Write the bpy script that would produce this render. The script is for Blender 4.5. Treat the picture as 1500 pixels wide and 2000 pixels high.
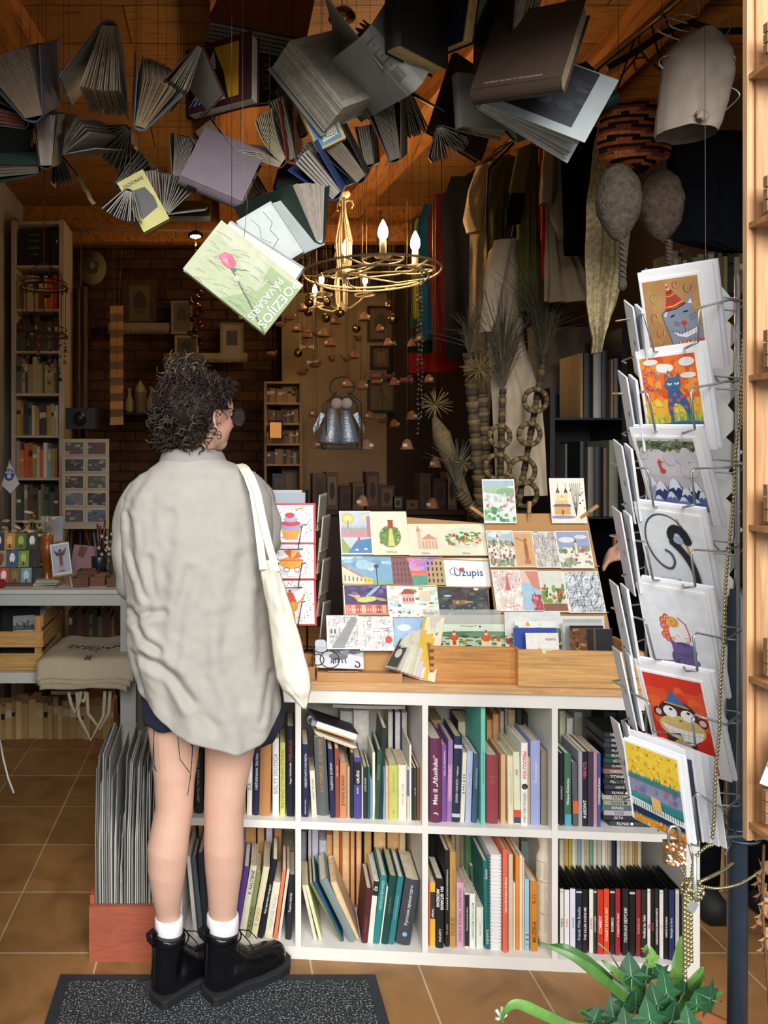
import bpy,bmesh,math,random
from math import sin,cos,pi,radians
from mathutils import Vector,Matrix,Euler,noise
for _o in list(bpy.data.objects): bpy.data.objects.remove(_o)
S = bpy.context.scene
COL = S.collection
R = random.Random(7)
# ---------------------------------------------------------------- camera
F,H0 = 1500.0,1.5           # focal length in pixels of the 1500x2000 frame, eye height
cam = bpy.data.objects.new('camera',bpy.data.cameras.new('camera')); COL.objects.link(cam)
cam.location = (0,0,H0); cam.rotation_euler = (pi/2,0,0)
cam.data.sensor_fit = 'VERTICAL'; cam.data.sensor_height = 24; cam.data.lens = 18
cam.data.shift_x = (750-443)/2000; cam.data.shift_y = -(1000-900)/2000
cam.data.clip_start = 0.05; cam.data.clip_end = 60
S.camera = cam
# ---------------------------------------------------------------- light
W = bpy.data.worlds.new('world'); S.world = W; W.use_nodes = True
bg = W.node_tree.nodes['Background']; bg.inputs[0].default_value = (0.86,0.93,1.0,1); bg.inputs[1].default_value = .75
def area(name,loc,target,sx,sy,power,col=(1,1,1)):
 l = bpy.data.lights.new(name,'AREA'); l.shape = 'RECTANGLE'; l.size = sx; l.size_y = sy
 l.energy = power; l.color = col
 o = bpy.data.objects.new(name,l); COL.objects.link(o); o.location = loc
 o.rotation_euler = (Vector(target)-Vector(loc)).to_track_quat('-Z','Y').to_euler(); return o
area('street_daylight',(.3,-3.6,3.9),(0.7,2.3,0.6),5.0,3.0,600,(1.0,0.975,0.945))
S.view_settings.view_transform = 'Standard'; S.view_settings.look = 'None'
S.view_settings.exposure = 0.14; S.view_settings.gamma = 1.0; S.view_settings.use_curve_mapping = False
def P(px,py,Y):
 "point seen at pixel px,py standing Y metres into the place"
 return Vector(((px-443)/F*Y,Y,H0-(py-900)/F*Y))
def hx(c):
 if not isinstance(c,str): return c
 c = c.lstrip('#'); c = ''.join(q*2 for q in c) if len(c) == 3 else c; v = [int(c[i:i+2],16)/255 for i in (0,2,4)]
 return tuple((x/12.92 if x <= .04045 else ((x+.055)/1.055)**2.4) for x in v)
# ---------------------------------------------------------------- materials
MATS = {}
def mat(name,rough=.8,metal=0,nscale=30,namt=.15,bump=0,bscale=200,stretch=(1,1,1),spec=.5,sss=0,kind='noise',sheen=0,alpha=1,trans=0):
 if name in MATS: return MATS[name]
 m = bpy.data.materials.new(name); m.use_nodes = True; nt = m.node_tree; N = nt.nodes; L = nt.links
 b = N['Principled BSDF']; b.inputs['Roughness'].default_value = rough; b.inputs['Metallic'].default_value = metal
 b.inputs['Specular IOR Level'].default_value = spec
 at = N.new('ShaderNodeAttribute'); at.attribute_name = 'Col'
 tc = N.new('ShaderNodeTexCoord'); mp = N.new('ShaderNodeMapping'); mp.inputs['Scale'].default_value = stretch
 L.new(tc.outputs['Object'],mp.inputs[0])
 if kind == 'wood':
  nz = N.new('ShaderNodeTexNoise'); nz.inputs['Detail'].default_value = 6; nz.inputs['Distortion'].default_value = 1.2
 else:
  nz = N.new('ShaderNodeTexNoise'); nz.inputs['Detail'].default_value = 4
 nz.inputs['Scale'].default_value = nscale; L.new(mp.outputs[0],nz.inputs['Vector'])
 mr = N.new('ShaderNodeMapRange'); mr.inputs[1].default_value = .3; mr.inputs[2].default_value = .7
 mr.inputs[3].default_value = 1-namt; mr.inputs[4].default_value = 1+namt*.6; L.new(nz.outputs[0],mr.inputs[0])
 mx = N.new('ShaderNodeMix'); mx.data_type = 'RGBA'; mx.blend_type = 'MULTIPLY'; mx.inputs[0].default_value = 1
 L.new(at.outputs['Color'],mx.inputs[6]); L.new(mr.outputs[0],mx.inputs[7]); L.new(mx.outputs[2],b.inputs['Base Color'])
 if bump:
  n2 = N.new('ShaderNodeTexNoise'); n2.inputs['Scale'].default_value = bscale; n2.inputs['Detail'].default_value = 3
  L.new(mp.outputs[0],n2.inputs['Vector'])
  bp = N.new('ShaderNodeBump'); bp.inputs['Strength'].default_value = bump; bp.inputs['Distance'].default_value = .004
  L.new(n2.outputs[0],bp.inputs['Height']); L.new(bp.outputs[0],b.inputs['Normal'])
 if sss:
  b.inputs['Subsurface Weight'].default_value = sss; b.inputs['Subsurface Radius'].default_value = (.02,.008,.004); b.inputs['Subsurface Scale'].default_value = .3
 if sheen: b.inputs['Sheen Weight'].default_value = sheen
 if alpha < 1: b.inputs['Alpha'].default_value = alpha
 if trans: b.inputs['Transmission Weight'].default_value = trans
 MATS[name] = m; return m
PAPER = mat('paper',.9,namt=.06,nscale=12)
PAGE = mat('page_edges',.95,namt=.16,nscale=60,stretch=(1,1,1))
COVER = mat('book_cover',.55,namt=.1,nscale=18,bump=.15,bscale=500)
CLOTHB = mat('cloth',.95,spec=.08,namt=.12,nscale=14,bump=.35,bscale=380)
INK = mat('ink',.7,namt=.03)
PRINT = mat('printed_card',.5,namt=.1,nscale=45)
WHITE = mat('painted_white',.45,namt=.04,nscale=6)
WOODX = mat('wood_along_x',.55,namt=.32,nscale=9,stretch=(.6,9,9),kind='wood',bump=.1,bscale=30)
WOODZ = mat('wood_along_z',.55,namt=.3,nscale=9,stretch=(9,9,.6),kind='wood',bump=.1,bscale=30)
WOODY = mat('wood_along_y',.55,namt=.3,nscale=9,stretch=(9,.6,9),kind='wood',bump=.1,bscale=30)
WIRE = mat('wire_metal',.32,metal=.85,namt=.1)
GLOSS = mat('gloss_black',.22,namt=.1,nscale=8,bump=.1,bscale=40)
RUBBER = mat('rubber',.7,namt=.1,bump=.2,bscale=150)
SKIN = mat('skin',.55,namt=.1,nscale=9,sss=.15,bump=.05,bscale=150)
STRAW = mat('straw',.8,namt=.4,nscale=60,bump=.3,bscale=200)
LEAF = mat('leaf',.4,namt=.3,nscale=25,bump=.1,bscale=60)
CLAY = mat('clay',.85,namt=.25,nscale=30,bump=.3,bscale=120)
PLAST = mat('plastic',.35,namt=.06)
WOOL = mat('wool',1,spec=.08,namt=.4,nscale=70,bump=1,bscale=160)
GOLD = mat('gold_bead',.22,metal=1,namt=.1)
def glassm(name='clear_sleeve',rough=.08,alpha=.28):
 m = mat(name,rough,alpha=alpha,namt=.02); return m
SLEEVE = glassm()
def emis(name,col,st,base=(.9,.8,.6)):
 m = bpy.data.materials.new(name); m.use_nodes = True; nt = m.node_tree; b = nt.nodes['Principled BSDF']
 b.inputs['Base Color'].default_value = (*base,1); b.inputs['Emission Color'].default_value = (*col,1)
 nz = nt.nodes.new('ShaderNodeTexNoise'); nz.inputs['Scale'].default_value = 3
 mr = nt.nodes.new('ShaderNodeMapRange'); mr.inputs[3].default_value = st*.9; mr.inputs[4].default_value = st*1.1
 nt.links.new(nz.outputs[0],mr.inputs[0]); nt.links.new(mr.outputs[0],b.inputs['Emission Strength'])
 return m
BULB = emis('lit_bulb',(1,.63,.32),210)
# ---------------------------------------------------------------- mesh builder
WM = {}
def ident(): return Matrix.Identity(4)
class MB:
 def __init__(s): s.v = []; s.f = []; s.c = []; s.sm = []
 def add(s,vs,fs,col,M=None,smooth=False):
  n = len(s.v); col = hx(col)
  s.v += [(M @ Vector(q)) if M is not None else Vector(q) for q in vs]
  for i,f in enumerate(fs):
   s.f.append([n+k for k in f]); s.c.append(col); s.sm.append(smooth)
  return s
 def box(s,a,b,col,M=None):
  x0,y0,z0 = a; x1,y1,z1 = b
  return s.add([(x0,y0,z0),(x1,y0,z0),(x1,y1,z0),(x0,y1,z0),(x0,y0,z1),(x1,y0,z1),(x1,y1,z1),(x0,y1,z1)],
 [(0,3,2,1),(4,5,6,7),(0,1,5,4),(1,2,6,5),(2,3,7,6),(3,0,4,7)],col,M)
 def hexa(s,pts,col,M=None):
  return s.add(pts,[(0,3,2,1),(4,5,6,7),(0,1,5,4),(1,2,6,5),(2,3,7,6),(3,0,4,7)],col,M)
 def quad(s,a,b,c,d,col,M=None): return s.add([a,b,c,d],[(0,1,2,3)],col,M)
 def prism(s,poly,y0,y1,col,M=None):
  "poly in x,z extruded along y"
  n = len(poly); vs = [(x,y0,z) for x,z in poly]+[(x,y1,z) for x,z in poly]
  fs = [tuple(range(n)),tuple(range(2*n-1,n-1,-1))]+[(i,i+n,(i+1)%n+n,(i+1)%n) for i in range(n)]
  return s.add(vs,fs,col,M)
 def tube(s,pts,r,col,n=6,M=None,cap=True,smooth=True):
  pts = [Vector(p) for p in pts]; k = len(pts)
  rs = r if isinstance(r,(list,tuple)) else [r]*k
  vs = []; prev = None
  for i,p in enumerate(pts):
   t = (pts[min(i+1,k-1)]-pts[max(i-1,0)])
   if t.length < 1e-9: t = Vector((0,0,1))
   t.normalize()
   if prev is None:
    a = t.cross(Vector((0,0,1)));
    if a.length < .05: a = t.cross(Vector((1,0,0)))
   else:
    a = prev-t*prev.dot(t)
    if a.length < 1e-6: a = t.cross(Vector((.3,.5,.8)))
   a.normalize(); prev = a; b = t.cross(a)
   for j in range(n):
    w = 2*pi*j/n; vs.append(p+(a*cos(w)+b*sin(w))*rs[i])
  fs = [(i*n+j,i*n+(j+1)%n,(i+1)*n+(j+1)%n,(i+1)*n+j) for i in range(k-1) for j in range(n)]
  if cap: fs += [tuple(range(n-1,-1,-1)),tuple((k-1)*n+j for j in range(n))]
  return s.add(vs,fs,col,M,smooth)
 def lathe(s,prof,col,n=16,M=None,smooth=True,cols=None):
  vs = []; k = len(prof)
  for r,z in prof: vs += [(r*cos(2*pi*j/n),r*sin(2*pi*j/n),z) for j in range(n)]
  for i in range(k-1):
   pass
  fs = [(i*n+j,i*n+(j+1)%n,(i+1)*n+(j+1)%n,(i+1)*n+j) for i in range(k-1) for j in range(n)]
  if prof[0][0] > 1e-6: fs.append(tuple(range(n-1,-1,-1)))
  if prof[-1][0] > 1e-6: fs.append(tuple((k-1)*n+j for j in range(n)))
  return s.add(vs,fs,col,M,smooth)
 def ball(s,c,r,col,n=10,m=6,M=None,sc=(1,1,1)):
  c = Vector(c); vs = []; 
  for i in range(m+1):
   a = pi*i/m
   for j in range(n): vs.append(c+Vector((r*sin(a)*cos(2*pi*j/n)*sc[0],r*sin(a)*sin(2*pi*j/n)*sc[1],r*cos(a)*sc[2])))
  fs = [(i*n+j,(i+1)*n+j,(i+1)*n+(j+1)%n,i*n+(j+1)%n) for i in range(m) for j in range(n)]
  return s.add(vs,fs,col,M,True)
 def grid(s,fn,nu,nv,col,M=None,smooth=True,thick=0):
  vs = [fn(i/nu,j/nv) for j in range(nv+1) for i in range(nu+1)]
  q = lambda i,j: j*(nu+1)+i
  fs = [(q(i,j),q(i+1,j),q(i+1,j+1),q(i,j+1)) for j in range(nv) for i in range(nu)]
  if callable(col):
   n = len(s.v); s.v += [(M @ Vector(p)) if M is not None else Vector(p) for p in vs]
   k = 0
   for j in range(nv):
    for i in range(nu):
     s.f.append([n+w for w in fs[k]]); s.c.append(hx(col((i+.5)/nu,(j+.5)/nv))); s.sm.append(smooth); k += 1
   return s
  return s.add(vs,fs,col,M,smooth)
 def mesh(s,name,M=None):
  me = bpy.data.meshes.new(name)
  me.from_pydata([tuple((M @ v) if M is not None else v) for v in s.v],[],s.f)
  ca = me.color_attributes.new('Col','FLOAT_COLOR','CORNER')
  cols = []
  for f,c in zip(s.f,s.c): cols += [c[0],c[1],c[2],1.0]*len(f)
  ca.data.foreach_set('color',cols)
  me.polygons.foreach_set('use_smooth',s.sm)
  return me
 def build(s,name,m,parent=None,world=False):
  """one mesh object. local coordinates of the thing, or world ones (world=True) moved into it"""
  M = None; loc = Vector((0,0,0))
  if world:
   if parent is not None: M = WM[parent.name].inverted()
   else:
    xs = [v.x for v in s.v]; ys = [v.y for v in s.v]; zs = [v.z for v in s.v]
    loc = Vector(((min(xs)+max(xs))/2,(min(ys)+max(ys))/2,min(zs))); M = Matrix.Translation(-loc)
  o = bpy.data.objects.new(name,s.mesh(name,M)); COL.objects.link(o); o.data.materials.append(m)
  o.location = loc
  if parent is not None: o.parent = parent; WM[o.name] = WM[parent.name]
  else: WM[o.name] = Matrix.Translation(loc)
  return o
def tag(o,label=None,cat=None,group=None,kind=None):
 if label: o['label'] = label
 if cat: o['category'] = cat
 if group: o['group'] = group
 if kind: o['kind'] = kind
 return o
def thing(name,label,cat,loc=(0,0,0),rot=None,group=None):
 o = bpy.data.objects.new(name,None); COL.objects.link(o); o.empty_display_size = .05
 M = Matrix.Translation(Vector(loc)) @ (rot.to_4x4() if rot is not None else ident())
 o.matrix_world = M; o.location = loc
 if rot is not None: o.rotation_euler = rot.to_3x3().to_euler()
 WM[o.name] = M; return tag(o,label,cat,group)
def struct(mb,name,m,parent=None): 
 o = mb.build(name,m,parent,True)
 if parent is None: o['kind'] = 'structure'
 return o
def copytree(root,loc,rz=None,label=None,group=None):
 r = root.copy(); COL.objects.link(r); r.location = loc
 if rz is not None: r.rotation_euler = rz
 if label: r['label'] = label
 if group: r['group'] = group
 for ch in root.children:
  c = ch.copy(); COL.objects.link(c); c.parent = r
  for g in ch.children:
   d = g.copy(); COL.objects.link(d); d.parent = c
 return r
def mod_apply(o,mods):
 "apply modifiers given as (type, dict) and return the object"
 for t,kw in mods:
  md = o.modifiers.new(t,t)
  for k,v in kw.items(): setattr(md,k,v)
 dg = bpy.context.evaluated_depsgraph_get(); dg.update()
 me = bpy.data.meshes.new_from_object(o.evaluated_get(dg)); o.modifiers.clear()
 ms = list(o.data.materials); o.data = me
 me.materials.clear()
 for m_ in ms: me.materials.append(m_)
 return o
def recolor(me,fn,smooth=True):
 "set the Col attribute from a function of vertex position"
 ca = me.color_attributes.get('Col')
 if ca: me.color_attributes.remove(ca)
 ca = me.color_attributes.new('Col','FLOAT_COLOR','POINT')
 for i,v in enumerate(me.vertices): ca.data[i].color = (*hx(fn(v.co)),1)
 if smooth: me.polygons.foreach_set('use_smooth',[True]*len(me.polygons))
TXT = {}
def text(body,col,parent,M,size=None,fit=None,hmax=None,name='lettering',bold=0,m=None):
 "raised lettering: flat text in local x (reading) / y (up), placed by M inside the parent's space"
 key = (body,bold)
 if key not in TXT:
  cu = bpy.data.curves.new('lettering','FONT'); cu.body = body; cu.size = 1; cu.offset = bold
  cu.align_x = 'CENTER'; cu.align_y = 'CENTER'; cu.resolution_u = 2; cu.extrude = 0
  ob = bpy.data.objects.new('lettering_source',cu); COL.objects.link(ob)
  dg = bpy.context.evaluated_depsgraph_get(); dg.update()
  me = bpy.data.meshes.new_from_object(ob.evaluated_get(dg))
  TXT[key] = ([v.co.copy() for v in me.vertices],[list(p.vertices) for p in me.polygons])
  bpy.data.objects.remove(ob); bpy.data.curves.remove(cu); bpy.data.meshes.remove(me)
 vs,fs = TXT[key]
 if not vs: return None
 xs = [v.x for v in vs]; ys = [v.y for v in vs]; w = max(xs)-min(xs); h = max(ys)-min(ys)
 cx,cy = (max(xs)+min(xs))/2,(max(ys)+min(ys))/2
 k = size or 1e9; ky = None
 if fit: k = min(k,fit/w)
 if hmax: 
  k2 = hmax/h
  if k > k2*1.0: k = k2
 mb = MB(); mb.add([((v.x-cx)*k,(v.y-cy)*k,0) for v in vs],fs,col,M)
 return mb.build(name,m or INK,parent)
# ---------------------------------------------------------------- flat artwork on cards (local x,z in metres, facing -y)
def art(mb,x0,z0,w,h,shapes,y=-.0004,step=.000014,M=None):
 for s in shapes:
  k = s[0]; col = s[5] if k == 'e' else s[-1]; q = lambda u,v: (x0+u*w,z0+v*h)
  y -= step
  if k == 'r': pts = [(s[1],s[2]),(s[3],s[2]),(s[3],s[4]),(s[1],s[4])]
  elif k == 'e':
   n = 18; rot = s[6] if len(s) > 6 else 0
   pts = []
   for i in range(n):
    a = 2*pi*i/n; ex = s[3]*cos(a); ey = s[4]*sin(a)
    pts.append((s[1]+ex*cos(rot)-ey*sin(rot)*h/w,s[2]+ex*sin(rot)*w/h+ey*cos(rot)))
  elif k == 'p': pts = s[1]
  elif k == 'l':
   pl = s[1]; wd = s[2]
   for i in range(len(pl)-1):
    a = Vector(q(*pl[i])); b = Vector(q(*pl[i+1])); d = b-a
    if d.length < 1e-7: continue
    d.normalize(); nn = Vector((-d.y,d.x))*wd*w/2; a2 = a-d*wd*w*.3; b2 = b+d*wd*w*.3
    mb.add([(a2.x-nn.x,y,a2.y-nn.y),(b2.x-nn.x,y,b2.y-nn.y),(b2.x+nn.x,y,b2.y+nn.y),(a2.x+nn.x,y,a2.y+nn.y)],[(0,1,2,3)],col,M)
   continue
  pts = [(min(1,max(0,u)),min(1,max(0,v))) for u,v in pts]
  vs = [(q(*p)[0],y,q(*p)[1]) for p in pts]
  mb.add(vs,[tuple(range(len(vs)))],col,M)
 return y
def spiral(cx,cy,r0,r1,a0,a1,n=22,asp=1.0):
 return [(cx+(r0+(r1-r0)*i/n)*cos(a0+(a1-a0)*i/n),cy+(r0+(r1-r0)*i/n)*sin(a0+(a1-a0)*i/n)*asp) for i in range(n+1)]
def vmap(q,a,b):
 q = list(q); f = lambda v: a+b*v
 if q[0] == 'r': q[2],q[4] = (q[2] if q[2] == 0 else f(q[2])),f(q[4])
 elif q[0] == 'e': q[2] = f(q[2]); q[4] *= b
 else: q[1] = [(u,f(v)) for u,v in q[1]]
 return tuple(q)
def blobline(pts,r0,r1,col,n=50):
 o = []; P_ = [Vector(p) for p in pts]; m = len(P_)-1
 for k in range(n+1):
  t = k/n*m; i = min(int(t),m-1); f = t-i; p0,p1,p2,p3 = P_[max(i-1,0)],P_[i],P_[i+1],P_[min(i+2,m)]
  q = .5*((2*p1)+(-p0+p2)*f+(2*p0-5*p1+4*p2-p3)*f*f+(-p0+3*p1-3*p2+p3)*f**3); r = r0+(r1-r0)*sin(pi*k/n*.5+pi*.25*(r0==r1)); o.append(('e',q.x,q.y,r,r*.78,col))
 return o
def daubs(seed,n,box,pal,sz=(.02,.06),kind='mix'):
 r = random.Random(seed); out = []
 for _ in range(n):
  u = r.uniform(box[0],box[2]); v = r.uniform(box[1],box[3]); a = r.uniform(*sz); b = a*r.uniform(.4,1.3); c = r.choice(pal)
  t = r.random()
  if kind == 'blob' or t < .35: out.append(('e',u,v,a,b,c))
  elif t < .7: out.append(('r',u-a,v-b,u+a,v+b,c))
  else: out.append(('p',[(u-a,v-b),(u+a,v-b),(u,v+b)],c))
 return out
# ================================================================ the room
def procedural(name,build):
 m = bpy.data.materials.new(name); m.use_nodes = True; nt = m.node_tree; build(nt,nt.nodes['Principled BSDF']); MATS[name] = m; return m
def ramp(nt,fac,stops):
 r = nt.nodes.new('ShaderNodeValToRGB'); e = r.color_ramp.elements
 while len(e) < len(stops): e.new(.5)
 for i,(p,c) in enumerate(stops): e[i].position = p; e[i].color = (*hx(c),1)
 nt.links.new(fac,r.inputs[0]); return r.outputs[0]
def nnode(nt,vec,scale,detail=5,dist=0):
 n = nt.nodes.new('ShaderNodeTexNoise'); n.inputs['Scale'].default_value = scale; n.inputs['Detail'].default_value = detail
 n.inputs['Distortion'].default_value = dist; nt.links.new(vec,n.inputs['Vector']); return n.outputs[0]
def geo_vec(nt,scale=(1,1,1),loc=(0,0,0),rot=(0,0,0)):
 g = nt.nodes.new('ShaderNodeNewGeometry'); mp = nt.nodes.new('ShaderNodeMapping')
 mp.inputs['Scale'].default_value = scale; mp.inputs['Location'].default_value = loc; mp.inputs['Rotation'].default_value = rot
 nt.links.new(g.outputs['Position'],mp.inputs[0]); return mp.outputs[0]
def mixc(nt,fac,a,b,mode='MIX'):
 x = nt.nodes.new('ShaderNodeMix'); x.data_type = 'RGBA'; x.blend_type = mode
 for i,q in ((0,fac),(6,a),(7,b)):
  if hasattr(q,'links'): nt.links.new(q,x.inputs[i])
  elif i == 0: x.inputs[0].default_value = q
  else: x.inputs[i].default_value = (*hx(q),1)
 return x.outputs[2]
def bumpn(nt,h,st,dist=.003):
 b = nt.nodes.new('ShaderNodeBump'); b.inputs['Strength'].default_value = st; b.inputs['Distance'].default_value = dist
 nt.links.new(h,b.inputs['Height']); return b.outputs[0]
def tiles(nt,b):
 v = geo_vec(nt,loc=(-.25+3.2,-3.0+3.3,0))
 br = nt.nodes.new('ShaderNodeTexBrick'); br.offset = 0; br.squash = 1
 for k,q in (('Scale',1),('Mortar Size',.0032),('Mortar Smooth',.2),('Bias',0),('Brick Width',.32),('Row Height',.33)): br.inputs[k].default_value = q
 br.inputs['Color1'].default_value = (*hx('#a67a4a'),1); br.inputs['Color2'].default_value = (*hx('#987042'),1); br.inputs['Mortar'].default_value = (*hx('#cbb393'),1)
 nt.links.new(v,br.inputs['Vector'])
 n = nnode(nt,geo_vec(nt),6,8,.6); c = ramp(nt,n,[(.3,'#9a8f84'),(.55,'#ffffff'),(.8,'#d8c8b4')])
 nt.links.new(mixc(nt,.55,br.outputs['Color'],c,'MULTIPLY'),b.inputs['Base Color'])
 b.inputs['Roughness'].default_value = .42; b.inputs['Specular IOR Level'].default_value = .35
 inv = nt.nodes.new('ShaderNodeMath'); inv.operation = 'SUBTRACT'; inv.inputs[0].default_value = 1; nt.links.new(br.outputs['Fac'],inv.inputs[1])
 nt.links.new(bumpn(nt,inv.outputs[0],.6),b.inputs['Normal'])
TILE = procedural('terracotta_tiles',tiles)
def planks(nt,b):
 v = geo_vec(nt,loc=(.4,.02,0))
 br = nt.nodes.new('ShaderNodeTexBrick'); br.offset = .4
 for k,q in (('Scale',1),('Mortar Size',.003),('Brick Width',3.1),('Row Height',.27)): br.inputs[k].default_value = q
 br.inputs['Color1'].default_value = (*hx('#a8783c'),1); br.inputs['Color2'].default_value = (*hx('#8c6232'),1); br.inputs['Mortar'].default_value = (*hx('#2a1508'),1)
 nt.links.new(v,br.inputs['Vector'])
 n = nnode(nt,geo_vec(nt,(1.2,16,16)),3,8,1.4); c = ramp(nt,n,[(.25,'#6a5c4c'),(.5,'#ffffff'),(.75,'#b8a288')])
 nt.links.new(mixc(nt,.85,br.outputs['Color'],c,'MULTIPLY'),b.inputs['Base Color']); b.inputs['Roughness'].default_value = .6
 nt.links.new(bumpn(nt,n,.15),b.inputs['Normal'])
PLANK = procedural('ceiling_planks',planks)
def beamm(nt,b):
 n = nnode(nt,geo_vec(nt,(9,1.0,9)),3,8,1.3); nt.links.new(ramp(nt,n,[(.25,'#6b3f18'),(.5,'#b37533'),(.8,'#c98a42')]),b.inputs['Base Color'])
 b.inputs['Roughness'].default_value = .6; nt.links.new(bumpn(nt,n,.2),b.inputs['Normal'])
BEAM = procedural('beam_wood',beamm)
def bricks(nt,b):
 v = geo_vec(nt,rot=(pi/2,0,0))
 br = nt.nodes.new('ShaderNodeTexBrick')
 for k,q in (('Scale',1),('Mortar Size',.008),('Mortar Smooth',.5),('Brick Width',.25),('Row Height',.083)): br.inputs[k].default_value = q
 br.inputs['Color1'].default_value = (*hx('#6d4a2c'),1); br.inputs['Color2'].default_value = (*hx('#553620'),1); br.inputs['Mortar'].default_value = (*hx('#3a281a'),1)
 nt.links.new(v,br.inputs['Vector'])
 c = ramp(nt,nnode(nt,geo_vec(nt),9,6),[(.3,'#8a8078'),(.7,'#ffffff')])
 nt.links.new(mixc(nt,.7,br.outputs['Color'],c,'MULTIPLY'),b.inputs['Base Color']); b.inputs['Roughness'].default_value = .9
 inv = nt.nodes.new('ShaderNodeMath'); inv.operation = 'SUBTRACT'; inv.inputs[0].default_value = 1; nt.links.new(br.outputs['Fac'],inv.inputs[1])
 nt.links.new(bumpn(nt,inv.outputs[0],.9,.01),b.inputs['Normal'])
BRICK = procedural('brown_bricks',bricks)
def plaster(c0,c1):
 def f(nt,b):
  n = nnode(nt,geo_vec(nt),3,8); nt.links.new(ramp(nt,n,[(.3,c0),(.7,c1)]),b.inputs['Base Color']); b.inputs['Roughness'].default_value = .9
  nt.links.new(bumpn(nt,nnode(nt,geo_vec(nt),40),.2),b.inputs['Normal'])
 return f
PLAST_L = procedural('grey_plaster',plaster('#8d8880','#a39c90'))
PLAST_D = procedural('dark_plaster',plaster('#2c211a','#3b2d22'))
PLAST_B = procedural('beige_plaster',plaster('#8a7558','#a08a68'))
ASPH = procedural('street_paving',plaster('#55524c','#6e6a62'))
XL,XR,YF,YB,ZC = -1.40,2.35,1.62,6.3,3.25
def slab(a,b,name,m): return struct(MB().box(a,b,'#ffffff'),name,m)
slab((XL-.1,YF-.25,-.06),(XR+.1,YB+.1,0),'floor',TILE)
slab((-9,-12,-.1),(9,YF-.25,-.02),'floor_street',ASPH)
slab((XL-.1,YF,ZC),(XR+.1,YB+.1,ZC+.06),'ceiling',PLANK)
slab((XL-.1,YF,0),(XL,YB,ZC),'wall_left',PLAST_L)
slab((XR,YF,0),(XR+.1,YB,ZC),'wall_right',PLAST_D)
slab((XL-.1,YB,0),(XR+.1,YB+.1,ZC),'wall_back',BRICK)
# street front: piers left and right of the opening and the masonry above it
slab((-5,YF-.22,0),(-.62,YF,4.2),'wall_front_left_shade',PLAST_L)  # unseen pier, drawn inward to keep daylight off the left side
slab((1.62,YF-.22,0),(5,YF,4.2),'wall_front_right',PLAST_L)
slab((-.62,YF-.22,2.54),(1.62,YF,4.2),'wall_front_top_shade',PLAST_L)  # unseen masonry, brought low to shade the hung books and ceiling
slab((-1.4,YF-.2,4.2),(2.4,YB+.1,4.3),'ceiling_roof',PLAST_L)
# ceiling timbers
def beam(name,a,b,w,h,m=BEAM):
 a = Vector(a); b = Vector(b); d = (b-a).normalized(); s = d.cross(Vector((0,0,1))).normalized()*w/2; z = Vector((0,0,-h))
 pts = [a-s+z,a+s+z,b+s+z,b-s+z,a-s,a+s,b+s,b-s]
 return struct(MB().hexa(pts,'#ffffff'),name,m)
beam('trim_1',(.035,YF,ZC),(.06,YB-.1,ZC),.2,.13)
beam('trim_2',(1.14,2.5,ZC),(.79,5.15,ZC),.19,.12)
beam('trim_3',(-1.0,YF+.1,ZC),(-.86,3.2,ZC),.2,.1)
beam('trim_4',(1.62,YF+.1,ZC),(1.66,YB-.1,ZC),.16,.12)
struct(MB().box((XL,5.2,2.985),(1.25,5.28,3.1),'#ffffff'),'trim_5',BEAM)
struct(MB().box((XL,5.28,3.1),(XR,5.34,ZC),'#ffffff'),'trim_6',BEAM)
# side wall that carries the gallery of small wares on the right half of the back room
struct(MB().box((.82,5.9,0),(XR,5.98,ZC),'#ffffff'),'wall_back_right',PLAST_D)
struct(MB().box((.42,5.86,0),(1.22,5.9,2.78),'#ffffff'),'wall_back_panel',PLAST_B)
# ================================================================ white cube shelf, its books and the counter board
SA = math.atan(.0757); SO = Vector((.216,2.31,0)); SRZ = Matrix.Rotation(-SA,4,'Z')
def SP(px,py,d=0):
 "pixel to shelf coordinates (s along the front, z up) on the plane d behind the shelf front"
 u = (px-443)/F; Y = (SO.y+.0757*SO.x+d/cos(SA))/(1+.0757*u); X = u*Y
 v = Vector((X-SO.x,Y-SO.y)); return (v.x*cos(SA)-v.y*sin(SA),H0-(py-900)/F*Y)
def SW(s,d,z): return SO+Vector((s*cos(SA)+d*sin(SA),-s*sin(SA)+d*cos(SA),z))
sx = lambda px,d=0: SP(px,1600,d)[0]
X0,X1 = sx(333),sx(1367); DIV = [sx(582.5),sx(830.5),sx(1084)]
ZT,ZB1,ZM0,ZM1,DP = .773,.037,.391,.414,.39
sh = thing('cube_bookshelf','long white cube shelf packed with books under the wooden counter board','bookshelf',tuple(SO),SRZ)
WC = '#e9e6df'
def sbox(a,b,name,c=WC,m=None,par=None): return MB().box(a,b,c).build(name,m or WHITE,par or sh)
sbox((X0,0,0),(X0+.036,DP,ZT),'side_panel'); sbox((X1-.038,0,0),(X1,DP,ZT),'side_panel')
sbox((X0+.036,.002,0),(X1-.038,DP,ZB1),'bottom_panel'); sbox((X0,0,ZT),(X1,DP,ZT+.043),'top_panel')
EDG = [X0+.036]+DIV+[X1-.038]
for d in DIV: sbox((d-.0085,.001,ZB1),(d+.0085,DP,ZT),'divider')
for i in range(4):
 a = EDG[i]+(.0085 if i else 0); b = EDG[i+1]-(.0085 if i < 3 else 0)
 sbox((a,.003,ZM0),(b,DP,ZM1),'shelf_board')
sbox((X0,DP,0),(X1,DP+.006,ZT+.04),'back_panel','#d9d4ca')
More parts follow.
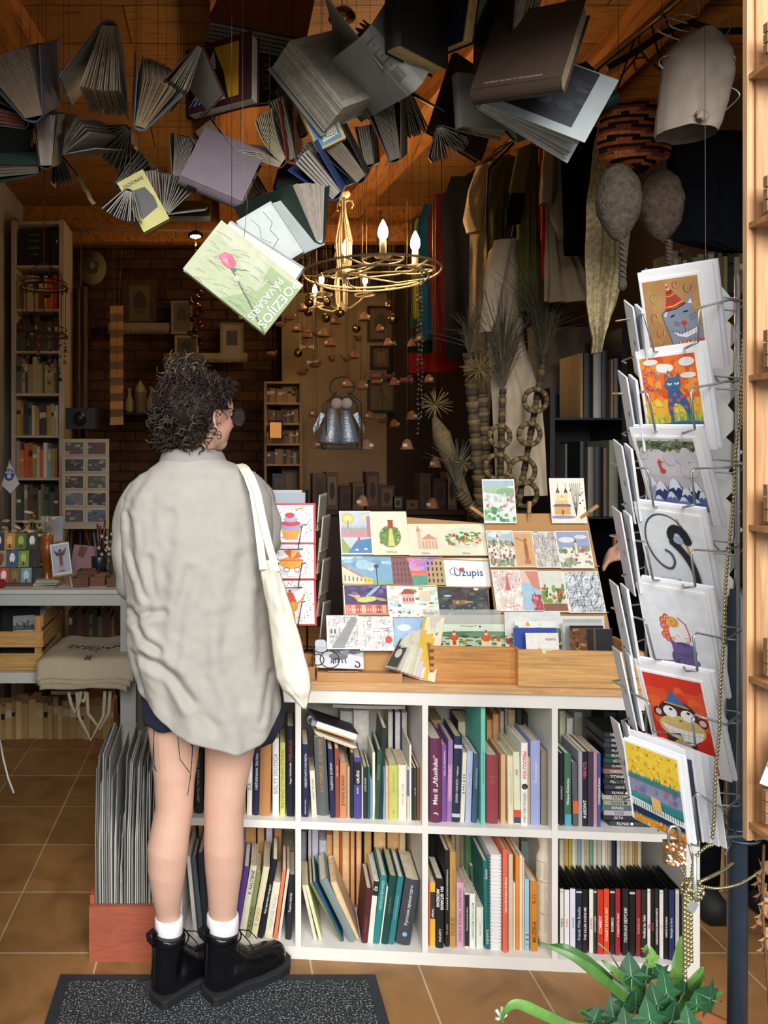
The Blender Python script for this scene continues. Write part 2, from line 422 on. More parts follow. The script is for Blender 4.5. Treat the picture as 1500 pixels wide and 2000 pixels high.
# counter board resting on the shelf
ct = MB(); ct.box((X0+.15,-.012,ZT+.043),(X1+.02,.75,ZT+.068),'#d9a873')
cb = ct.build('counter_board',WOODX); cb.matrix_world = Matrix.Translation(SO) @ SRZ; cb.location = SO; cb.rotation_euler = (0,0,-SA)
tag(cb,'pale varnished wooden counter board lying on the white cube shelf','counter')
ZC0 = ZT+.068
# rear support of the counter board
lg = MB(); lg.box((X0+.2,.6,0),(X0+.26,.7,ZT+.042),'#cfc9bd'); lg.box((X1-.1,.6,0),(X1-.04,.7,ZT+.042),'#cfc9bd'); lg.box((X0+.26,.64,ZT-.03),(X1-.1,.68,ZT+.042),'#cfc9bd')
lo = lg.build('counter_trestle',WHITE); lo.location = SO; lo.rotation_euler = (0,0,-SA); tag(lo,'white trestle carrying the back of the wooden counter board','trestle')
PAGEC = ['#d8cdb8','#cfc0a4','#e2d9c6','#c9b797','#dccfb5']
def book_local(root,w,h,dep,col,flip=False,pc=None,hard=True,spine2=None,kind='book'):
 "upright book in local coordinates: spine towards -y at y=0, standing on z=0, x from 0 to w"
 t = .0022 if hard else .0009; b = min(.006,w*.16) if hard and w > .014 else 0
 n = 6 if b else 1; arc = [(w*i/n,-b*sin(pi*i/n)) for i in range(n+1)]
 inner = [(min(max(x,t),w-t),y+t) for x,y in arc]
 mb = MB()
 ou = [(0,dep)]+arc+[(w,dep)]; inn = [(t,dep)]+inner+[(w-t,dep)]
 k = len(ou); vs = [(x,y,0) for x,y in ou]+[(x,y,0) for x,y in inn]+[(x,y,h) for x,y in ou]+[(x,y,h) for x,y in inn]
 fs = []
 for i in range(k-1):
  fs += [(i,i+1,2*k+i+1,2*k+i),(k+i+1,k+i,3*k+i,3*k+i+1),(i+1,i,k+i,k+i+1),(2*k+i,2*k+i+1,3*k+i+1,3*k+i)]
 fs += [(0,2*k,3*k,k),(k-1,2*k-1,4*k-1,3*k-1)]
 M = Matrix.Translation((0,dep,0)) @ Matrix.Scale(-1,4,(0,1,0)) if flip else None
 mb.add(vs,fs,col,M)
 if spine2:
  for kk,(z0,z1,c2) in enumerate(spine2):
   mb.add([(w*.004,-b-.0004-.0002*kk,h*z0),(w*.996,-b-.0004-.0002*kk,h*z0),(w*.996,-b-.0004-.0002*kk,h*z1),(w*.004,-b-.0004-.0002*kk,h*z1),(w*.004,.004,h*z0),(w*.996,.004,h*z0),(w*.996,.004,h*z1),(w*.004,.004,h*z1)],
 [(0,1,2,3),(4,0,3,7),(1,5,6,2),(4,5,1,0),(3,2,6,7)],c2)
 mb.build('cover',COVER if kind == 'book' else PLAST,root)
 if kind == 'dvd': return b
 pb = MB(); iz = .0035 if hard else .0004
 pb.box((t+.0003,.0035,iz),(w-t-.0003,dep-(.004 if hard else .0005),h-iz),pc or R.choice(PAGEC),M)
 pb.build('page_block',PAGE,root)
 return b
def spine_text(root,w,h,b,tx):
 for t in tx:
  body,col,mode,p0,p1,fr = t[:6]; bold = t[6] if len(t) > 6 else 0
  zc = h*(p0+p1)/2; L = h*(p1-p0); y = -b-.0009
  if mode == 'u': M = Matrix.Translation((w/2,y,zc)) @ Matrix(((0,-1,0,0),(0,0,-1,0),(1,0,0,0),(0,0,0,1)))
  elif mode == 'd': M = Matrix.Translation((w/2,y,zc)) @ Matrix(((0,1,0,0),(0,0,-1,0),(-1,0,0,0),(0,0,0,1)))
  else: M = Matrix.Translation((w/2,y,zc)) @ Matrix(((1,0,0,0),(0,0,-1,0),(0,1,0,0),(0,0,0,1)))
  fr = min(.9,fr*1.3); fit,hm = (w*fr,L) if mode == 'h' else (L,w*fr)
  text(body,col,root,M,fit=fit,hmax=hm,bold=bold)
def shelf_book(q,org,sc,zf,cell,grp,d=.035,dep=None,kind='book'):
 """q = (x0 top, x1 top, y top, x0 bottom, x1 bottom, y bottom, colour, label, options)"""
 o = q[8] if len(q) > 8 else {}
 d = o.get('d',d); dep = dep or o.get('dep') or R.uniform(.13,.16)
 f = lambda x,y: SP(org[0]+x/sc,org[1]+y/sc,d)
 (a,zt),(b,_) = f(q[0],q[2]),f(q[1],q[2]); (a2,_),(b2,_) = f(q[3],q[5]),f(q[4],q[5])
 w = max(.004,((b-a)+(b2-a2))/2-.0006); ct_,cb_ = (a+b)/2,(a2+b2)/2
 z0 = o.get('z',zf); H = zt-z0; lean = math.atan2(ct_-cb_,H)
 if abs(lean) < .012: lean = 0
 w *= cos(lean); h = H/cos(lean)-(w/2*abs(math.tan(lean)))
 if lean >= 0: px_ = cb_-w/2*cos(lean); rot = lean; piv = (cb_+w/2/cos(lean)-w,0)
 # pivot about the lowest corner
 M = Matrix.Rotation(lean,4,'Y')
 if lean > 0: base = SW(cb_-w/2*cos(lean),d,z0+.0004+w*sin(lean))
 else: base = SW(cb_-w/2*cos(lean),d,z0+.0004)
 rt = thing(o.get('name','book' if kind == 'book' else 'dvd_case'),q[7]+cell,o.get('cat','book' if kind == 'book' else 'DVD case'),tuple(base),SRZ @ M,grp)
 bb = book_local(rt,w,h,dep,q[6],o.get('flip',False),o.get('pc'),o.get('hard',w > .012),o.get('bands'),kind)
 spine_text(rt,w,h,bb,o.get('t',[]))
 return rt
K5 = 5.357
def row(org,sc,zf,cell,grp,items,**kw):
 return [shelf_book(q,org,sc,zf,cell,grp,**kw) for q in items]
W_ = '#f2efe8'; BK = '#1d1c22'
# --- second bay, upper shelf
u2 = [
(160,232,500,160,230,1330,'#1d2142','navy book with white capitals along its spine',{'t':[('NEBLĖSTANTYS PORTRETAI',W_,'u',.38,.9,.3),('Aleksandras Guobys',W_,'u',.04,.24,.22)]}),
(238,292,775,262,318,1325,'#e6dcc4','short cream book leaning on the grey theatre book',{'t':[('LAURENT  MAX OVERS',BK,'u',.35,.85,.22)],'dep':.12}),
(278,412,425,322,440,1255,'#5b615e','thick grey book with orange Cyrillic lettering',{'t':[('А.Я.ТАИРОВ   О ТЕАТРЕ','#c9774a','u',.3,.98,.3)],'d':.05}),
(424,490,550,460,508,1320,'#20254f','navy book with thin white title beside the rust one',{'t':[('TALENTAS GYVENTI',W_,'u',.4,.8,.32)]}),
(500,546,545,512,552,1325,'#93462f','narrow rust brown book between navy and orange ones',{'t':[('Metai ir darbai',W_,'u',.5,.85,.25)]}),
(556,628,690,556,628,1330,'#cd8c60','orange book with large dark capitals',{'t':[('JUOZAS GLINSKIS','#5a2c1c','u',.12,.88,.42,.01)]}),
(632,660,740,632,660,1335,'#b8ae93','narrow worn stone coloured book beside orange one',{}),
(665,698,590,665,700,1335,'#1b1d26','narrow black book left of the blue violet one',{}),
(702,780,640,702,780,1340,'#4b468c','blue violet book with white lettering',{'t':[('GRUŠAS',W_,'u',.58,.8,.36,.02),('Juozas',W_,'u',.38,.55,.26)],'bands':[(.56,.93,'#16162a')]}),
(784,800,740,784,800,1335,'#cfcabf','very thin pale speckled booklet',{}),
(803,842,740,803,842,1335,'#19302e','dark green book with tiny white capitals',{'t':[('JUOZAS GRUŠAS',W_,'u',.4,.92,.45)]}),
(845,870,740,845,870,1335,'#1e5a5e','thin petrol book next to light blue',{}),
(873,893,870,873,893,1330,'#7f9fca','short light blue booklet',{}),
(897,925,590,897,925,1330,'#efe7cf','tall cream booklet right of the light blue one',{}),
(948,998,560,915,962,1325,'#27503c','tilted dark green clothbound book',{'t':[('ANTAS KNY','#8fa58c','u',.4,.95,.35)]}),
(1000,1048,330,966,1004,1325,'#1d2b2a','tall black marbled book tilted to the right',{'pc':'#d9cfb0','dep':.15}),
(1008,1030,730,1008,1030,1330,'#79b3d2','thin sky blue booklet',{}),
(1033,1066,730,1033,1066,1330,'#efb189','peach book with faded red title',{'t':[('PJESĖS','#c8643c','u',.6,.9,.4)]}),
(1070,1164,715,1070,1162,1350,'#c4cb6a','lime green book with pale title',{'t':[('KENTAURŲ DVYNĖS','#8f9440','u',.45,.93,.22),('K. SAJA','#8f9440','u',.05,.22,.2)]}),
(1170,1258,715,1168,1254,1350,'#f0e8d4','cream book with thin frame on its spine',{'t':[('KAZYS SAJA  ·  Šventė','#9b8c70','u',.1,.85,.24)]}),
(1262,1282,740,1260,1280,1345,'#e8dfc8','thin cream booklet with blue stripe',{'bands':[(.45,.95,'#6373a8')]}),
(1290,1312,510,1284,1304,1350,'#f1ece0','tall thin white booklet',{'hard':False}),
(1314,1326,750,1312,1324,1350,'#3b2f2c','very thin dark speckled booklet',{}),
(1330,1359,750,1328,1358,1350,'#26413a','thin green speckled book with white letters',{'t':[('K. SAJA   PJESĖS',W_,'u',.15,.95,.4)]}),
(1364,1392,745,1362,1392,1330,'#8e4022','thin red brown marbled booklet',{}),
(1396,1416,740,1396,1414,1330,'#dfe9e2','pale mint booklet at the end of row',{'hard':False}),
]
row((560,1360),K5,ZM1,', upper shelf, second bay','books standing in the upper second bay',u2)
# --- second bay, lower shelf: two leaning groups and a back row of page edges
l2 = [
(158,190,585,284,322,1205,'#dcd5bd','leftmost leaning cream booklet',{'hard':False}),
(194,222,585,334,378,1210,'#dde0ac','leaning pale yellow booklet',{'hard':False}),
(236,266,560,552,592,1215,'#757a44','thin olive book leaning far left',{'dep':.14}),
(272,304,545,568,604,1190,'#23587a','thin patterned blue book leaning on the grey one',{'dep':.15}),
(322,420,520,650,742,1250,'#7d8c8a','thick worn blue grey book leaning left',{'dep':.16,'t':[('I N O V E','#b8a06a','h',.6,.66,.6)]}),
(446,520,545,706,772,1140,'#e3c298','leaning book showing its tan page edge',{'flip':True,'pc':'#e6c59b','dep':.15}),
(832,893,612,782,842,1250,'#571e25','maroon book with small gilt title',{'t':[('Romano kambarys','#b06b48','u',.15,.55,.25)],'dep':.15}),
(908,968,530,848,898,1255,'#efe9da','cream book with black and white top band',{'t':[('ČS',W_,'u',.78,.97,.6,.03)],'bands':[(.76,.99,'#222')],'dep':.17}),
(980,1056,480,903,962,1245,'#1f8485','bright teal book with pale Cyrillic capitals',{'t':[('ОВЛИ АСЛЕР КРЕП','#c7dfd6','u',.5,.93,.34)],'dep':.17}),
(1045,1062,600,972,986,1235,'#eceae0','very thin white booklet between teal and green',{'hard':False}),
(1070,1160,480,988,1058,1235,'#0f433d','dark green book with gilt title',{'t':[('АНДРЕЙ УПИТ','#6d8a5c','u',.35,.8,.28)],'dep':.17}),
(1163,1227,495,1062,1124,1250,'#2a7a82','blue teal book with faded title',{'t':[('старинные романы','#8fc0bd','u',.2,.9,.28)],'dep':.17}),
(1240,1402,515,1135,1290,1260,'#3d4249','thick charcoal book with white script',{'t':[('Русские драматурги',W_,'u',.3,.92,.2),('●','#7fb2dc','u',.13,.2,.3)],'dep':.18}),
]
row((560,1620),K5,ZB1,', lower shelf, second bay','books leaning in the lower second bay',l2)
def backrow(org,sc,zf,cell,grp,items,d=.22,dep=.12):
 for i,(a,b,yt,c) in enumerate(items):
  cn = c if isinstance(c,tuple) else (c,{})
  fl = dict(flip=True,pc=cn[0],d=d,dep=dep); fl.update(cn[1])
  shelf_book((a,b,yt,a,b,2000,fl.get('cov',cn[0]),['first','second','third','fourth','fifth','sixth','seventh','eighth','ninth','tenth','eleventh','twelfth','13th','14th','15th','16th','17th','18th','19th','20th','21st','22nd','23rd','24th','25th','26th'][i]+' book from the left in the back row',fl),org,sc,zf,cell,grp)
T1,T2,T3 = '#dcab70','#e6bb84','#d2a068'
backrow((560,1620),K5,ZB1,', lower shelf, second bay','back row in the lower second bay',[
 (150,205,20,'#8d8f92'),(222,262,5,('#cfc6c4',{'cov':'#4a2630'})),(266,330,0,'#c5c4d6'),(340,418,110,'#c2c0ca'),(420,474,55,T3),(480,556,10,(T2,{'cov':'#a2602c'})),(558,578,5,('#c9602c',{'cov':'#c9602c'})),
 (582,656,20,T2),(662,716,15,(T1,{'cov':'#8a3c28'})),(722,788,15,(T2,{'cov':'#8a3c28'})),(806,892,22,(T3,{'cov':'#3f5a2c'})),(906,1044,20,(T2,{'cov':'#3c2c20'})),(1054,1180,22,T1),(1183,1240,25,'#ecd0a0')])
backrow((560,1360),K5,ZM1,', upper shelf, second bay','back row in the upper second bay',[
 (560,690,150,'#b9b4b0'),(700,860,140,('#d5d0c8',{})),(1062,1110,160,'#dedacd'),(1128,1196,160,('#e4e1d8',{'cov':'#3a4378'})),(1206,1258,165,'#d8d2c4')])
# --- third bay, upper shelf
u3 = [
(98,225,435,98,226,1350,'#68304f','thick plum book with large white title',{'t':[('Mes iš „Ąžuoliuko“',W_,'u',.22,.8,.46,.015),('♪',W_,'u',.08,.14,.34)],'d':.03}),
(232,288,510,230,280,1335,'#80549a','violet book with white title',{'t':[('MŪZA SU MIKROFONU',W_,'u',.58,.96,.36)]}),
(296,350,458,284,330,1335,'#9b78ac','lilac book with a pink label band',{'t':[('Lietuvių muzikai žodžiu 1944–1947',W_,'u',.2,.75,.3)],'bands':[(.25,.7,'#c78fb6')]}),
(358,445,415,332,412,1340,'#222f47','navy book with white bands and bird emblem',{'t':[('ДЖЕЙН ЛАВЛЕЙС · Чайные',W_,'u',.16,.72,.3)],'bands':[(.86,.9,'#c9ccd4'),(.06,.1,'#c9ccd4')]}),
(450,492,590,420,466,1360,'#ece4cc','cream book with small black pictures',{'t':[('♟ ♜ ♞ ♝ ♟ ♜ ♛','#2a2620','u',.2,.9,.5)]}),
(497,556,570,470,535,1355,'#b5c3e0','pale blue book with handwritten red title',{'t':[('Jūratė ir Kastytis','#c47a86','u',.35,.85,.28)]}),
(566,620,600,540,600,1355,'#3f5a72','slate blue book with pale title',{'t':[('DUOKLĖ KARALIUI','#b9c8d4','u',.4,.9,.34)]}),
(628,680,118,640,684,1385,'#74cdbc','very tall mint green book',{'t':[('Australian Literature and Media Tales','#2f7f78','u',.35,.62,.3)],'d':.02,'dep':.2}),
(690,812,610,692,820,1370,'#99424a','thick red clothbound book with gilt lines',{'t':[('ГЕРМАНСКИЙ\nЭПОС\nо\nКНЯЗЕ\nи\nВИТЯЗЕ','#c58a62','h',.52,.78,.6)]}),
(846,900,610,850,893,1360,'#e2b483','peach book with rough edges',{}),
(910,974,620,926,980,1385,'#ece1c2','cream book with faint capitals',{'t':[('LAIMINGAS PILDOMAS ŠALTINIS','#cbb98c','u',.15,.9,.28)]}),
(972,1044,580,988,1052,1395,'#e4e6c6','pale green book with coloured squares at foot',{'t':[('JAZZ',BK,'u',.68,.76,.3)],'bands':[(.1,.2,'#e2502c'),(.02,.1,'#3a4a6c')]}),
(1048,1120,485,1060,1128,1405,'#f6f3ec','white book with red and black Cyrillic capitals',{'t':[('РОК-ПОСЕВЫ','#e0402c','u',.57,.9,.55,.02),('СЕВА НОВГОРОДЦЕВ',BK,'u',.04,.4,.4),('☻',BK,'h',.42,.53,.8)],'bands':[],'d':.028}),
(1132,1150,640,1132,1152,1400,'#cfae7c','narrow tan book beside the white Cyrillic one',{}),
(1155,1260,460,1160,1256,1400,'#9fa9d8','thick blue and white marbled book',{'t':[('Tavo vaikystė',W_,'u',.4,.85,.3)]}),
(1266,1348,570,1270,1338,1395,'#8b7f6c','taupe book with plain spine',{}),
(1352,1370,620,1346,1366,1390,'#6b2862','thin purple booklet',{'hard':False}),
(1374,1392,630,1370,1388,1390,'#cf9c74','thin salmon booklet at end',{'hard':False}),
]
row((820,1360),K5,ZM1,', upper shelf, third bay','books standing in the upper third bay',u3)
backrow((820,1360),K5,ZM1,', upper shelf, third bay','back row in the upper third bay',[
 (110,230,240,'#b79c78'),(395,556,262,('#ddd0b0',{'cov':'#4a2c50'})),(570,620,170,'#9a9580'),(700,758,240,T1),(762,835,180,('#d5a877',{'cov':'#c87040'})),(842,880,160,'#c8b8a0'),(890,920,130,'#a59c8c'),(925,1000,140,'#cbb592'),(1010,1075,135,('#55504c',{'cov':'#2c2a2a'})),(1085,1160,180,'#3a3634')])
# --- third bay, lower shelf
l3 = [
(98,106,560,98,106,1300,'#e55a2c','very thin red booklet at the left',{'hard':False}),
(110,162,555,108,162,1300,'#e9b83c','yellow book with black middle band',{'t':[('Гитара',W_,'d',.42,.62,.4,.02)],'bands':[(.43,.85,'#38332e')],'hard':False}),
(164,250,510,166,250,1300,'#191920','black book with white chord title',{'t':[('501 GITAROS\nAKORDAS',W_,'d',.5,.95,.7,.03),('CAPONI',W_,'d',.08,.3,.24)],'d':.03}),
(256,298,215,262,306,1310,'#15151a','tall black book with white and orange title',{'t':[('ŠIUOLAIKINĖS GITAROS PRADŽIAMOKSLIS',W_,'u',.28,.9,.4),('Visi stiliai','#e6953c','u',.1,.26,.4)]}),
(304,362,230,312,378,1320,'#c2954a','gold brown book with large dark title',{'t':[('VILNIUS','#7a5420','u',.1,.34,.5),('G. KRIVICKIENĖ-GUSTAITYTĖ','#8a6430','u',.46,.88,.3)],'d':.034}),
(380,455,550,382,458,1325,'#d7a5bc','pink book with long dark capitals',{'t':[('LINELIUS ROVIAU, DAINAVAU','#5a2f42','u',.06,.95,.36)]}),
(462,512,665,470,514,1305,'#e8e4da','white book with black title strip',{'t':[('Tikros kariuomenės dainos',W_,'u',.15,.9,.3)],'bands':[(.03,.97,'#26242a')]}),
(518,580,670,522,580,1325,'#f1f1e8','white book with green capitals',{'t':[('DAINUOKIM DAINUOKIM','#4fae5e','u',.12,.9,.32,.01)]}),
(588,664,810,592,664,1325,'#e6eadd','short pale green book',{'t':[('DAINŲ ŠVENTĖ','#8a9484','u',.25,.7,.24)]}),
(660,712,325,682,735,1320,'#16746a','tall teal book beside spiral notebook',{'t':[('Dainos',W_,'u',.78,.92,.4),('namams',W_,'u',.06,.22,.4)]}),
(868,922,205,868,920,1375,'#ec6a4c','tall coral book with white title',{'t':[('VAIKYSTĖS PUSNYS IR ŽIEDAI',W_,'u',.28,.84,.42,.01)],'d':.022}),
(930,980,262,930,972,1375,'#d6c6a4','beige book right of the coral one',{'d':.024}),
(984,1000,560,976,1000,1350,'#eee6d4','torn white booklet',{'hard':False}),
(1004,1048,275,1004,1036,1355,'#ec8630','orange book behind torn paper',{}),
(1052,1084,270,1042,1074,1360,'#e5d8bb','cream sheaf of sheet music',{'hard':False}),
(1088,1100,300,1078,1092,1360,'#dccba4','second thin cream sheaf',{'hard':False}),
(1104,1152,520,1098,1142,1360,'#9cc6e0','light blue book with dark figures',{'t':[('☂ ♟ ♟','#3c5068','u',.05,.25,.6)]}),
(1158,1240,540,1152,1236,1360,'#cb8330','ochre schoolbook with brown capitals',{'t':[('MUZIKA','#7a4414','u',.13,.44,.42,.01),('9-11','#7a4414','u',.68,.82,.42,.01)]}),
]
row((820,1620),K5,ZB1,', lower shelf, third bay','books standing in the lower third bay',l3)
# big green picture book behind, and the leaning children's book in front of it
shelf_book((470,655,70,480,655,1320,'#4f7f52','large green picture book',{'d':.2,'dep':.012,'hard':False,'flip':False}),(820,1620),K5,ZB1,' standing flat behind the lower third bay row','books standing in the lower third bay')
shelf_book((520,560,380,600,640,1320,'#58705a','small leaning book with mossy cover',{'d':.17,'dep':.02,'hard':False}),(820,1620),K5,ZB1,' in the lower third bay','books standing in the lower third bay')
backrow((820,1620),K5,ZB1,', lower shelf, third bay','back row in the lower third bay',[
 (110,240,60,('#2c2a2c',{'cov':'#1b1a1c'})),(330,372,60,'#c2ab86'),(376,420,50,'#b59f7a'),(424,470,62,'#8f8468'),(700,770,50,('#aeb4b4',{'cov':'#39446c'})),(772,850,50,('#a9b0b0',{'cov':'#39446c'})),(860,930,80,('#b9b890',{'cov':'#8c2a34'})),(940,1040,70,'#c9b690'),(1060,1200,120,('#9fb5b0',{'cov':'#7fa6a0'}))])
# spiral notebook
def spiral_notebook():
 a,zt = SP(820+738/K5,1620+265/K5,.03); b,_ = SP(820+852/K5,1620,.03)
 h = zt-ZB1; rt = thing('spiral_notebook','thick white spiral bound notebook of squared paper in the lower third bay','notebook',tuple(SW(a,.03,ZB1+.0005)),SRZ,'books standing in the lower third bay')
 w = b-a; MB().box((0,0,0),(w,.17,h),'#ecebe6').build('page_block',PAPER,rt)
 ln = MB()
 for i in range(22): ln.box((.001,-.0006,h*(i+.7)/23),(w-.001,0,h*(i+.7)/23+.0007),'#b9bec9')
 ln.build('ruled_lines',INK,rt)
 for x,nm in ((-.003,0),(w+.001,1)):
  sp = MB()
  for i in range(30):
   z = h*(i+.5)/30
   sp.tube([(x+.0055*cos(t),.004+.0055*sin(t)*.8-.004,z+.0012*t/pi) for t in [k*pi/4 for k in range(9)]],.0007,'#5d74a4',n=4)
  sp.build('spiral_wire',WIRE,rt)
spiral_notebook()
# rolled newspaper wrapped tube
def newspaper():
 s,_ = SP(820+1308/K5,1700,.05); c = SW(s,.06,ZB1)
 rt = thing('paper_roll','tall roll wrapped in old newspaper with crumpled ends','paper roll',tuple(c),SRZ)
 r = .0148*1.0; r = (SP(820+1390/K5,1700,.05)[0]-SP(820+1232/K5,1700,.05)[0])/2
 mb = MB(); rr = random.Random(4)
 prof = [(r*.3,.0),(r*.62,.005),(r*.7,.02),(r*.98,.04),(r,.05),(r,.21),(r*1.01,.215),(r,.22),(r,.27),(r*.8,.28),(r*.5,.295),(r*.62,.31),(r*.75,.33),(r*.5,.345)]
 mb.lathe(prof,'#ded2ba',20); mb.v = [v+Vector((rr.uniform(-1,1),rr.uniform(-1,1),rr.uniform(-1,1)))*(.0022 if v.z < .04 or v.z > .272 else .0004) for v in mb.v]
 mb.build('wrapping',PAPER,rt)
 pr = MB()
 for z in (.105,.11,.2,.205,.262): pr.lathe([(r*1.012,z),(r*1.016,z+.0008),(r*1.012,z+.0016)],'#8d8474',20)
 for i in range(60):
  z = .055+.0035*i*.98; 
  if .1 < z < .115 or .195 < z < .21: continue
  for k in range(3):
   a0 = -pi/2-1.1+k*.75+rr.uniform(-.05,.05); a1 = a0+rr.uniform(.3,.6)
   pts = [(r*1.015*cos(a0+(a1-a0)*j/4),r*1.015*sin(a0+(a1-a0)*j/4)) for j in range(5)]
   for j in range(4): pr.quad((*pts[j],z),(*pts[j+1],z),(*pts[j+1],z+.0011),(*pts[j],z+.0011),'#a89d88')
 pr.build('newsprint',INK,rt)
newspaper()
# --- first bay (behind the legs)
u1 = [
(368,378,1448,366,376,1578,'#2a2a2c','narrow black book seen between the legs',{}),
(380,398,1440,380,396,1578,'#1c1c22','black book with grey capitals seen between the legs',{'t':[('LIETUVIŲ TARYBINIS TEATRAS','#c9c4ba','u',.05,.9,.3)]}),
(404,424,1445,404,424,1578,'#3c3b40','dark book behind the right knee',{}),
(428,452,1440,428,452,1578,'#d9cdb4','cream book behind the right knee',{}),
(456,480,1452,456,480,1578,'#a08a6c','tan book behind the right knee',{}),
(484,494,1452,482,492,1578,'#eee9df','white booklet just right of the legs',{'t':[('SLA','#3a3a3a','u',.3,.5,.5)]}),
(496,508,1460,493,505,1580,'#1f2046','narrow navy book with white theatre title',{'t':[('NEIŠVEIKIAMA TEATRO',W_,'u',.35,.95,.4)]}),
(509,531,1430,506,528,1578,'#bb834e','orange tan book without lettering',{}),
(534,546,1442,532,545,1579,'#eceae2','white book with grey classical capitals',{'t':[('BALYS SRUOGA','#8a8a86','u',.25,.85,.5)]}),
(548,558,1450,547,557,1580,'#d2cf6e','yellow book with dark capitals',{'t':[('TEATRINIO GYVENIMO ETIUDAI','#5a5a2c','u',.1,.9,.45)]}),
(561,576,1418,560,575,1582,'#17182a','black blue book with red and white title',{'t':[('MIRAKLIS','#a8384a','u',.62,.85,.36),('Vegos Vaičiūnaitės',W_,'u',.36,.6,.36)]}),
]
row((0,0),1,ZM1,', upper first bay','books standing in the upper first bay',u1)
l1 = [
(364,371,1672,378,386,1835,'#e8e6e0','white booklet leaning between the legs',{'hard':False}),
(374,382,1675,390,398,1835,'#5c666c','grey blue book leaning between the legs',{}),
(386,396,1665,396,406,1832,'#2e353c','dark slate book leaning between the legs',{}),
(476,488,1692,455,465,1832,'#5e3a86','purple book leaning right beside the calf',{}),
(489,503,1690,466,478,1832,'#e4dfc4','cream book with black name label',{'t':[('K. RALCIENĖ',BK,'u',.6,.95,.5,.01)]}),
(500,510,1706,478,488,1832,'#8b8f5a','olive book with black capitals',{'t':[('KALAUSKAS','#2c2c14','u',.1,.5,.5)]}),
(514,528,1692,490,501,1834,'#e4d8b2','cream book with ochre letters',{'t':[('K. BINKIS','#b08a3c','u',.1,.5,.4)]}),
(532,544,1678,503,514,1834,'#16161a','tall black book with white lettering',{'t':[('Kaip tapti teatro žmogumi',W_,'u',.15,.85,.35)]}),
(534,548,1722,516,532,1836,'#eae0c8','cream book with pale blue Cyrillic capitals',{'t':[('ГЕОРГИЙ ЧАПАН','#8fa4b8','u',.1,.85,.42)]}),
(552,559,1700,534,541,1836,'#e27a4c','thin orange booklet leaning right',{'hard':False}),
(561,566,1698,542,548,1836,'#d8d2c4','thin grey white booklet leaning right',{'hard':False}),
(566,576,1708,556,570,1838,'#25252b','black book at the divider',{'t':[('Teatro istorija',W_,'u',.3,.85,.4)]}),
]
row((0,0),1,ZB1,', lower first bay','books leaning in the lower first bay',l1)
backrow((0,0),1,ZB1,', lower first bay','back row in the lower first bay',[(368,382,1602,T3),(386,398,1604,('#c8a06a',{'cov':'#33251c'})),(480,500,1616,T3),(503,516,1614,T1),(520,532,1616,('#e8e0ea',{})),(536,550,1618,T3),(552,574,1655,'#b0a690')])
# --- fourth bay
u4 = [
(143,164,370,145,165,800,'#1b1b1e','black DVD style book at the left',{'t':[('ANSAMBLIS','#c8c8c8','u',.3,.6,.5)]}),
(167,215,370,176,216,815,'#47705c','green book with a blue foot and white title',{'t':[('Vilniaus Kalvarijos',W_,'u',.15,.8,.42,.01)],'bands':[(.0,.16,'#5aa4bc')]}),
(220,260,430,232,262,800,'#5c5c5e','short grey book with orange label',{'bands':[(.2,.4,'#dc6a34')]}),
(264,291,360,266,290,805,'#a9a6b4','pale grey violet book',{}),
(294,328,360,290,324,805,'#17171b','black book with pink and white Cyrillic titles',{'t':[('ФАВОРИТ',W_,'u',.08,.38,.5,.02),('ЧИКАГО','#e0607c','u',.6,.9,.5,.02)],'hard':False}),
(331,364,360,327,362,800,'#41324c','dark plum book',{'hard':False}),
(367,389,365,364,386,800,'#c58f98','dusty pink book',{'hard':False}),
(391,415,370,388,410,800,'#3c5c9a','blue book with white Cyrillic capitals',{'t':[('СЛУЖЕБНЫЙ РОМАН',W_,'u',.05,.92,.6,.02)],'hard':False}),
]
row((1050,1360),3.333,ZM1,', upper shelf, right bay','cases standing in the upper right bay',u4)
backrow((1050,1360),3.333,ZM1,', upper shelf, right bay','back row in the upper right bay',[(143,180,95,'#cfd4b4'),(190,232,140,'#e2e0da'),(240,292,100,'#b8b4a8'),(430,520,100,('#3a3a3c',{'cov':'#222'})),(524,640,90,('#343436',{'cov':'#222'}))],dep=.1)
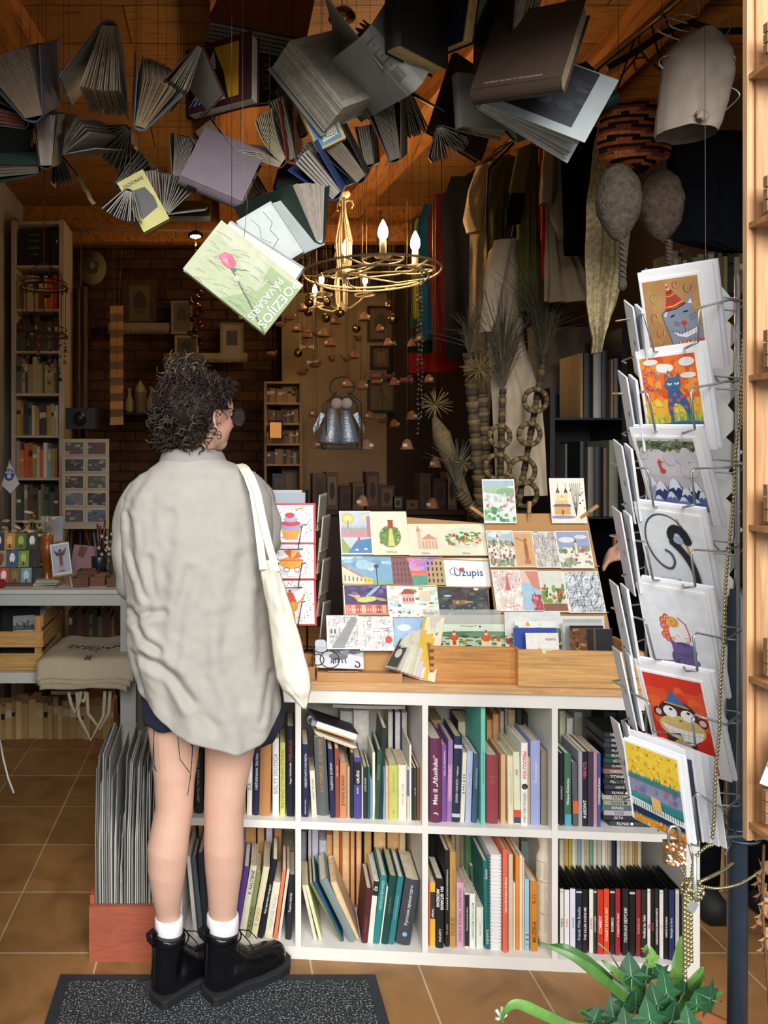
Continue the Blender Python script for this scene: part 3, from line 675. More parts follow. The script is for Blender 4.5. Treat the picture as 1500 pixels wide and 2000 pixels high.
# flat stack of cases
r4 = random.Random(12)
SC = ['#15161a','#1c1c22','#202228','#17181c','#26282c','#1f2c3c','#1a1b20','#8b5a54','#182430','#1c1e24','#2c2a2c','#17181c','#a8a49c','#8b8c88','#46606e','#a9a8a4','#1a1a1c','#22323c']
z = ZM1+.0006
STT = {15:'DVD',16:'ДЕТИ',14:'KINAS',12:'FILMAI',7:'МАКСИМ',8:'TITANIKAS',5:'ВОЙНА',10:'GERVĖ'}
nst = 18
for i in range(nst):
 a = SP(1050+(430+r4.uniform(-8,8))/3.333,1500,.04)[0]; hh = .0155
 if i == 0: a = SP(1050+480/3.333,1500,.03)[0]
 n_ = nst-1-i
 rt = thing('dvd_case','%s DVD case from the bottom of the flat stack in the upper right bay' % ['lowest','second','third','fourth','fifth','sixth','seventh','eighth','ninth','tenth','eleventh','twelfth','13th','14th','15th','16th','17th','topmost'][i],'DVD case',tuple(SW(a,.04+r4.uniform(0,.006),z)),SRZ,'flat stack of DVD cases')
 c = SC[n_]; MB().box((0,0,0),(.19,.136,hh-.0006),c).build('case',PLAST,rt)
 ins = MB(); ins.box((.004,-.0004,.0018),(.186,.0,hh-.0024),'#'+''.join('%02x' % min(255,int(x*255)+r4.randint(0,30)) for x in [v**(1/2.2) for v in hx(c)])).build('paper_insert',PRINT,rt)
 text(STT.get(n_,'FILMAS '+'●■▲◆'[i % 4]),W_ if n_ not in (12,13,15) else BK,rt,Matrix.Translation((.045,-.0009,hh/2)) @ Matrix.Rotation(pi/2,4,'X'),fit=.055,hmax=.0085)
 z += hh
D = [ # standing cases, lower right bay: left, right, colour, text, text colour, position
(145,170,'#e9e6e2','mano',BK,'white'),(174,206,'#f0ece8','DAN','#d83a4c','white, red lettered'),(210,246,'#dfe0ea','Sostinė','#8890a8','pale lilac'),(250,288,'#1b2636','Friends With Benefits','#bcd0e8','dark blue'),
(292,326,'#17171a','THE KILLER INSIDE ME',W_,'black, white capitals'),(335,362,'#eee8dc','ALEKSAS','#c4504c','cream and green'),(364,384,'#1f3a2c','LUCA IR LAUREN',W_,'dark green'),(388,428,'#cf2f22','COMEDY',W_,'bright red'),
(431,466,'#d8502a','STARSKY IR DUO ANT',W_,'orange red'),(470,502,'#2a2022','DOMINO',W_,'dark brown'),(506,538,'#b02030','ГЛАВНЫЙ БАЛБЕС',W_,'crimson'),(552,592,'#1c1c1f','ПОЛНАЯ ВЕРСИЯ',W_,'black, grey picture'),
(597,634,'#121214','',W_,'plain black'),(640,672,'#7c2c28','KARALIUS','#e88a6a','rusty red'),(676,710,'#2c2826','Amžius be Galo',W_,'charcoal'),(714,734,'#e6e2da','laikas',BK,'thin white'),(737,760,'#191416','NAKTIS','#d8474a','black, red lettered'),
(763,788,'#26262a','ALEKSANDRAS MAKEDONIETIS',W_,'dark grey'),(792,818,'#e0dcd4','Lapė','#d87c3c','white with orange patch'),(822,850,'#121214','NINDZĖ IR ŽUDIKAS',W_,'black, yellowish title'),(854,890,'#1c2f5c','Midnight in Paris','#c2cce4','deep blue'),(896,922,'#b4b2ae','',BK,'light grey'),(928,952,'#1a2330','',W_,'blue black')]
for i,(a,b,c,tx,tc,lb) in enumerate(D):
 yb = 1690+(i % 3)*4; o = {'t': [(tx,tc,'u',.2,.72,.42,.01)] if tx else [],'hard': False,'dep': .136,'d': .02+.018*abs(i-20)/20+r4.uniform(0,.006),'bands': [(.004,.996,c)]+([(.94,.97,'#c8c8c8')] if i % 3 == 0 else [])}
 rt = shelf_book((a,b,1250+r4.uniform(0,12),a,b,yb,'#18181b',lb+' DVD case',o),(1050,1360),3.333,ZB1,', lower shelf, right bay','DVD cases in the lower right bay',kind='dvd')
 w = abs(1)
cs = ['#d8cfae','#cfa764','#c9b72e','#e2ddc8','#8fa8b8','#d8cdaf','#cbb98f','#7ba79c','#ddd3ba','#c8c2b4','#e6dfcc','#bfb6a2','#2c3444','#e4e0d4','#cfc9bb','#d9b988','#cdbfa0','#c28d4a','#d8ceb6']
xx = 143; its = []
for c in cs:
 w_ = r4.choice([22,26,30,34]); its.append((xx,xx+w_-2,905+r4.uniform(-15,30),(c,{'cov': c}))); xx += w_
backrow((1050,1360),3.333,ZB1,', lower shelf, right bay','back row in the lower right bay',its,d=.2)
# ring binder and sheaf of papers slumped on top of the second bay books
def slumped(): 
 z = [SP(560+x/K5,1360+y/K5,.05)[1] for x,y in ((300,330),(930,520))]
 rt = thing('ring_binder','black binder slumped across the tops of books in the upper second bay','binder',tuple(SW(SP(560+300/K5,1400,.05)[0],.05,z[0])),SRZ @ Matrix.Rotation(radians(17),4,'Y') @ Matrix.Rotation(radians(-9),4,'X'))
 L = .128
 MB().box((0,0,.004),(L,.2,.021),'#efece4').build('page_block',PAGE,rt)
 mb = MB(); mb.box((-.012,-.002,.021),(L+.002,.2,.0235),'#1b1b1d'); mb.box((-.014,.01,.002),(-.0005,.2,.0235),'#8d9398'); mb.build('cover',COVER,rt)
 MB().box((.004,-.001,0.0),(L-.005,.19,.0036),'#e0a45a').build('divider_sheet',PAPER,rt)
 rg = MB()
 for y in (.03,.05): rg.tube([(-.014+.011*cos(t),y,.012+.011*sin(t)) for t in [pi/2+k*pi/6 for k in range(7)]],.0013,'#c9c9c9')
 rg.build('ring',WIRE,rt)
 text('INSTRUKCIJA',W_,rt,Matrix.Translation((L-.03,.016,.0239)) @ Matrix.Rotation(0,4,'Z'),fit=.03,hmax=.004)
 r2 = thing('paper_sheaf','loose cream sheets sagging under the black binder in upper second bay','papers',tuple(SW(SP(560+290/K5,1400,.05)[0],.045,z[0]-.012)),SRZ @ Matrix.Rotation(radians(19),4,'Y') @ Matrix.Rotation(radians(-9),4,'X'))
 for k in range(3): MB().box((.006*k,.002*k,-.0035*k),(L+.004*(2-k),.19,-.0035*k+.003),['#e4ddca','#d8ccae','#e6c9a0'][k]).build('sheet',PAPER,r2)
slumped()
shelf_book((480,1240,85,480,1240,137,'#dad6cc','white book lying flat across the back row',{'z':SP(800,1360+137/K5,.2)[1],'d':.2,'dep':.15,'pc':'#e5e2da'}),(560,1360),K5,ZM1,', upper second bay','books lying flat in the upper second bay')
# ================================================================ things on the counter board
def card3(name,label,cat,BL,BR,TL,shapes,base='#f4f1ea',group=None,inset=0,t=.0009,mat_=None,uv=None,text_=None,pname='print'):
 "flat card given by three corners; artwork drawn on its front"
 BL,BR,TL = Vector(BL),Vector(BR),Vector(TL); x = (BR-BL); w = x.length; x.normalize()
 z = TL-BL; z = z-x*z.dot(x); h = z.length; z.normalize(); y = z.cross(x)
 M = Matrix(((x.x,y.x,z.x,0),(x.y,y.y,z.y,0),(x.z,y.z,z.z,0),(0,0,0,1)))
 rt = thing(name,label,cat,tuple(BL),M,group)
 MB().box((0,0,0),(w,t,h),base).build('card' if name != 'card' else 'sheet',mat_ or PAPER,rt)
 if shapes:
  mb = MB(); a,b,c,d = uv or (inset,inset,1-inset,1-inset)
  art(mb,a*w,b*h,(c-a)*w,(d-b)*h,shapes); mb.build(pname,PRINT,rt)
 for tt in (text_ or []):
  body,col,u,v,fit,hm = tt[:6]; ang = tt[6] if len(tt) > 6 else 0
  text(body,col,rt,Matrix.Translation((u*w,-.0022,v*h)) @ Matrix.Rotation(pi/2,4,'X') @ Matrix.Rotation(ang,4,'Z'),fit=fit*w,hmax=hm*h)
 return rt
def town(seed,sky='#b9c7cf',roofs=('#b0563f','#c07a60','#a05a4a','#6a5a5a','#e8dcc4','#d8c8b0','#b8b4b0','#efe6d4'),green=('#6f8560','#8a9c74','#a0ae8c'),hor=.6,n=84,wash='#efe9dc'):
 r = random.Random(seed); o = [('r',0,0,1,1,wash),('r',0,hor,1,1,sky),('e',.3,hor+.22,.25,.08,'#e6e6e0'),('e',.75,hor+.3,.2,.06,'#dfe2e0')]
 o += daubs(seed,n//3,(.02,hor-.12,.98,hor+.03),green,(.04,.1),'blob')
 o += daubs(seed+1,n,(.03,.05,.97,hor),roofs,(.02,.06))
 x = r.uniform(.4,.7); o += [('r',x-.03,hor-.2,x+.03,hor+.14,'#efe4cf'),('p',[(x-.04,hor+.14),(x+.04,hor+.14),(x,hor+.26)],'#8a3a30')]
 o += daubs(seed+2,n//4,(.0,.0,1,.18),green,(.04,.09),'blob'); return o
def sketch(seed,cols,bg='#efeee9',n=70):
 r = random.Random(seed); B_ = Vector(hx(bg)); o = [('r',0,0,1,1,bg)]+daubs(seed,26,(.05,.05,.95,.95),[tuple(B_.lerp(Vector(hx(c)),.25)) for c in cols],(.05,.13),'blob')
 for _ in range(n*2):
  u,v = r.random(),r.random(); a = r.choice((pi/2,0,r.uniform(.4,1.2))); L = r.uniform(.05,.22)
  o.append(('l',[(u,v),(min(1,max(0,u+cos(a)*L)),min(1,max(0,v+sin(a)*L)))],r.uniform(.003,.011),r.choice(cols)))
 return o
def oval(seed,tower='#a83a22',kind=0):
 o = [('e',.5,.56,.33,.38,'#e3e6cf'),('e',.5,.42,.3,.25,'#6f8f45')]+daubs(seed,34,(.24,.28,.76,.6),('#3f6a34','#5f8a3c','#8aa848','#c9c46a'),(.02,.05),'blob')
 if kind == 0: o += [('p',[(.42,.2),(.62,.2),(.56,.62),(.5,.62)],'#d9d07a'),('r',.46,.6,.6,.78,tower),('r',.45,.77,.61,.8,'#7a2a1a')]
 else: o = [('e',.5,.55,.38,.33,'#dfe6cd')]+daubs(seed,110,(.16,.32,.84,.72),('#b8452c','#efe4cf','#d8894c','#4f7f3c','#e8d8b8','#7a9a4c'),(.02,.045))
 return o
ANGEL = [('r',0,0,1,1,'#3d2b5e')]+daubs(3,22,(0,.35,1,1),('#5a3f82','#2a1d48','#7a5a9c'),(.05,.12),'blob')+[('r',0,0,1,.32,'#c8604e')]+[('r',.02+.12*i,.02,.11+.12*i,.3,c) for i,c in enumerate(('#d87c5c','#e8a48c','#b84c44','#e0b890','#cc6450','#e8987c','#a84840','#dca080'))]+[('r',.04+.06*i,.1,.06+.06*i,.18,'#f2e0b0') for i in range(15)]+[('e',.52,.5,.24,.1,'#cfc86a',.1),('e',.3,.58,.07,.09,'#d8a070'),('e',.2,.62,.12,.03,'#d8a070',-.3),('e',.85,.5,.13,.05,'#b8a05a',-.2)]+[('e',.6+.035*i,.72+.03*i,.18,.035,c,.75) for i,c in enumerate(('#7fa6c4','#a8c4d8','#5f88b0','#b8d0e0','#8fb0cc'))]
STREET = [('r',0,0,1,1,'#7fa9c4')]+daubs(8,18,(0,.45,1,1),('#a9c6d6','#c8d8dc','#6f9cbc'),(.06,.16),'blob')+[('p',[(0,.62),(.45,.2),(.45,0),(0,0)],'#e6d6b0'),('p',[(0,.66),(.47,.2),(.45,.17),(0,.6)],'#c86a4a'),('p',[(.42,.26),(.7,.14),(.7,0),(.42,0)],'#e0c060'),('p',[(.6,.2),(.8,.1),(1,.14),(1,0),(.6,0)],'#7fb0a0')]+[('r',.04+.08*i,.1,.07+.08*i,.3-.025*i,'#6a7a80') for i in range(8)]+[('r',.68,0,.7,.6,'#34424c'),('e',.69,.6,.05,.06,'#34424c')]
SUNSET = [('r',0,0,1,1,'#b08ac8')]+daubs(9,30,(.25,.3,.8,1),('#c8a0d4','#e07ab0','#f0a0a8','#8f78b8'),(.04,.1),'blob')+[('r',.3,.2,.7,.5,'#e86a7c'),('e',.5,.3,.2,.12,'#f08a5c'),('p',[(0,0),(0,1),(.3,.95),(.4,0)],'#8a5a58'),('p',[(1,0),(1,1),(.85,.95),(.62,.3),(.62,0)],'#c8a878'),('r',.38,0,.66,.34,'#5fa08c')]+[('r',.68+.08*(i%4),.1+.2*(i//4),.71+.08*(i%4),.22+.2*(i//4),'#3a2e30') for i in range(16)]+[('r',.03+.07*(i%5),.1+.2*(i//5),.05+.07*(i%5),.22+.2*(i//5),'#5c3a40') for i in range(20)]
BRIDGE = [('r',0,0,1,1,'#c3cfd8'),('e',.25,.84,.22,.14,'#d8c070'),('e',.25,.84,.14,.09,'#e6d690'),('l',[(.24,.6),(.25,.8)],.03,'#7a6a40'),('e',.8,.88,.1,.06,'#f2dc90'),('r',0,.52,1,.6,'#a8a4a0'),('r',0,.38,1,.52,'#c8909c'),('p',[(0,.4),(.3,.1),(.25,0),(0,0)],'#9aa850'),('p',[(.2,.02),(.5,.3),(1,.36),(1,0),(.2,0)],'#4c80b0'),('r',.55,.28,.62,.38,'#c8403c'),('r',.88,.4,1,.9,'#b87878'),('e',.5,.08,.06,.02,'#e8eef2'),('e',.8,.1,.06,.02,'#e8eef2')]+[('r',.05*i,.58,.05*i+.015,.66,'#8a8884') for i in range(20)]
NIGHT = [('r',0,0,1,1,'#32383a')]+daubs(11,60,(0,0,1,1),('#3f4a4c','#22282a','#5a6460','#4a4a44','#6a5a4c'),(.03,.1),'blob')+[('e',.78,.92,.05,.05,'#e8dca0'),('p',[(.25,.55),(.6,.55),(.5,.85),(.38,.85)],'#4a2e28'),('r',.28,.42,.58,.56,'#8a6a4c'),('r',.36,.45,.4,.52,'#f0c060'),('e',.2,.7,.08,.03,'#cfd6d8'),('e',.6,.5,.1,.02,'#d8a070')]+daubs(12,34,(0,0,1,.4),('#a8b0ac','#d0d0c4','#88807c'),(.005,.02))
MILL = [('r',0,0,1,1,'#eceee6')]+daubs(13,50,(0,.1,1,1),('#8fb070','#c8d8b8','#b8d0e0','#e0c8b0','#6f8f5c'),(.02,.07),'blob')+[('r',.28,.42,.52,.72,'#e8b0a0'),('p',[(.25,.72),(.55,.72),(.46,.88),(.34,.88)],'#a04c3c'),('r',.62,.5,.85,.82,'#e6d0b8')]+[('r',.3+.06*i,.5,.33+.06*i,.6,'#6a4a44') for i in range(4)]+daubs(14,24,(.1,0,.9,.3),('#5a6068','#9ab0b8','#3c4448'),(.005,.03))
BWTREE = sketch(21,('#6a6a6a','#9a9a98','#3f4042','#b8b8b4'),'#d8d8d4',90)+[('p',[(.1,0),(.5,0),(1,.9),(.8,1)],'#8a8a88'),('r',.05,.4,.35,.7,'#c8c8c4'),('r',.08,.45,.14,.6,'#4a4a4a'),('r',.2,.45,.26,.6,'#4a4a4a')]
REDSK = sketch(22,('#7a7a7c','#a8a8a6','#4a4a4c','#c8a090'),'#eeece6',80)+[('e',.84,.32,.1,.11,'#d83a30')]
def cw(name,label,q,Yt,Yb,shapes,grp='postcards on the display boards',**kw):
 "q = left, top, right, bottom in picture pixels; the card stands between depths Yb (foot) and Yt (head)"
 l,t,r,b = q[:4]; lb,rb = (q[4],q[5]) if len(q) > 4 else (l+(l-443)*(Yt/Yb-1),r+(r-443)*(Yt/Yb-1))
 return card3('postcard',label,'postcard',P(lb,b,Yb),P(rb,b,Yb),P(l,t,Yt),shapes,group=grp,**kw)
def zY(z,px,py): return (H0-z)*F/(py-900)
# --- stepped kraft display stand A (three rows)
def lerpY(y,y0=998,y1=1215,Y0=2.56,Y1=2.42): return Y0+(Y1-Y0)*(y-y0)/(y1-y0)
def board(name,label,tl,tr,br,bl,Yt,Yb,ledges,foot=True):
 A,B,C,D = P(*tl,Yt),P(*tr,Yt),P(*br,Yb),P(*bl,Yb); rt = thing(name,label,'display stand',tuple(D))
 nrm = (B-A).cross(D-A).normalized(); nrm = nrm if nrm.y > 0 else -nrm; K = nrm*.005
 ex = (D-A).normalized(); low = (D.z-(ZC0+.001))/(-ex.z) if ex.z < 0 else 0
 D2,C2 = D+ex*low,C+(C-B).normalized()*((C.z-(ZC0+.001))/(-(C-B).normalized().z))
 mb = MB(); mb.hexa([D2,C2,C2+K,D2+K,A,B,B+K,A+K],'#b98d5a'); mb.build('backboard',PAPER,rt,True)
 for i,y in enumerate(ledges):
  t = (y-tl[1])/(br[1]-tl[1]); a = A+(D-A)*t; b = B+(C-B)*t; f = -nrm*.012
  MB().hexa([a+f,b+f,b-nrm*.0006,a-nrm*.0006,a+f+Vector((0,0,.0025)),b+f+Vector((0,0,.0025)),b-nrm*.0006+Vector((0,0,.0025)),a-nrm*.0006+Vector((0,0,.0025))],'#c89f6a').build('ledge',PAPER,rt,True)
 E,G = A+(B-A)*.3,A+(B-A)*.7
 for q in (E,G):
  base = Vector((q.x,q.y+.14,ZC0+.001)); MB().tube([q-ex*(-.03)+K,base],.006,'#a97c4c',n=4,smooth=False).build('prop',PAPER,rt,True)
 return rt
board('display_board','kraft display stand holding three rows of painted town postcards',(664,1000),(948,1022),(958,1222),(672,1222),2.585,2.45,(1087,1145,1208))
board('display_board','kraft cardboard display stand with clothespins along its top edge',(945,1003),(1146,1003),(1188,1212),(968,1212),2.56,2.425,(1111,1199))
Y1 = lerpY
def rowc(items,y0,y1,Ya,Yb_):
 for it in items:
  (l,t,r,b),lab,sh = it[:3]; kw = it[3] if len(it) > 3 else {}
  cw('postcard',lab,(l,t,r,b),Ya,Yb_,sh,**kw)
V_ = [('Vilnius','#8a8060',.5,.07,.3,.06)]
rowc([((662,998,723,1083),'postcard of a stone bridge, tree and blue river',BRIDGE,{'inset':.03}),
 ((723,999,793,1084),'postcard with oval view of a red tower on green hill',oval(1),{'base':'#efe9cf','text_':V_}),
 ((853,1023,948,1085),'cream postcard with oval of red roofed old town',oval(2,kind=1),{'base':'#efe9cf','text_':V_}),
 ((793,1023,853,1085),'cream postcard with pale pink cathedral drawing',[('r',.3,.2,.42,.75,'#e8c8b0'),('p',[(.28,.75),(.44,.75),(.36,.95)],'#dc9c80'),('r',.42,.2,.95,.5,'#ecd0b8'),('p',[(.42,.5),(.95,.5),(.68,.68)],'#dc9c80')]+[('r',.46+.1*i,.2,.5+.1*i,.46,'#d8a084') for i in range(5)],{'base':'#efe9cf','text_':V_})],998,1085,2.565,2.51)
rowc([((666,1083,763,1141),'postcard of a street corner under wide blue sky',STREET,{}),
 ((763,1087,865,1143),'postcard of a street canyon under violet pink sunset',SUNSET,{}),
 ((865,1090,954,1146),'white postcard with handwritten blue Užupis lettering',[('e',.36,.62,.03,.045,'#e2503c'),('e',.4,.62,.03,.045,'#e2503c'),('p',[(.335,.6),(.425,.6),(.38,.5)],'#e2503c'),('l',spiral(.2,.5,.12,.05,.3,5.5,14,1.5),.012,'#34508c')],{'base':'#f8f6f3','text_':[('Užupis','#2c4a8c',.52,.45,.62,.42)]})],0,0,2.528,2.49)
rowc([((670,1142,756,1200),'postcard of a winged figure flying over red roofs at night',ANGEL,{'inset':.02}),
 ((756,1143,853,1206),'pale postcard of a riverside mill house with trees',MILL,{'base':'#f4f1ea'}),
 ((853,1146,950,1206),'dark postcard of a house by the water at night',NIGHT,{})],0,0,2.49,2.452)
cw('','black and white postcard of a tree lined facade',(637,1202,700,1268),2.42,2.39,BWTREE,inset=.04)
cw('','ink sketch postcard with a bright red blot',(700,1204,767,1271),2.415,2.385,REDSK)
cw('','postcard with blue sky half hidden behind the sketch postcard',(768,1207,835,1270),2.425,2.4,[('r',0,0,1,1,'#9cc0e0'),('e',.3,.7,.2,.1,'#eef0f2'),('e',.7,.5,.25,.1,'#f2ead8')])
B2 = [((948,1036,1000,1108),'narrow postcard of red roofs around a white tower',town(31,hor=.68)),
 ((998,1037,1038,1108),'orange toned postcard of a statue blowing a trumpet',[('r',0,0,1,1,'#ddb184'),('r',.1,.06,.9,.94,'#d9a878'),('e',.6,.45,.1,.28,'#a8622c'),('e',.62,.75,.08,.06,'#a8622c'),('l',[(.6,.7),(.15,.82)],.05,'#a8622c'),('r',.45,.06,.75,.2,'#b87840')]),
 ((1037,1038,1083,1109),'ink postcard of bare branches over a staircase',sketch(33,('#4a4442','#8a7a74','#6a6060','#a8706a'),'#dfdcd4',110)),
 ((1083,1037,1148,1110),'postcard of a violet church tower among red buildings',town(34,sky='#9aa6c8',roofs=('#8a4a58','#6a5a7c','#a86a50','#c87860','#e0c8b0'),hor=.55,n=40))]
for q,lab,sh in B2: cw('',lab,q,2.522,2.474,sh,inset=.02)
B3 = [((959,1113,1014,1194),'pale postcard with red outlined spire',sketch(35,('#c8605c','#d88a80','#b85450'),'#f0ebe2',70)+[('p',[(.4,.5),(.6,.5),(.52,.95)],'#c8706a')]),
 ((1012,1114,1050,1194),'postcard of pink houses over light blue water',[('r',0,0,1,1,'#a8c8dc'),('r',0,.7,1,1,'#e8c8b8'),('p',[(.3,1),(1,1),(1,.5),(.6,.6)],'#d88a78'),('r',.5,0,1,.4,'#b04a5c')]+daubs(36,14,(.5,.02,1,.4),('#c8606c','#8a3a4a','#e0a090'),(.03,.08))),
 ((1049,1115,1097,1195),'postcard of green bushes and a rusty red roof',[('r',0,0,1,1,'#dde0d4')]+daubs(37,46,(0,.15,1,.65),('#7f9a3c','#a8b050','#4f6f34','#c85c34'),(.04,.1),'blob')+[('r',0,0,1,.18,'#8a5a44')]),
 ((1097,1116,1168,1197),'black ink postcard of a gateway seen from below',sketch(38,('#2c3440','#4a5868','#8a98a8','#1c2028'),'#e8ecee',130))]
for q,lab,sh in B3: cw('',lab,q,2.472,2.418,sh,inset=.02)
cw('','tall postcard of a misty green town clipped to the display top, left',(941,936,1004,1022),2.56,2.535,[('r',0,0,1,1,'#dfe6e0'),('r',0,.86,1,1,'#a8bcd0'),('e',.4,.78,.5,.1,'#a8c4a0'),('e',.8,.72,.4,.1,'#88b088')]+daubs(39,60,(.03,.25,.97,.66),('#c8706c','#e0b0a8','#b8c8c0','#98a8a0','#d8d0c8'),(.02,.05))+daubs(40,26,(0,0,1,.3),('#6fa86a','#98c890','#4f8f58'),(.04,.09),'blob'),inset=.03)
CH = [('r',0,0,1,1,'#efe9d8'),('r',.12,.35,.5,.5,'#e6c870'),('r',.16,.5,.26,.68,'#e8d490'),('r',.4,.5,.5,.68,'#e8d490'),('p',[(.15,.68),(.27,.68),(.21,.82)],'#4a4258'),('p',[(.39,.68),(.51,.68),(.45,.82)],'#4a4258'),('l',[(.21,.8),(.21,.9)],.012,'#2c2830'),('l',[(.45,.8),(.45,.9)],.012,'#2c2830'),('p',[(.26,.56),(.4,.56),(.33,.66)],'#e0b858'),('r',.08,.18,.55,.36,'#d8a858'),('p',[(.04,.36),(.6,.36),(.55,.42),(.1,.42)],'#7a5a80'),('r',.3,.18,.36,.28,'#8a4a30'),('e',.3,.12,.4,.04,'#9a90b0')]+[('l',[(.72,.14),(.72+dx*.5,.5),(.72+dx,.9)],.014,'#2a2028') for dx in (-.14,-.08,-.02,.05,.1,.16)]+daubs(41,24,(.58,.3,.98,.8),('#4a3448','#6a5068','#2c2430'),(.006,.03))
cw('','tall postcard of a twin towered yellow church beside bare trees',(1072,934,1140,1022),2.56,2.535,CH,inset=.02)
def peg(label,a,b,Y):
 A,B = P(*a,Y),P(*b,Y); d = (B-A); L = d.length; d.normalize()
 s = Vector((d.z,0,-d.x)); n = Vector((0,1,0)); rt = thing('clothespin',label,'clothespin',tuple(A),None,'clothespins on the display board')
 for k in (-1,1):
  o = n*(.0035*k); mb = MB(); q = lambda p,t_,w_: p
  mb.hexa([A+o-s*.005-n*.002,B+o*.4-s*.005-n*.002,B+o*.4-s*.005+n*.002,A+o-s*.005+n*.002,A+o+s*.005-n*.002,B+o*.4+s*.005-n*.002,B+o*.4+s*.005+n*.002,A+o+s*.005+n*.002],'#b98a52')
  mb.build('prong',WOODX,rt,True)
 m_ = A+d*L*.55; MB().tube([m_-s*.007+n*.006,m_+n*.0075,m_+s*.007+n*.006,m_+s*.007-n*.006,m_-n*.0075,m_-s*.007-n*.006,m_-s*.007+n*.006],.0011,'#9a9a9a').build('spring',WIRE,rt,True)
peg('wooden clothespin gripping the misty green town postcard',(919,990),(955,1015),2.545)
peg('upright wooden clothespin in the middle of the board top',(1034,979),(1032,1020),2.55)
peg('wooden clothespin gripping the twin towered church postcard',(1167,987),(1133,1012),2.54)
# --- wooden drawers used as postcard boxes
def tray(name,label,cat,l,r,ytop,ybot,dep,col,m,t=.008,joints=False,Yf=None,split=None):
 Y = Yf or zY(ZC0,l,ybot); xl,xr = P(l,1300,Y).x,P(r,1300,Y).x; zt = P(l,ytop,Y).z; z0 = ZC0+.0008
 # follow the slant of the counter
 o = Vector((xl,Y,z0)); rt = thing(name,label,cat,tuple(o),SRZ); w = (xr-xl)/cos(SA); h = zt-z0
 def pb(a,b,nm): MB().box(a,b,col).build(nm,m,rt)
 pb((0,0,0),(w,t,h),'front_panel'); pb((0,dep-t,0),(w,dep,h),'back_panel')
 pb((0,t,0),(t,dep-t,h),'side_panel'); pb((w-t,t,0),(w,dep-t,h),'side_panel'); pb((t,t,0),(w-t,dep-t,.004),'bottom')
 if split: pb((w*split-t/2,t,.004),(w*split+t/2,dep-t,h),'partition')
 if joints:
  jb = MB()
  for k in range(5): jb.box((-.0004,-.0004,h*(k+.1)/5),(.011,t*.8,h*(k+.55)/5),'#7a4a22')
  jb.build('dovetail_joint',WOODX,rt)
 return rt,w,h,xl,Y
_,w1,h1,_,YA = tray('drawer_box','oak drawer with dovetailed corner holding panorama postcards','box',840,1005,1262,1331,.2,'#d0924e',WOODX,joints=True)
_,w2,h2,_,YB2 = tray('drawer_box','wide two compartment pine drawer with piece of tape on its rim','box',1012,1248,1269,1341,.2,'#dca868',WOODX,split=.5)
card3('adhesive_tape','scrap of pale adhesive tape on the pine drawer rim','tape',P(1059,1276,YB2-.006),P(1077,1276.5,YB2-.006),P(1059,1266,YB2-.006),[],base='#e8e2b8',t=.0003)
rt,wk,hk,_,YK = tray('kraft_tray','shallow kraft cardboard tray holding a cat photograph','tray',619,783,1313,1331,.15,'#c08e5c',PAPER,t=.003)
tray('kraft_tray','small kraft cardboard tray beside the tote bag','tray',585,615,1302,1327,.16,'#b8854f',PAPER,t=.003)
# sleeve of clear plastic with panorama postcards
PANO = [('r',0,0,1,1,'#b8cdb8'),('r',0,.6,1,1,'#d6e2cc'),('e',.5,.56,.6,.14,'#5a7a5c'),('e',.8,.55,.4,.14,'#6f8f70')]+daubs(51,60,(0,0,1,.5),('#4a6034','#5f7a3c','#7a8a48','#34482a','#a89a48'),(.02,.06),'blob')+[('r',.19,0,.32,.36,'#ead6a8'),('e',.255,.42,.06,.14,'#c8502c'),('r',.235,.52,.275,.66,'#ead6a8'),('e',.255,.67,.02,.06,'#c8502c'),('r',.23,.1,.28,.28,'#b04428'),('r',.63,0,.77,.34,'#ead6a8'),('e',.7,.4,.07,.16,'#cc5830'),('r',.68,.52,.72,.68,'#ead6a8'),('e',.7,.68,.02,.07,'#c8502c'),('r',.84,0,.9,.3,'#ead6a8'),('e',.87,.34,.03,.1,'#c8502c'),('l',[(.35,.93),(.5,.9),(.58,.95)],.006,'#3a3a34'),('e',.62,.9,.015,.04,'#2c3030')]
cw('','panorama photograph postcard of red domed church above trees',(850,1219,990,1300),YA+.05,YA+.03,[PANO[0]]+[vmap(q,.44,.56) for q in PANO[1:]],inset=.0)
pc = thing('card_sleeve','clear plastic sleeve around the panorama postcards','plastic sleeve',tuple(P(842,1300,YA+.06)))
MB().box((0,0,0),(.235,.0012,.155),'#e8eee8').build('sleeve_panel',SLEEVE,pc); MB().box((0,.06,0),(.235,.0612,.16),'#e8eee8').build('sleeve_panel',SLEEVE,pc)
for i,(l,t,r,sh,lb) in enumerate([(985,1195,1094,town(61,sky='#dfe4dc'),'watercolour town postcard standing in pine drawer'),(1005,1213,1085,daubs(62,40,(0,0,1,1),('#c86a2c','#e0a050','#7fb0a8','#e8e4d8','#5f8a9c'),(.04,.1)),'bright patchwork postcard in pine drawer'),
 (1002,1226,1086,[('r',0,0,1,1,'#2c48a0'),('p',[(0,.2),(.5,.6),(1,.3),(1,0),(0,0)],'#8fb0c0')],'deep blue postcard in pine drawer'),(1026,1236,1090,[('r',0,0,1,1,'#efeae2'),('p',[(.15,.3),(.65,.3),(.4,.6)],'#b8bcc4'),('r',.2,.05,.6,.28,'#d0d0d4')]+[('r',.22+.09*k,.05,.25+.09*k,.28,'#8a90a0') for k in range(5)],'white postcard of a columned portico in pine drawer')]):
 cw('',lb,(l,t,r,1305),YB2+.09-.02*i,YB2+.075-.02*i,sh,grp='postcards standing in the pine drawer',text_=[('VILNIUS','#4a5a78',.75,.82,.34,.1)] if i == 3 else None)
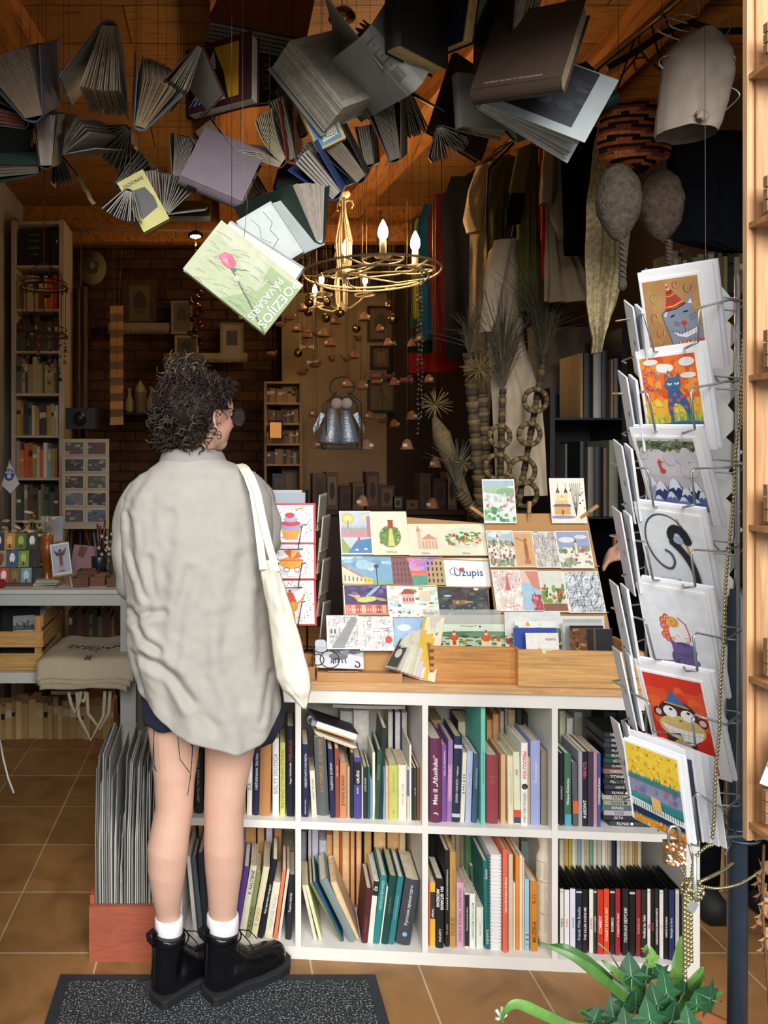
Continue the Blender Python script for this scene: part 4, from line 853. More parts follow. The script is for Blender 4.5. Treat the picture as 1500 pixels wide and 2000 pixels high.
for i,(l,t,r,c,lb) in enumerate([(1094,1203,1180,'#e4e4e0','pale framed postcard at the rear of right drawer compartment'),(1098,1216,1175,'#cfd0cc','grey framed postcard in right drawer compartment'),(1112,1222,1178,'#28241f','black postcard in right drawer compartment')]):
 cw('',lb,(l,t,r,1305),YB2+.09-.02*i,YB2+.075-.02*i,[('r',.06,.06,.94,.94,'#b8b8b4' if i < 2 else '#3a2c20')],grp='postcards standing in the pine drawer',base=c)
cw('','dark postcard of autumn gold water in right drawer compartment',(1113,1228,1195,1305),YB2+.03,YB2+.02,[('r',0,0,.6,1,'#6a4018')]+daubs(63,46,(0,0,.42,1),('#b8742c','#d89a48','#8a5420','#3a2410'),(.02,.05),'blob')+[('r',.4,0,.55,1,'#140e0a'),('r',.6,0,1,1,'#15161c')],grp='postcards standing in the pine drawer')
# black and white cat photograph, propped in the tray
CAT = [('r',0,0,1,1,'#b8bac0'),('r',.3,.6,1,1,'#4a4c54'),('r',0,.75,.25,1,'#c8cad0'),('p',[(0,.0),(1,0),(1,.42),(.6,.5),(0,.4)],'#d4d6dc')]+daubs(70,30,(.3,.55,1,1),('#34363c','#22242a','#5a5c64'),(.03,.08),'blob')+[('e',.48,.42,.2,.13,'#6a6c72'),('e',.64,.56,.075,.1,'#777a80'),('p',[(.58,.62),(.62,.62),(.6,.72)],'#6a6c72'),('p',[(.66,.62),(.7,.62),(.68,.74)],'#6a6c72'),('l',[(.35,.35),(.33,.18)],.03,'#5a5c62'),('l',[(.42,.35),(.42,.2)],.03,'#5a5c62'),('l',[(.55,.35),(.56,.2)],.03,'#5a5c62'),('l',[(.62,.4),(.63,.2)],.03,'#5a5c62'),('l',[(.62,.62),(.72,.7)],.02,'#77797f')]
for cx,cy,r_ in ((.12,.78,.17),(.3,.3,.2),(.05,.28,.13)): CAT.append(('l',spiral(cx,cy,r_,r_,0,2*pi,18,1.5),.022,'#0e0e12'))
CAT += [('l',spiral(.45,.25,.02,.09,-1,4,12,1.5),.025,'#0e0e12'),('l',spiral(.85,.12,.02,.09,3,8,12,1.5),.025,'#0e0e12')]
card3('postcard','black and white cat photograph propped in the kraft tray','postcard',P(616,1304,2.37),P(711,1307,2.36),P(613,1249,2.42),CAT,group='postcards at the kraft tray')
card3('postcard','sepia photograph card lying flat in the kraft tray','postcard',P(640,1311,2.345),P(700,1312,2.34),P(645,1308,2.39),[('r',0,0,1,1,'#8a6a54')],group='postcards at the kraft tray')
# leaning sheaf of cards
SHC = ['#6f6a62','#c9c9b8','#d8dcd0','#e2d8b8','#c9cdb8','#ddd4c0','#d8c8e0','#e6dcc0','#e2b84c','#efe6cc','#e8ddc0']
for i,c in enumerate(SHC):
 a = (752+i*6.6,1303+i*2.4); up = (775+i*5.2+ (10 if i > 5 else 0),1244-i*2.6-(16 if i > 7 else 0))
 w_ = .062
 BLp = P(a[0],min(a[1],1331),2.345-.004*i); TLp = P(up[0],up[1],2.42-.004*i)
 card3('postcard','%s card from the left in the leaning sheaf by the oak drawer' % ['grey photo','second, dull green','third, pale green','fourth, cream','fifth, greenish','sixth, beige','seventh, lilac','eighth, ivory','ninth, mustard','tenth, broad cream','rightmost, cream'][i],'postcard',
 BLp,BLp+Vector((.03+.001*i,-.028,0)),TLp,[('r',.06,.06,.94,.94,'#4a4642'),('e',.5,.5,.25,.15,'#c8c4bc')] if i == 0 else [('r',.2,.55,.85,.9,c)],base=c if i else '#a8a49c',group='leaning sheaf of cards',t=.0035)
# --- small wire card rack left, behind the tote bag
RC = Vector((P(600,1200,2.62).x,2.62,ZC0+.001))
def small_rack():
 rt = thing('wire_card_rack','small black wire card rack behind the tote bag','card rack',tuple(RC))
 mb = MB(); mb.tube([(0,0,0.01),(0,0,.56)],.004,'#3a3d40'); mb.build('post',WIRE,rt)
 b = MB()
 for k in range(4): a = pi/4+k*pi/2; b.tube([(0,0,.012),(.09*cos(a),.09*sin(a),.003)],.0028,'#3a3d40')
 b.tube([(.09*cos(2*pi*k/16),.09*sin(2*pi*k/16),.003) for k in range(17)],.0028,'#3a3d40'); b.build('base',WIRE,rt)
 for k,(yl,yr) in enumerate(((1025,1029),(1100,1100),(1175,1174))):
  w_ = MB(); 
  for s_,x0 in ((1,590),(-1,545)):
   w_.tube([P(x0+(34 if s_ > 0 else -12),yl-6,2.6),P(x0+30 if s_ > 0 else x0-4,yl-2,2.47),P(x0,yl,2.395),P(x0-8,yl+48,2.395)],.0016,'#50555a')
  w_.tube([P(537,yl+48,2.395),P(582,yl+48,2.395),P(612,yl+44,2.47)],.0016,'#50555a')
  w_.build('pocket_wire',WIRE,rt,True)
small_rack()
def redcard(lab,q,sh,Y):
 l,t,r,b = q
 return card3('greeting_card',lab,'greeting card',P(l,b,Y-.012),P(r,b,Y-.03),P(l,t,Y),[('r',0,0,1,1,'#c23a34'),('r',.03,.035,.955,.955,'#efeef4')]+sh,group='red bordered cards in the small rack',base='#e9dcd8')
def wreath(seed,r0=.38,n=60,pal=('#c23a34','#e8a030','#4a5a9c','#2c2c34','#e87848')):
 r = random.Random(seed); o = []
 for i in range(n):
  a = 2*pi*i/n; rr_ = r0+r.uniform(-.05,.06); o.append(('e',.52+rr_*cos(a)*.95,.5+rr_*sin(a),.012,.012,r.choice(pal)))
 return o
redcard('red bordered card with a striped ice cream cone',(520,983,617,1062),wreath(1)+[('p',[(.38,.1),(.62,.1),(.7,.36),(.3,.36)],'#e6a850'),('e',.5,.42,.24,.08,'#9a9ad0'),('e',.5,.5,.2,.07,'#cc3a34'),('e',.5,.6,.15,.07,'#a8aae0'),('e',.48,.7,.1,.07,'#cc3a34'),('l',[(.6,.84),(.75,.88)],.03,'#d8903c')]+[('l',[(.34+.06*k,.12),(.4+.06*k,.35)],.008,'#c07a34') for k in range(5)],2.44)
redcard('red bordered card with a yellow baby carriage',(522,1058,618,1132),wreath(2)+[('e',.5,.44,.24,.16,'#e8a83c'),('r',.26,.48,.74,.53,'#d8702c'),('p',[(.5,.52),(.34,.76),(.5,.8)],'#d8602c'),('p',[(.5,.52),(.5,.8),(.64,.74)],'#f0c060'),('p',[(.5,.52),(.64,.74),(.72,.6)],'#d8602c'),('l',spiral(.4,.26,.06,.06,0,6.3,10),.012,'#7a4a2c'),('l',spiral(.62,.26,.06,.06,0,6.3,10),.012,'#7a4a2c'),('l',[(.26,.5),(.14,.6),(.12,.68)],.012,'#7a4a2c')],2.435)
redcard('red bordered card with an orange coffee pot',(524,1130,619,1222),wreath(3)+[('e',.46,.42,.17,.16,'#e09a34'),('p',[(.34,.5),(.6,.5),(.52,.7),(.4,.7)],'#d8502c'),('e',.46,.73,.03,.03,'#c23a34'),('l',[(.6,.46),(.72,.56),(.76,.66)],.04,'#e09a34'),('r',.36,.14,.56,.26,'#e09a34')],2.43)
for i,(x0,y0,x1,y1) in enumerate(((528,957,590,990),(533,962,596,990))):
 card3('envelope',['pale blue envelope standing highest in the small rack','grey envelope behind the ice cream card'][i],'envelope',P(x0,y1+30,2.5-.02*i),P(x1,y1+30,2.5-.02*i),P(x0,y0,2.5-.02*i),[],base=['#b8c0c8','#a8b0ba'][i],group='envelopes in the small rack')
for i in range(6):
 y = 975+i*42; x = 622+(i % 2)*6
 card3('greeting_card','%s card seen edge on at the right of the small rack' % ['topmost','second','third','fourth','fifth','lowest'][i],'greeting card',P(x-2,y+62,2.56),P(x+12,y+54,2.70),P(x+4,y-8,2.56),[('r',.05,.05,.95,.95,'#a8a090')],base='#cfc8b8',group='cards on the far side of the small rack',t=.004)
# ================================================================ tall wire card rack at the right
SC_ = Vector((.997,1.5,0))
SAT = '#b9bdbf'
rk = thing('wire_card_rack','tall grey wire card rack on a thick steel pole at the right','card rack',tuple(SC_))
MB().lathe([(.0175,.045),(.0175,1.235),(.013,1.24),(.013,1.25)],'#33404e',20).build('pole',mat('painted_steel',.35,metal=.3,namt=.15,nscale=20),rk)
b = MB()
for k in range(3): a = .5+k*2*pi/3; b.tube([(0,0,.05),(.1*cos(a),.1*sin(a),.03),(.21*cos(a),.21*sin(a),.012)],.011,'#33404e',n=8)
b.lathe([(.024,.03),(.024,.07),(.0176,.075)],'#33404e',16); b.build('base',MATS['painted_steel'],rk)
up = MB()
up.tube([(0,0,1.245),(0,0,1.86)],.005,SAT)
for px,Y in ((1386,1.43),(1262,1.395),(1441,1.44)):
 q = P(px,900,Y); up.tube([(q.x-SC_.x,q.y-SC_.y,.86),(q.x-SC_.x,q.y-SC_.y,1.85)],.0022,SAT)
up.build('upright_wire',WIRE,rk)
LL = [((1204,627),(1260,615),(1276,677)),((1197,769),(1266,766),(1279,835)),((1195,907),(1267,916),(1276,985)),((1192,1046),(1262,1059),(1275,1130)),((1194,1187),(1262,1212),(1279,1287)),((1197,1330),(1269,1370),(1277,1430)),((1203,1484),(1269,1522),(1286,1622))]
RL = [((1452,589),(1365,601),(1363,668)),((1446,744),(1349,759),(1357,838)),((1452,907),(1350,916),(1358,985)),((1444,1066),(1350,1075),(1358,1145)),((1447,1232),(1354,1237),(1362,1310)),((1447,1395),(1352,1397),(1358,1455)),((1446,1557),(1354,1550),(1364,1652))]
for i in range(7):
 w = MB(); l,r = LL[i],RL[i]
 A = P(*l[0],1.43); B = P(*l[1],1.285); C = P(*l[2],1.28)
 D = P(*r[0],1.37); Dm = P(r[0][0]-28,r[0][1]+(r[0][1]-900)*.03+6,1.27); E = P(*r[1],1.215); G = P(*r[2],1.22)
 up_ = P(1262,l[0][1]-8,1.395)
 w.tube([up_,A,P((l[0][0]+l[1][0])/2,(l[0][1]+l[1][1])/2+2,1.36),B+Vector((-.004,0,.001)),B+Vector((0,0,-.006)),C],.0019,SAT)
 w.tube([P(1386,r[0][1]-10,1.43),P(1441,r[0][1]-6,1.44),D,Dm,E+Vector((.005,0,.001)),E+Vector((0,0,-.006)),G],.0019,SAT)
 w.tube([C,C+Vector((.012,.02,-.006)),P(1330,l[2][1]+4,1.33),G+Vector((-.006,.02,-.006)),G],.0019,SAT)
 w.tube([P(1262,l[0][1]+60,1.395),P(1215,l[0][1]+78,1.40),P(1222,l[0][1]+82,1.36)],.0017,SAT)
 w.tube([P(1386,r[0][1]+14,1.43),P(1441,r[0][1]+18,1.47),P(1451,r[0][1]+6,1.5)],.0019,SAT)
 w.build('pocket_wire',WIRE,rk,True)
rg = MB(); zc = P(1445,1610,1.5).z-.0
for dz,rr_ in ((0,.033),(-.02,.036)): rg.tube([(rr_*cos(2*pi*k/20),rr_*sin(2*pi*k/20),zc+dz) for k in range(21)],.003,'#5d6a78')
for k in range(4): a = .9+k*pi/2; rg.tube([(.034*cos(a),.034*sin(a),zc),(.12*cos(a),.12*sin(a),zc+.015),(.22*cos(a),.22*sin(a),zc+.03)],.0026,'#8a9298')
rg.tube([(-.19,-.2,.86),(-.1,-.16,.845),(0,-.1,.835),(.1,-.12,.84)],.0032,'#6a7480'); rg.tube([(0,-.1,.835),(-.01,-.036,zc)],.004,'#8a9298')
rg.build('bearing_ring',WIRE,rk)
def rect3(tl,tr,bl,Yl,k=.93):
 TL,TR = P(*tl,Yl),P(*tr,Yl*k); e = TR-TL; O = Vector((0,0,H0)); r_ = P(*bl,1.0)-O
 BL = O+r_*((TL-O).dot(e)/r_.dot(e)); return TL,BL,BL+e
def rcard(lab,tl,tr,bl,sh,pic,Yl=1.335,Yr=1.268,tilt=.03,cream='#f3f2f4',n=2,texts=None,bk='#eceef4',picbase='#f6f4f0',remap=(0,1)):
 "greeting card in a clear sleeve with its envelope; corners in pixels"
 ra,rb = remap; sh = [sh[0]]+[vmap(q,ra,rb) for q in sh[1:]]
 Yr = Yl*.93; TL,TR = P(*tl,Yl),P(*tr,Yr); e = TR-TL; O = Vector((0,0,H0)); r_ = P(*bl,1.0)-O
 BL = O+r_*((TL-O).dot(e)/r_.dot(e)); BR = BL+e
 x = (BR-BL); w = x.length; x.normalize(); z = TL-BL; z = z-x*z.dot(x); h = z.length; z.normalize(); y = z.cross(x)
 M = Matrix(((x.x,y.x,z.x,0),(x.y,y.y,z.y,0),(x.z,y.z,z.z,0),(0,0,0,1)))
 rt = thing('greeting_card',lab,'greeting card',tuple(BL),M,'greeting cards facing out of the tall rack')
 u0,v0,u1,v1 = pic
 MB().box((u0*w-.004,.0002,v0*h),(u1*w+.004,.0015,v1*h+.004),picbase).build('card',PAPER,rt)
 MB().box((.0,.0022,0),(w,.0034,h),cream).build('envelope',PAPER,rt)
 if n > 1: MB().box((.006,.0045,.003),(w+.006,.011,h+.002),bk).build('spare_card_stack',PAPER,rt)
 mb = MB(); art(mb,u0*w,v0*h,(u1-u0)*w,(v1-v0)*h,sh,y=0); mb.build('print',PRINT,rt)
 for tt in (texts or []): text(tt[0],tt[1],rt,Matrix.Translation((tt[2]*w,-.006,tt[3]*h)) @ Matrix.Rotation(pi/2,4,'X') @ Matrix.Rotation(tt[6],4,'Z'),fit=tt[4]*w,hmax=tt[5]*h)
 return rt
def streamer(cx,cy,c,s=1,a=0): return [('l',spiral(cx,cy,.05*s,.09*s,a,a+4.6,14),.022,c),('l',spiral(cx+.01,cy,.05*s,.09*s,a,a+4.6,14),.006,'#f0e0a0')]
C1 = [('r',0,0,1,1,'#b98c5a')]+daubs(80,16,(0,0,1,1),('#b4864f','#c0945f'),(.08,.16),'blob')+streamer(.2,.78,'#5a8a3c',1.0,1)+streamer(.6,.95,'#c03a28',.6)+streamer(.8,.88,'#5a2c50',.9,2)+streamer(.16,.48,'#b04a28',.8)+streamer(.22,.24,'#a83c24',.8,2)+streamer(.93,.62,'#d8c060',.7,1)+streamer(.3,.04,'#3f7a5c',.7,1)
C1 += [('p',[(.3,.52),(.42,.62),(.46,.58),(.75,.68),(.86,.78),(.86,.56),(.98,.3),(1,0),(.45,0),(.4,.2),(.33,.4)],'#8d95a8'),('p',[(.33,.5),(.42,.58),(.37,.47)],'#efeaf0'),('p',[(.84,.72),(.78,.65),(.86,.64)],'#efeaf0'),('p',[(.38,.56),(.74,.65),(.44,.95)],'#c23a24')]
for i in range(7):
 t = i/7; c = ('#2a1c2c','#e8c868','#c23a24','#3a6a6c','#e8a040','#7a2c3c','#f0e0b0')[i]
 a_ = (.38+.06*t,.56+.39*t); b_ = (.74-.30*t,.65+.30*t); C1.append(('l',[a_,((a_[0]+b_[0])/2+.01,(a_[1]+b_[1])/2-.02),b_],.022,c))
C1 += [('e',.44,.955,.018,.018,'#f0d060'),('e',.49,.48,.05,.012,'#14161c',.5),('e',.73,.53,.05,.012,'#14161c',.15),('e',.68,.36,.055,.035,'#d8352c'),('p',[(.46,.25),(.62,.2),(.85,.27),(.93,.31),(.88,.2),(.7,.14),(.55,.17)],'#f4f2ee')]
C1 += [('l',[(.52+.055*k,.18),(.53+.055*k,.25)],.006,'#5a6070') for k in range(7)]+[('l',[(.46,.25),(.62,.2),(.85,.27),(.94,.32)],.008,'#1c1c24'),('l',[(.68,.33),(.69,.24)],.008,'#1c1c24')]+[('l',[(.5,.34+.03*k),(.6,.33+.02*k)],.005,'#1c1c24') for k in range(3)]+[('l',[(.78,.4+.03*k),(.9,.42+.04*k)],.005,'#1c1c24') for k in range(3)]
C1 += [('p',[(.55,.08),(.78,.1),(.78,0),(.52,0)],'#d8452c'),('p',[(.84,.12),(1,.1),(1,0),(.84,0)],'#d8452c')]+[('e',.58+.07*(i%6),.02+.05*(i//6),.018,.015,'#f0d070') for i in range(11)]+[('l',[(.3,.52),(.33,.4),(.4,.2),(.45,0)],.008,'#22242c'),('l',[(.3,.52),(.42,.62)],.008,'#22242c')]
rcard('greeting card of a grinning grey cat in striped party hat, topmost',(1243.7,533.7),(1390,510),(1270,728),C1,(.05,.05,.80,.90),remap=(.22,.75))
C2 = [('r',0,0,1,1,'#e8702c'),('r',0,.2,1,.42,'#eeb43c'),('r',0,.1,1,.2,'#cfd05c')]+daubs(82,60,(0,.35,1,1),('#e8642c','#f08a3c','#ee9a44','#d85a28'),(.03,.09),'blob')+daubs(83,40,(0,.1,1,.42),('#f0c84c','#e8b440','#d8d060','#b8c860'),(.02,.06),'blob')
C2 += [('e',.2,.94,.14,.04,'#f2ece6'),('e',.45,.84,.16,.06,'#f2ece6'),('e',.38,.86,.09,.05,'#f4efe9'),('e',.85,.9,.14,.06,'#f2ece6'),('e',.85,.72,.14,.04,'#f0e4d8'),('e',.7,.0,.5,.12,'#2c6a9c')]
tl_ = spiral(.2,.72,.06,.2,-1.2,5.2,26,.8); C2 += [('l',[tl_[k],tl_[k+1]],.028,'#5a6a9c' if k%2 else '#d88a5c') for k in range(26)]+[('l',[(.4,.6),(.5,.8),(.58,.74)],.02,'#5a6a9c')]
C2 += [('e',.56,.62,.14,.095,'#3a6a94'),('p',[(.43,.64),(.43,.77),(.52,.7)],'#3a6a94'),('p',[(.69,.64),(.7,.77),(.6,.7)],'#3a6a94'),('p',[(.44,.66),(.44,.74),(.49,.7)],'#d85a2c'),('p',[(.46,.54),(.66,.54),(.8,.36),(.84,.05),(.8,.05),(.7,.3),(.62,.36),(.54,.36),(.5,.3),(.5,.05),(.46,.05),(.42,.32)],'#34608c')]
C2 += [('e',.5,.63,.045,.022,'#c8dce8'),('e',.63,.63,.045,.022,'#c8dce8'),('e',.5,.64,.012,.014,'#101820'),('e',.63,.64,.012,.014,'#101820'),('l',[(.45,.66),(.54,.64)],.012,'#16202c'),('l',[(.6,.64),(.69,.66)],.012,'#16202c'),('l',[(.53,.56),(.56,.58),(.6,.56)],.008,'#16202c')]+[('e',x,y,.035,.025,'#c84c6c') for x,y in ((.57,.48),(.47,.41),(.69,.44),(.62,.4),(.74,.3),(.47,.3))]
C2 += [('l',[(x,.1),(x+R.uniform(-.03,.03),.1+R.uniform(.06,.16))],.007,c) for x,c in [(R.random(),R.choice(('#5f9a4c','#8fb84c','#3f8a6c'))) for _ in range(40)]]+[('e',.9,.03,.03,.02,'#e8eef2')]
rcard('greeting card of a lean blue cat on orange sky, second from top',(1239,687.5),(1370,669),(1269,882),C2,(.06,.05,.88,.92),remap=(.18,.82))
def peak(x,w_,h_,c,s='#eef0f6'): return [('p',[(x-w_,0),(x+w_,0),(x+w_*.18,h_*.92),(x,h_),(x-w_*.2,h_*.9)],c),('p',[(x-w_*.4,h_*.62),(x-w_*.1,h_*.7),(x,h_*.6),(x+w_*.15,h_*.72),(x+w_*.36,h_*.62),(x+w_*.16,h_*.93),(x,h_),(x-w_*.2,h_*.9)],s)]
C3 = [('r',0,0,1,1,'#c9c3c8'),('r',0,.5,1,.85,'#d2cccc'),('r',0,.88,1,1,'#5f6f4a')]+daubs(85,70,(0,.86,1,1),('#4c5c3c','#74845a','#8a9470','#3c4c34'),(.015,.04),'blob')+daubs(86,14,(0,.55,1,.84),('#d0cacb','#ccc6ca'),(.06,.12),'blob')
for x,w_,h_,c in ((.08,.3,.5,'#a8aed0'),(.5,.34,.47,'#2c3c6c'),(.85,.3,.44,'#26305c'),(.25,.3,.42,'#34467c'),(.68,.25,.34,'#3c5088'),(.95,.2,.3,'#5468a0'),(.4,.22,.27,'#6478ac'),(.15,.2,.2,'#7c8cc0'),(.6,.2,.2,'#8090bc'),(.82,.18,.18,'#44588c')): C3 += peak(x,w_,h_,c)
C3 += [('e',.36,.57,.05,.035,'#d0402c',.3),('p',[(.32,.58),(.36,.6),(.34,.7),(.3,.68)],'#d0402c'),('e',.33,.7,.035,.02,'#d0402c'),('p',[(.35,.7),(.42,.69),(.36,.72)],'#d0402c'),('p',[(.31,.71),(.33,.75),(.35,.71)],'#d0402c')]
rcard('greeting card of a red fox on blue snowy mountains, third from top',(1227.5,836),(1362,837),(1278,1022),C3,(.07,.04,.9,.9),remap=(.17,.8))
C4 = [('r',0,0,1,1,'#eceef0'),('p',[(.62,.95),(.66,.95),(.92,0),(.86,0)],'#c8a060'),('p',[(.62,.95),(.64,.95),(.86,.1),(.8,.3)],'#d8b87c')]+daubs(87,20,(.05,.1,.95,.95),('#b8bcc4',),(.003,.006),'blob')
C4 += blobline([(.74,.7),(.7,.86),(.52,.97),(.3,.97),(.13,.86),(.06,.66),(.12,.46),(.26,.33),(.4,.31),(.48,.4),(.45,.5),(.37,.54)],.012,.02,'#4a5464',90)+blobline([(.52,.66),(.5,.76),(.58,.83),(.7,.8),(.76,.7)],.05,.07,'#191c26',40)+blobline([(.52,.66),(.6,.6),(.7,.5),(.78,.36),(.8,.2),(.72,.08),(.56,.05),(.4,.08)],.06,.055,'#1c202a',60)+[('e',.62,.7,.08,.05,'#a8b0cc'),('e',.6,.0,.16,.06,'#eceef0'),('p',[(.22,.1),(.2,.18),(.28,.14)],'#3a4254'),('e',.33,.08,.09,.06,'#5a6478'),('l',[(.36,.14),(.44,.22)],.005,'#8a909c'),('l',[(.38,.12),(.48,.2)],.005,'#8a909c')]
rcard('greeting card of a black cat with long curled tail, fourth from top',(1236,981),(1366,998),(1277,1168),C4,(.04,.0,.97,.93),remap=(.14,.86))
C5 = [('r',0,0,1,1,'#f0f1f5')]+daubs(88,16,(.05,.2,.95,.95),('#b8bcc8',),(.004,.007),'blob')
for x,y in ((.36,.66),(.3,.62),(.3,.56),(.34,.51),(.3,.46),(.35,.43),(.41,.47),(.4,.55),(.38,.6),(.42,.4)): C5 += [('e',x,y,.055,.045,'#e0603c'),('l',spiral(x,y,.01,.04,0,7,9),.01,'#f4d8c8')]
C5 += [('e',.55,.5,.17,.13,'#f2ece6'),('e',.46,.62,.1,.06,'#e8b458'),('l',spiral(.46,.62,.01,.08,0,9,16,.8),.012,'#c87c34'),('e',.44,.44,.03,.02,'#f0a8b8'),('e',.66,.42,.03,.02,'#f0a8b8'),('l',[(.62,.46),(.68,.47)],.008,'#3c3c44'),('l',[(.48,.48),(.54,.47)],.008,'#3c3c44'),('l',[(.55,.68),(.66,.62),(.7,.5),(.7,.44)],.02,'#b8605c'),('e',.56,.22,.2,.13,'#6a5a8c'),('e',.58,.33,.19,.08,'#5a4a7c'),('p',[(.38,.42),(.45,.38),(.6,.36),(.74,.4),(.78,.3),(.4,.28)],'#6f5f94'),('e',.5,.1,.1,.02,'#5a9cb8'),('e',.76,.2,.04,.03,'#4a78b0'),('e',.5,.06,.3,.012,'#f0d0bc')]+[('l',[(.42+.01*k,.3-.02*k),(.74-.01*k,.28-.02*k)],.006,'#8f80b0') for k in range(8)]
rcard('greeting card of a red curled girl wrapped in purple scarf, third from bottom',(1242.5,1129),(1382,1152),(1280,1332),C5,(.02,.02,.92,.94),remap=(.12,.9))
C6 = [('r',0,0,1,1,'#d8331f'),('r',0,.6,1,1,'#e2502a')]+daubs(89,30,(0,.5,1,1),('#e8642c','#d8401f','#e0582c'),(.05,.12),'blob')
C6 += [('e',.46,.2,.26,.3,'#4a2630'),('e',.46,.08,.18,.15,'#d8b860'),('e',.5,.64,.34,.22,'#4a2630'),('e',.14,.62,.08,.08,'#4a2630'),('e',.15,.62,.05,.05,'#e8c0b0'),('e',.9,.58,.09,.08,'#4a2630'),('e',.9,.58,.06,.05,'#e8c0b0'),('e',.52,.42,.4,.2,'#d8c078'),('e',.36,.66,.12,.09,'#f4f2f0'),('e',.66,.64,.12,.09,'#f4f2f0'),('e',.38,.7,.03,.02,'#14141c'),('e',.68,.69,.03,.02,'#14141c'),('p',[(.16,.46),(.3,.42),(.52,.4),(.74,.4),(.88,.42),(.84,.3),(.7,.22),(.46,.22),(.26,.3)],'#f4f2f0'),('l',[(.24,.74),(.36,.78),(.46,.73)],.03,'#3a1c24'),('l',[(.56,.73),(.68,.76),(.78,.71)],.03,'#3a1c24'),('p',[(.32,.8),(.68,.78),(.44,1.0)],'#3c6ca8'),('l',[(.3,.8),(.7,.77)],.03,'#d8b050'),('e',.52,.54,.03,.015,'#7a5a3c'),('l',[(.18,.36),(.5,.31),(.86,.36)],.006,'#8a8a90'),('e',.88,.06,.05,.05,'#4a1c1c'),('e',.88,.06,.02,.02,'#e8d8c0')]+[('l',[(.24+.09*k,.26),(.25+.09*k,.4)],.005,'#9a9aa0') for k in range(7)]
rcard('greeting card of a wide grinning monkey on red, second from bottom',(1237.5,1288),(1385,1317),(1285,1488),C6,(.08,.04,.86,.9),remap=(.15,.7))
C7 = [('r',0,0,1,1,'#3f8a8c'),('r',0,.62,1,1,'#e8c83c'),('r',0,.38,1,.62,'#8a8aa8'),('r',0,0,1,.13,'#d8902c'),('p',[(0,.32),(1,.36),(1,.1),(0,.08)],'#2c7c80'),('p',[(0,.2),(1,.2),(1,.12),(0,.1)],'#1c2c4c'),('p',[(0,.3),(1,.24),(1,.17),(0,.2)],'#dfe6e4')]
C7 += [('l',[(x,.2),(x,.27)],.012,'#1c2430') for x in [k/22 for k in range(1,22)]]+daubs(90,80,(0,.66,1,1),('#f0d84c','#e0a030','#f4e060','#d8742c','#e8bc34'),(.008,.025),'blob')+[('p',[(x,.56),(x+.06,.56),(x+.03,.56+R.uniform(.06,.14))],'#2f8074') for x in [k*.05 for k in range(20)]]+daubs(91,34,(0,.0,1,.11),('#e8a030','#c8702c','#f0b848'),(.01,.03),'blob')
for k in range(12): x,y = R.uniform(.04,.96),R.uniform(.4,.56); C7.append(('l',spiral(x,y,.008,.045,R.random()*6,8,12),.009,R.choice(('#b04c7c','#5c4c8c','#2c6c9c','#a84060'))))
C7.append(('p',[(.42,.42),(.6,.4),(.62,.24),(.44,.24)],'#d8b070'))
rcard('greeting card of piano keys in a yellow field, lowest on the rack',(1217,1440),(1324,1480),(1238,1600),C7,(.02,.02,.97,.96),Yl=1.30,Yr=1.255,tilt=.02)
for i in range(5):
 tl = (1230+15*i,1424+4*i); TLp,BLp,BRp = rect3(tl,(tl[0]+106,tl[1]+40),(tl[0]+22,tl[1]+166),1.315+.012*i)
 card3('envelope','%s white envelope stacked behind the piano key card' % ['first','second','third','fourth','fifth'][i],'envelope',BLp,BRp,TLp,[('r',.9,.0,.98,.9,'#3a4454')] if i == 1 else [],base=['#eff0f4','#e6e8ee'][i%2],group='envelopes behind the piano key card',t=.002)
# cards seen edge on in the left-facing column
for i,(x,y,lb) in enumerate([(1207,577,'topmost'),(1197,716,'second'),(1190,852,'third'),(1190,985,'fourth'),(1187,1130,'fifth'),(1195,1262,'sixth'),(1194,1402,'lowest')]):
 sp = 150 if i != 3 else 158
 BLp = P(x+32,y+sp,1.425); BRp = P(x+50,y+sp+22,1.35); TLp = P(x,y,1.44)
 card3('greeting_card',lb+' card seen edge on in the left column of the tall rack','greeting card',BLp,BRp,TLp,[('r',.62,.45,.7,.52,'#22242a')] if i != 3 else [('r',0,0,1,1,'#d8c8d4'),('r',.62,.45,.7,.52,'#22242a')],base='#e4e5e8',group='cards edge on in the left column of the tall rack',t=.0025)
 TLq = P(x+20,y+6,1.40)
 card3('envelope',lb+' envelope behind an edge on card of the tall rack','envelope',P(x+46,y+sp-2,1.385),P(x+60,y+sp+16,1.33),TLq,[],base='#d6d8dc',group='envelopes in the left column of the tall rack',t=.004)
# card backs with jutting corners in the far right column
for i,y in enumerate((600,655,706,765,822,888,945,1005,1035,1100,1150,1215,1290,1372,1440)):
 cpt = P(1402+(i % 3)*3,y,1.50+.006*(i % 2)); a = radians(-38 if i % 2 else -46); s_ = .055
 dx = Vector((cos(a),.10,sin(a)))*s_; dz = Vector((-sin(a),.05,cos(a)))*s_
 card3('greeting_card','%s pale card back jutting out behind the tall rack, counted from above' % ['1st','2nd','3rd','4th','5th','6th','7th','8th','9th','10th','11th','12th','13th','14th','15th'][i],'greeting card',cpt-dx*.8-dz*.5,cpt+dx*.6-dz*.5,cpt-dx*.8+dz*.6,[],base=['#c9cac6','#d4d3cc','#bfc0bc'][i%3],group='card backs in the far column of the tall rack',t=.003)
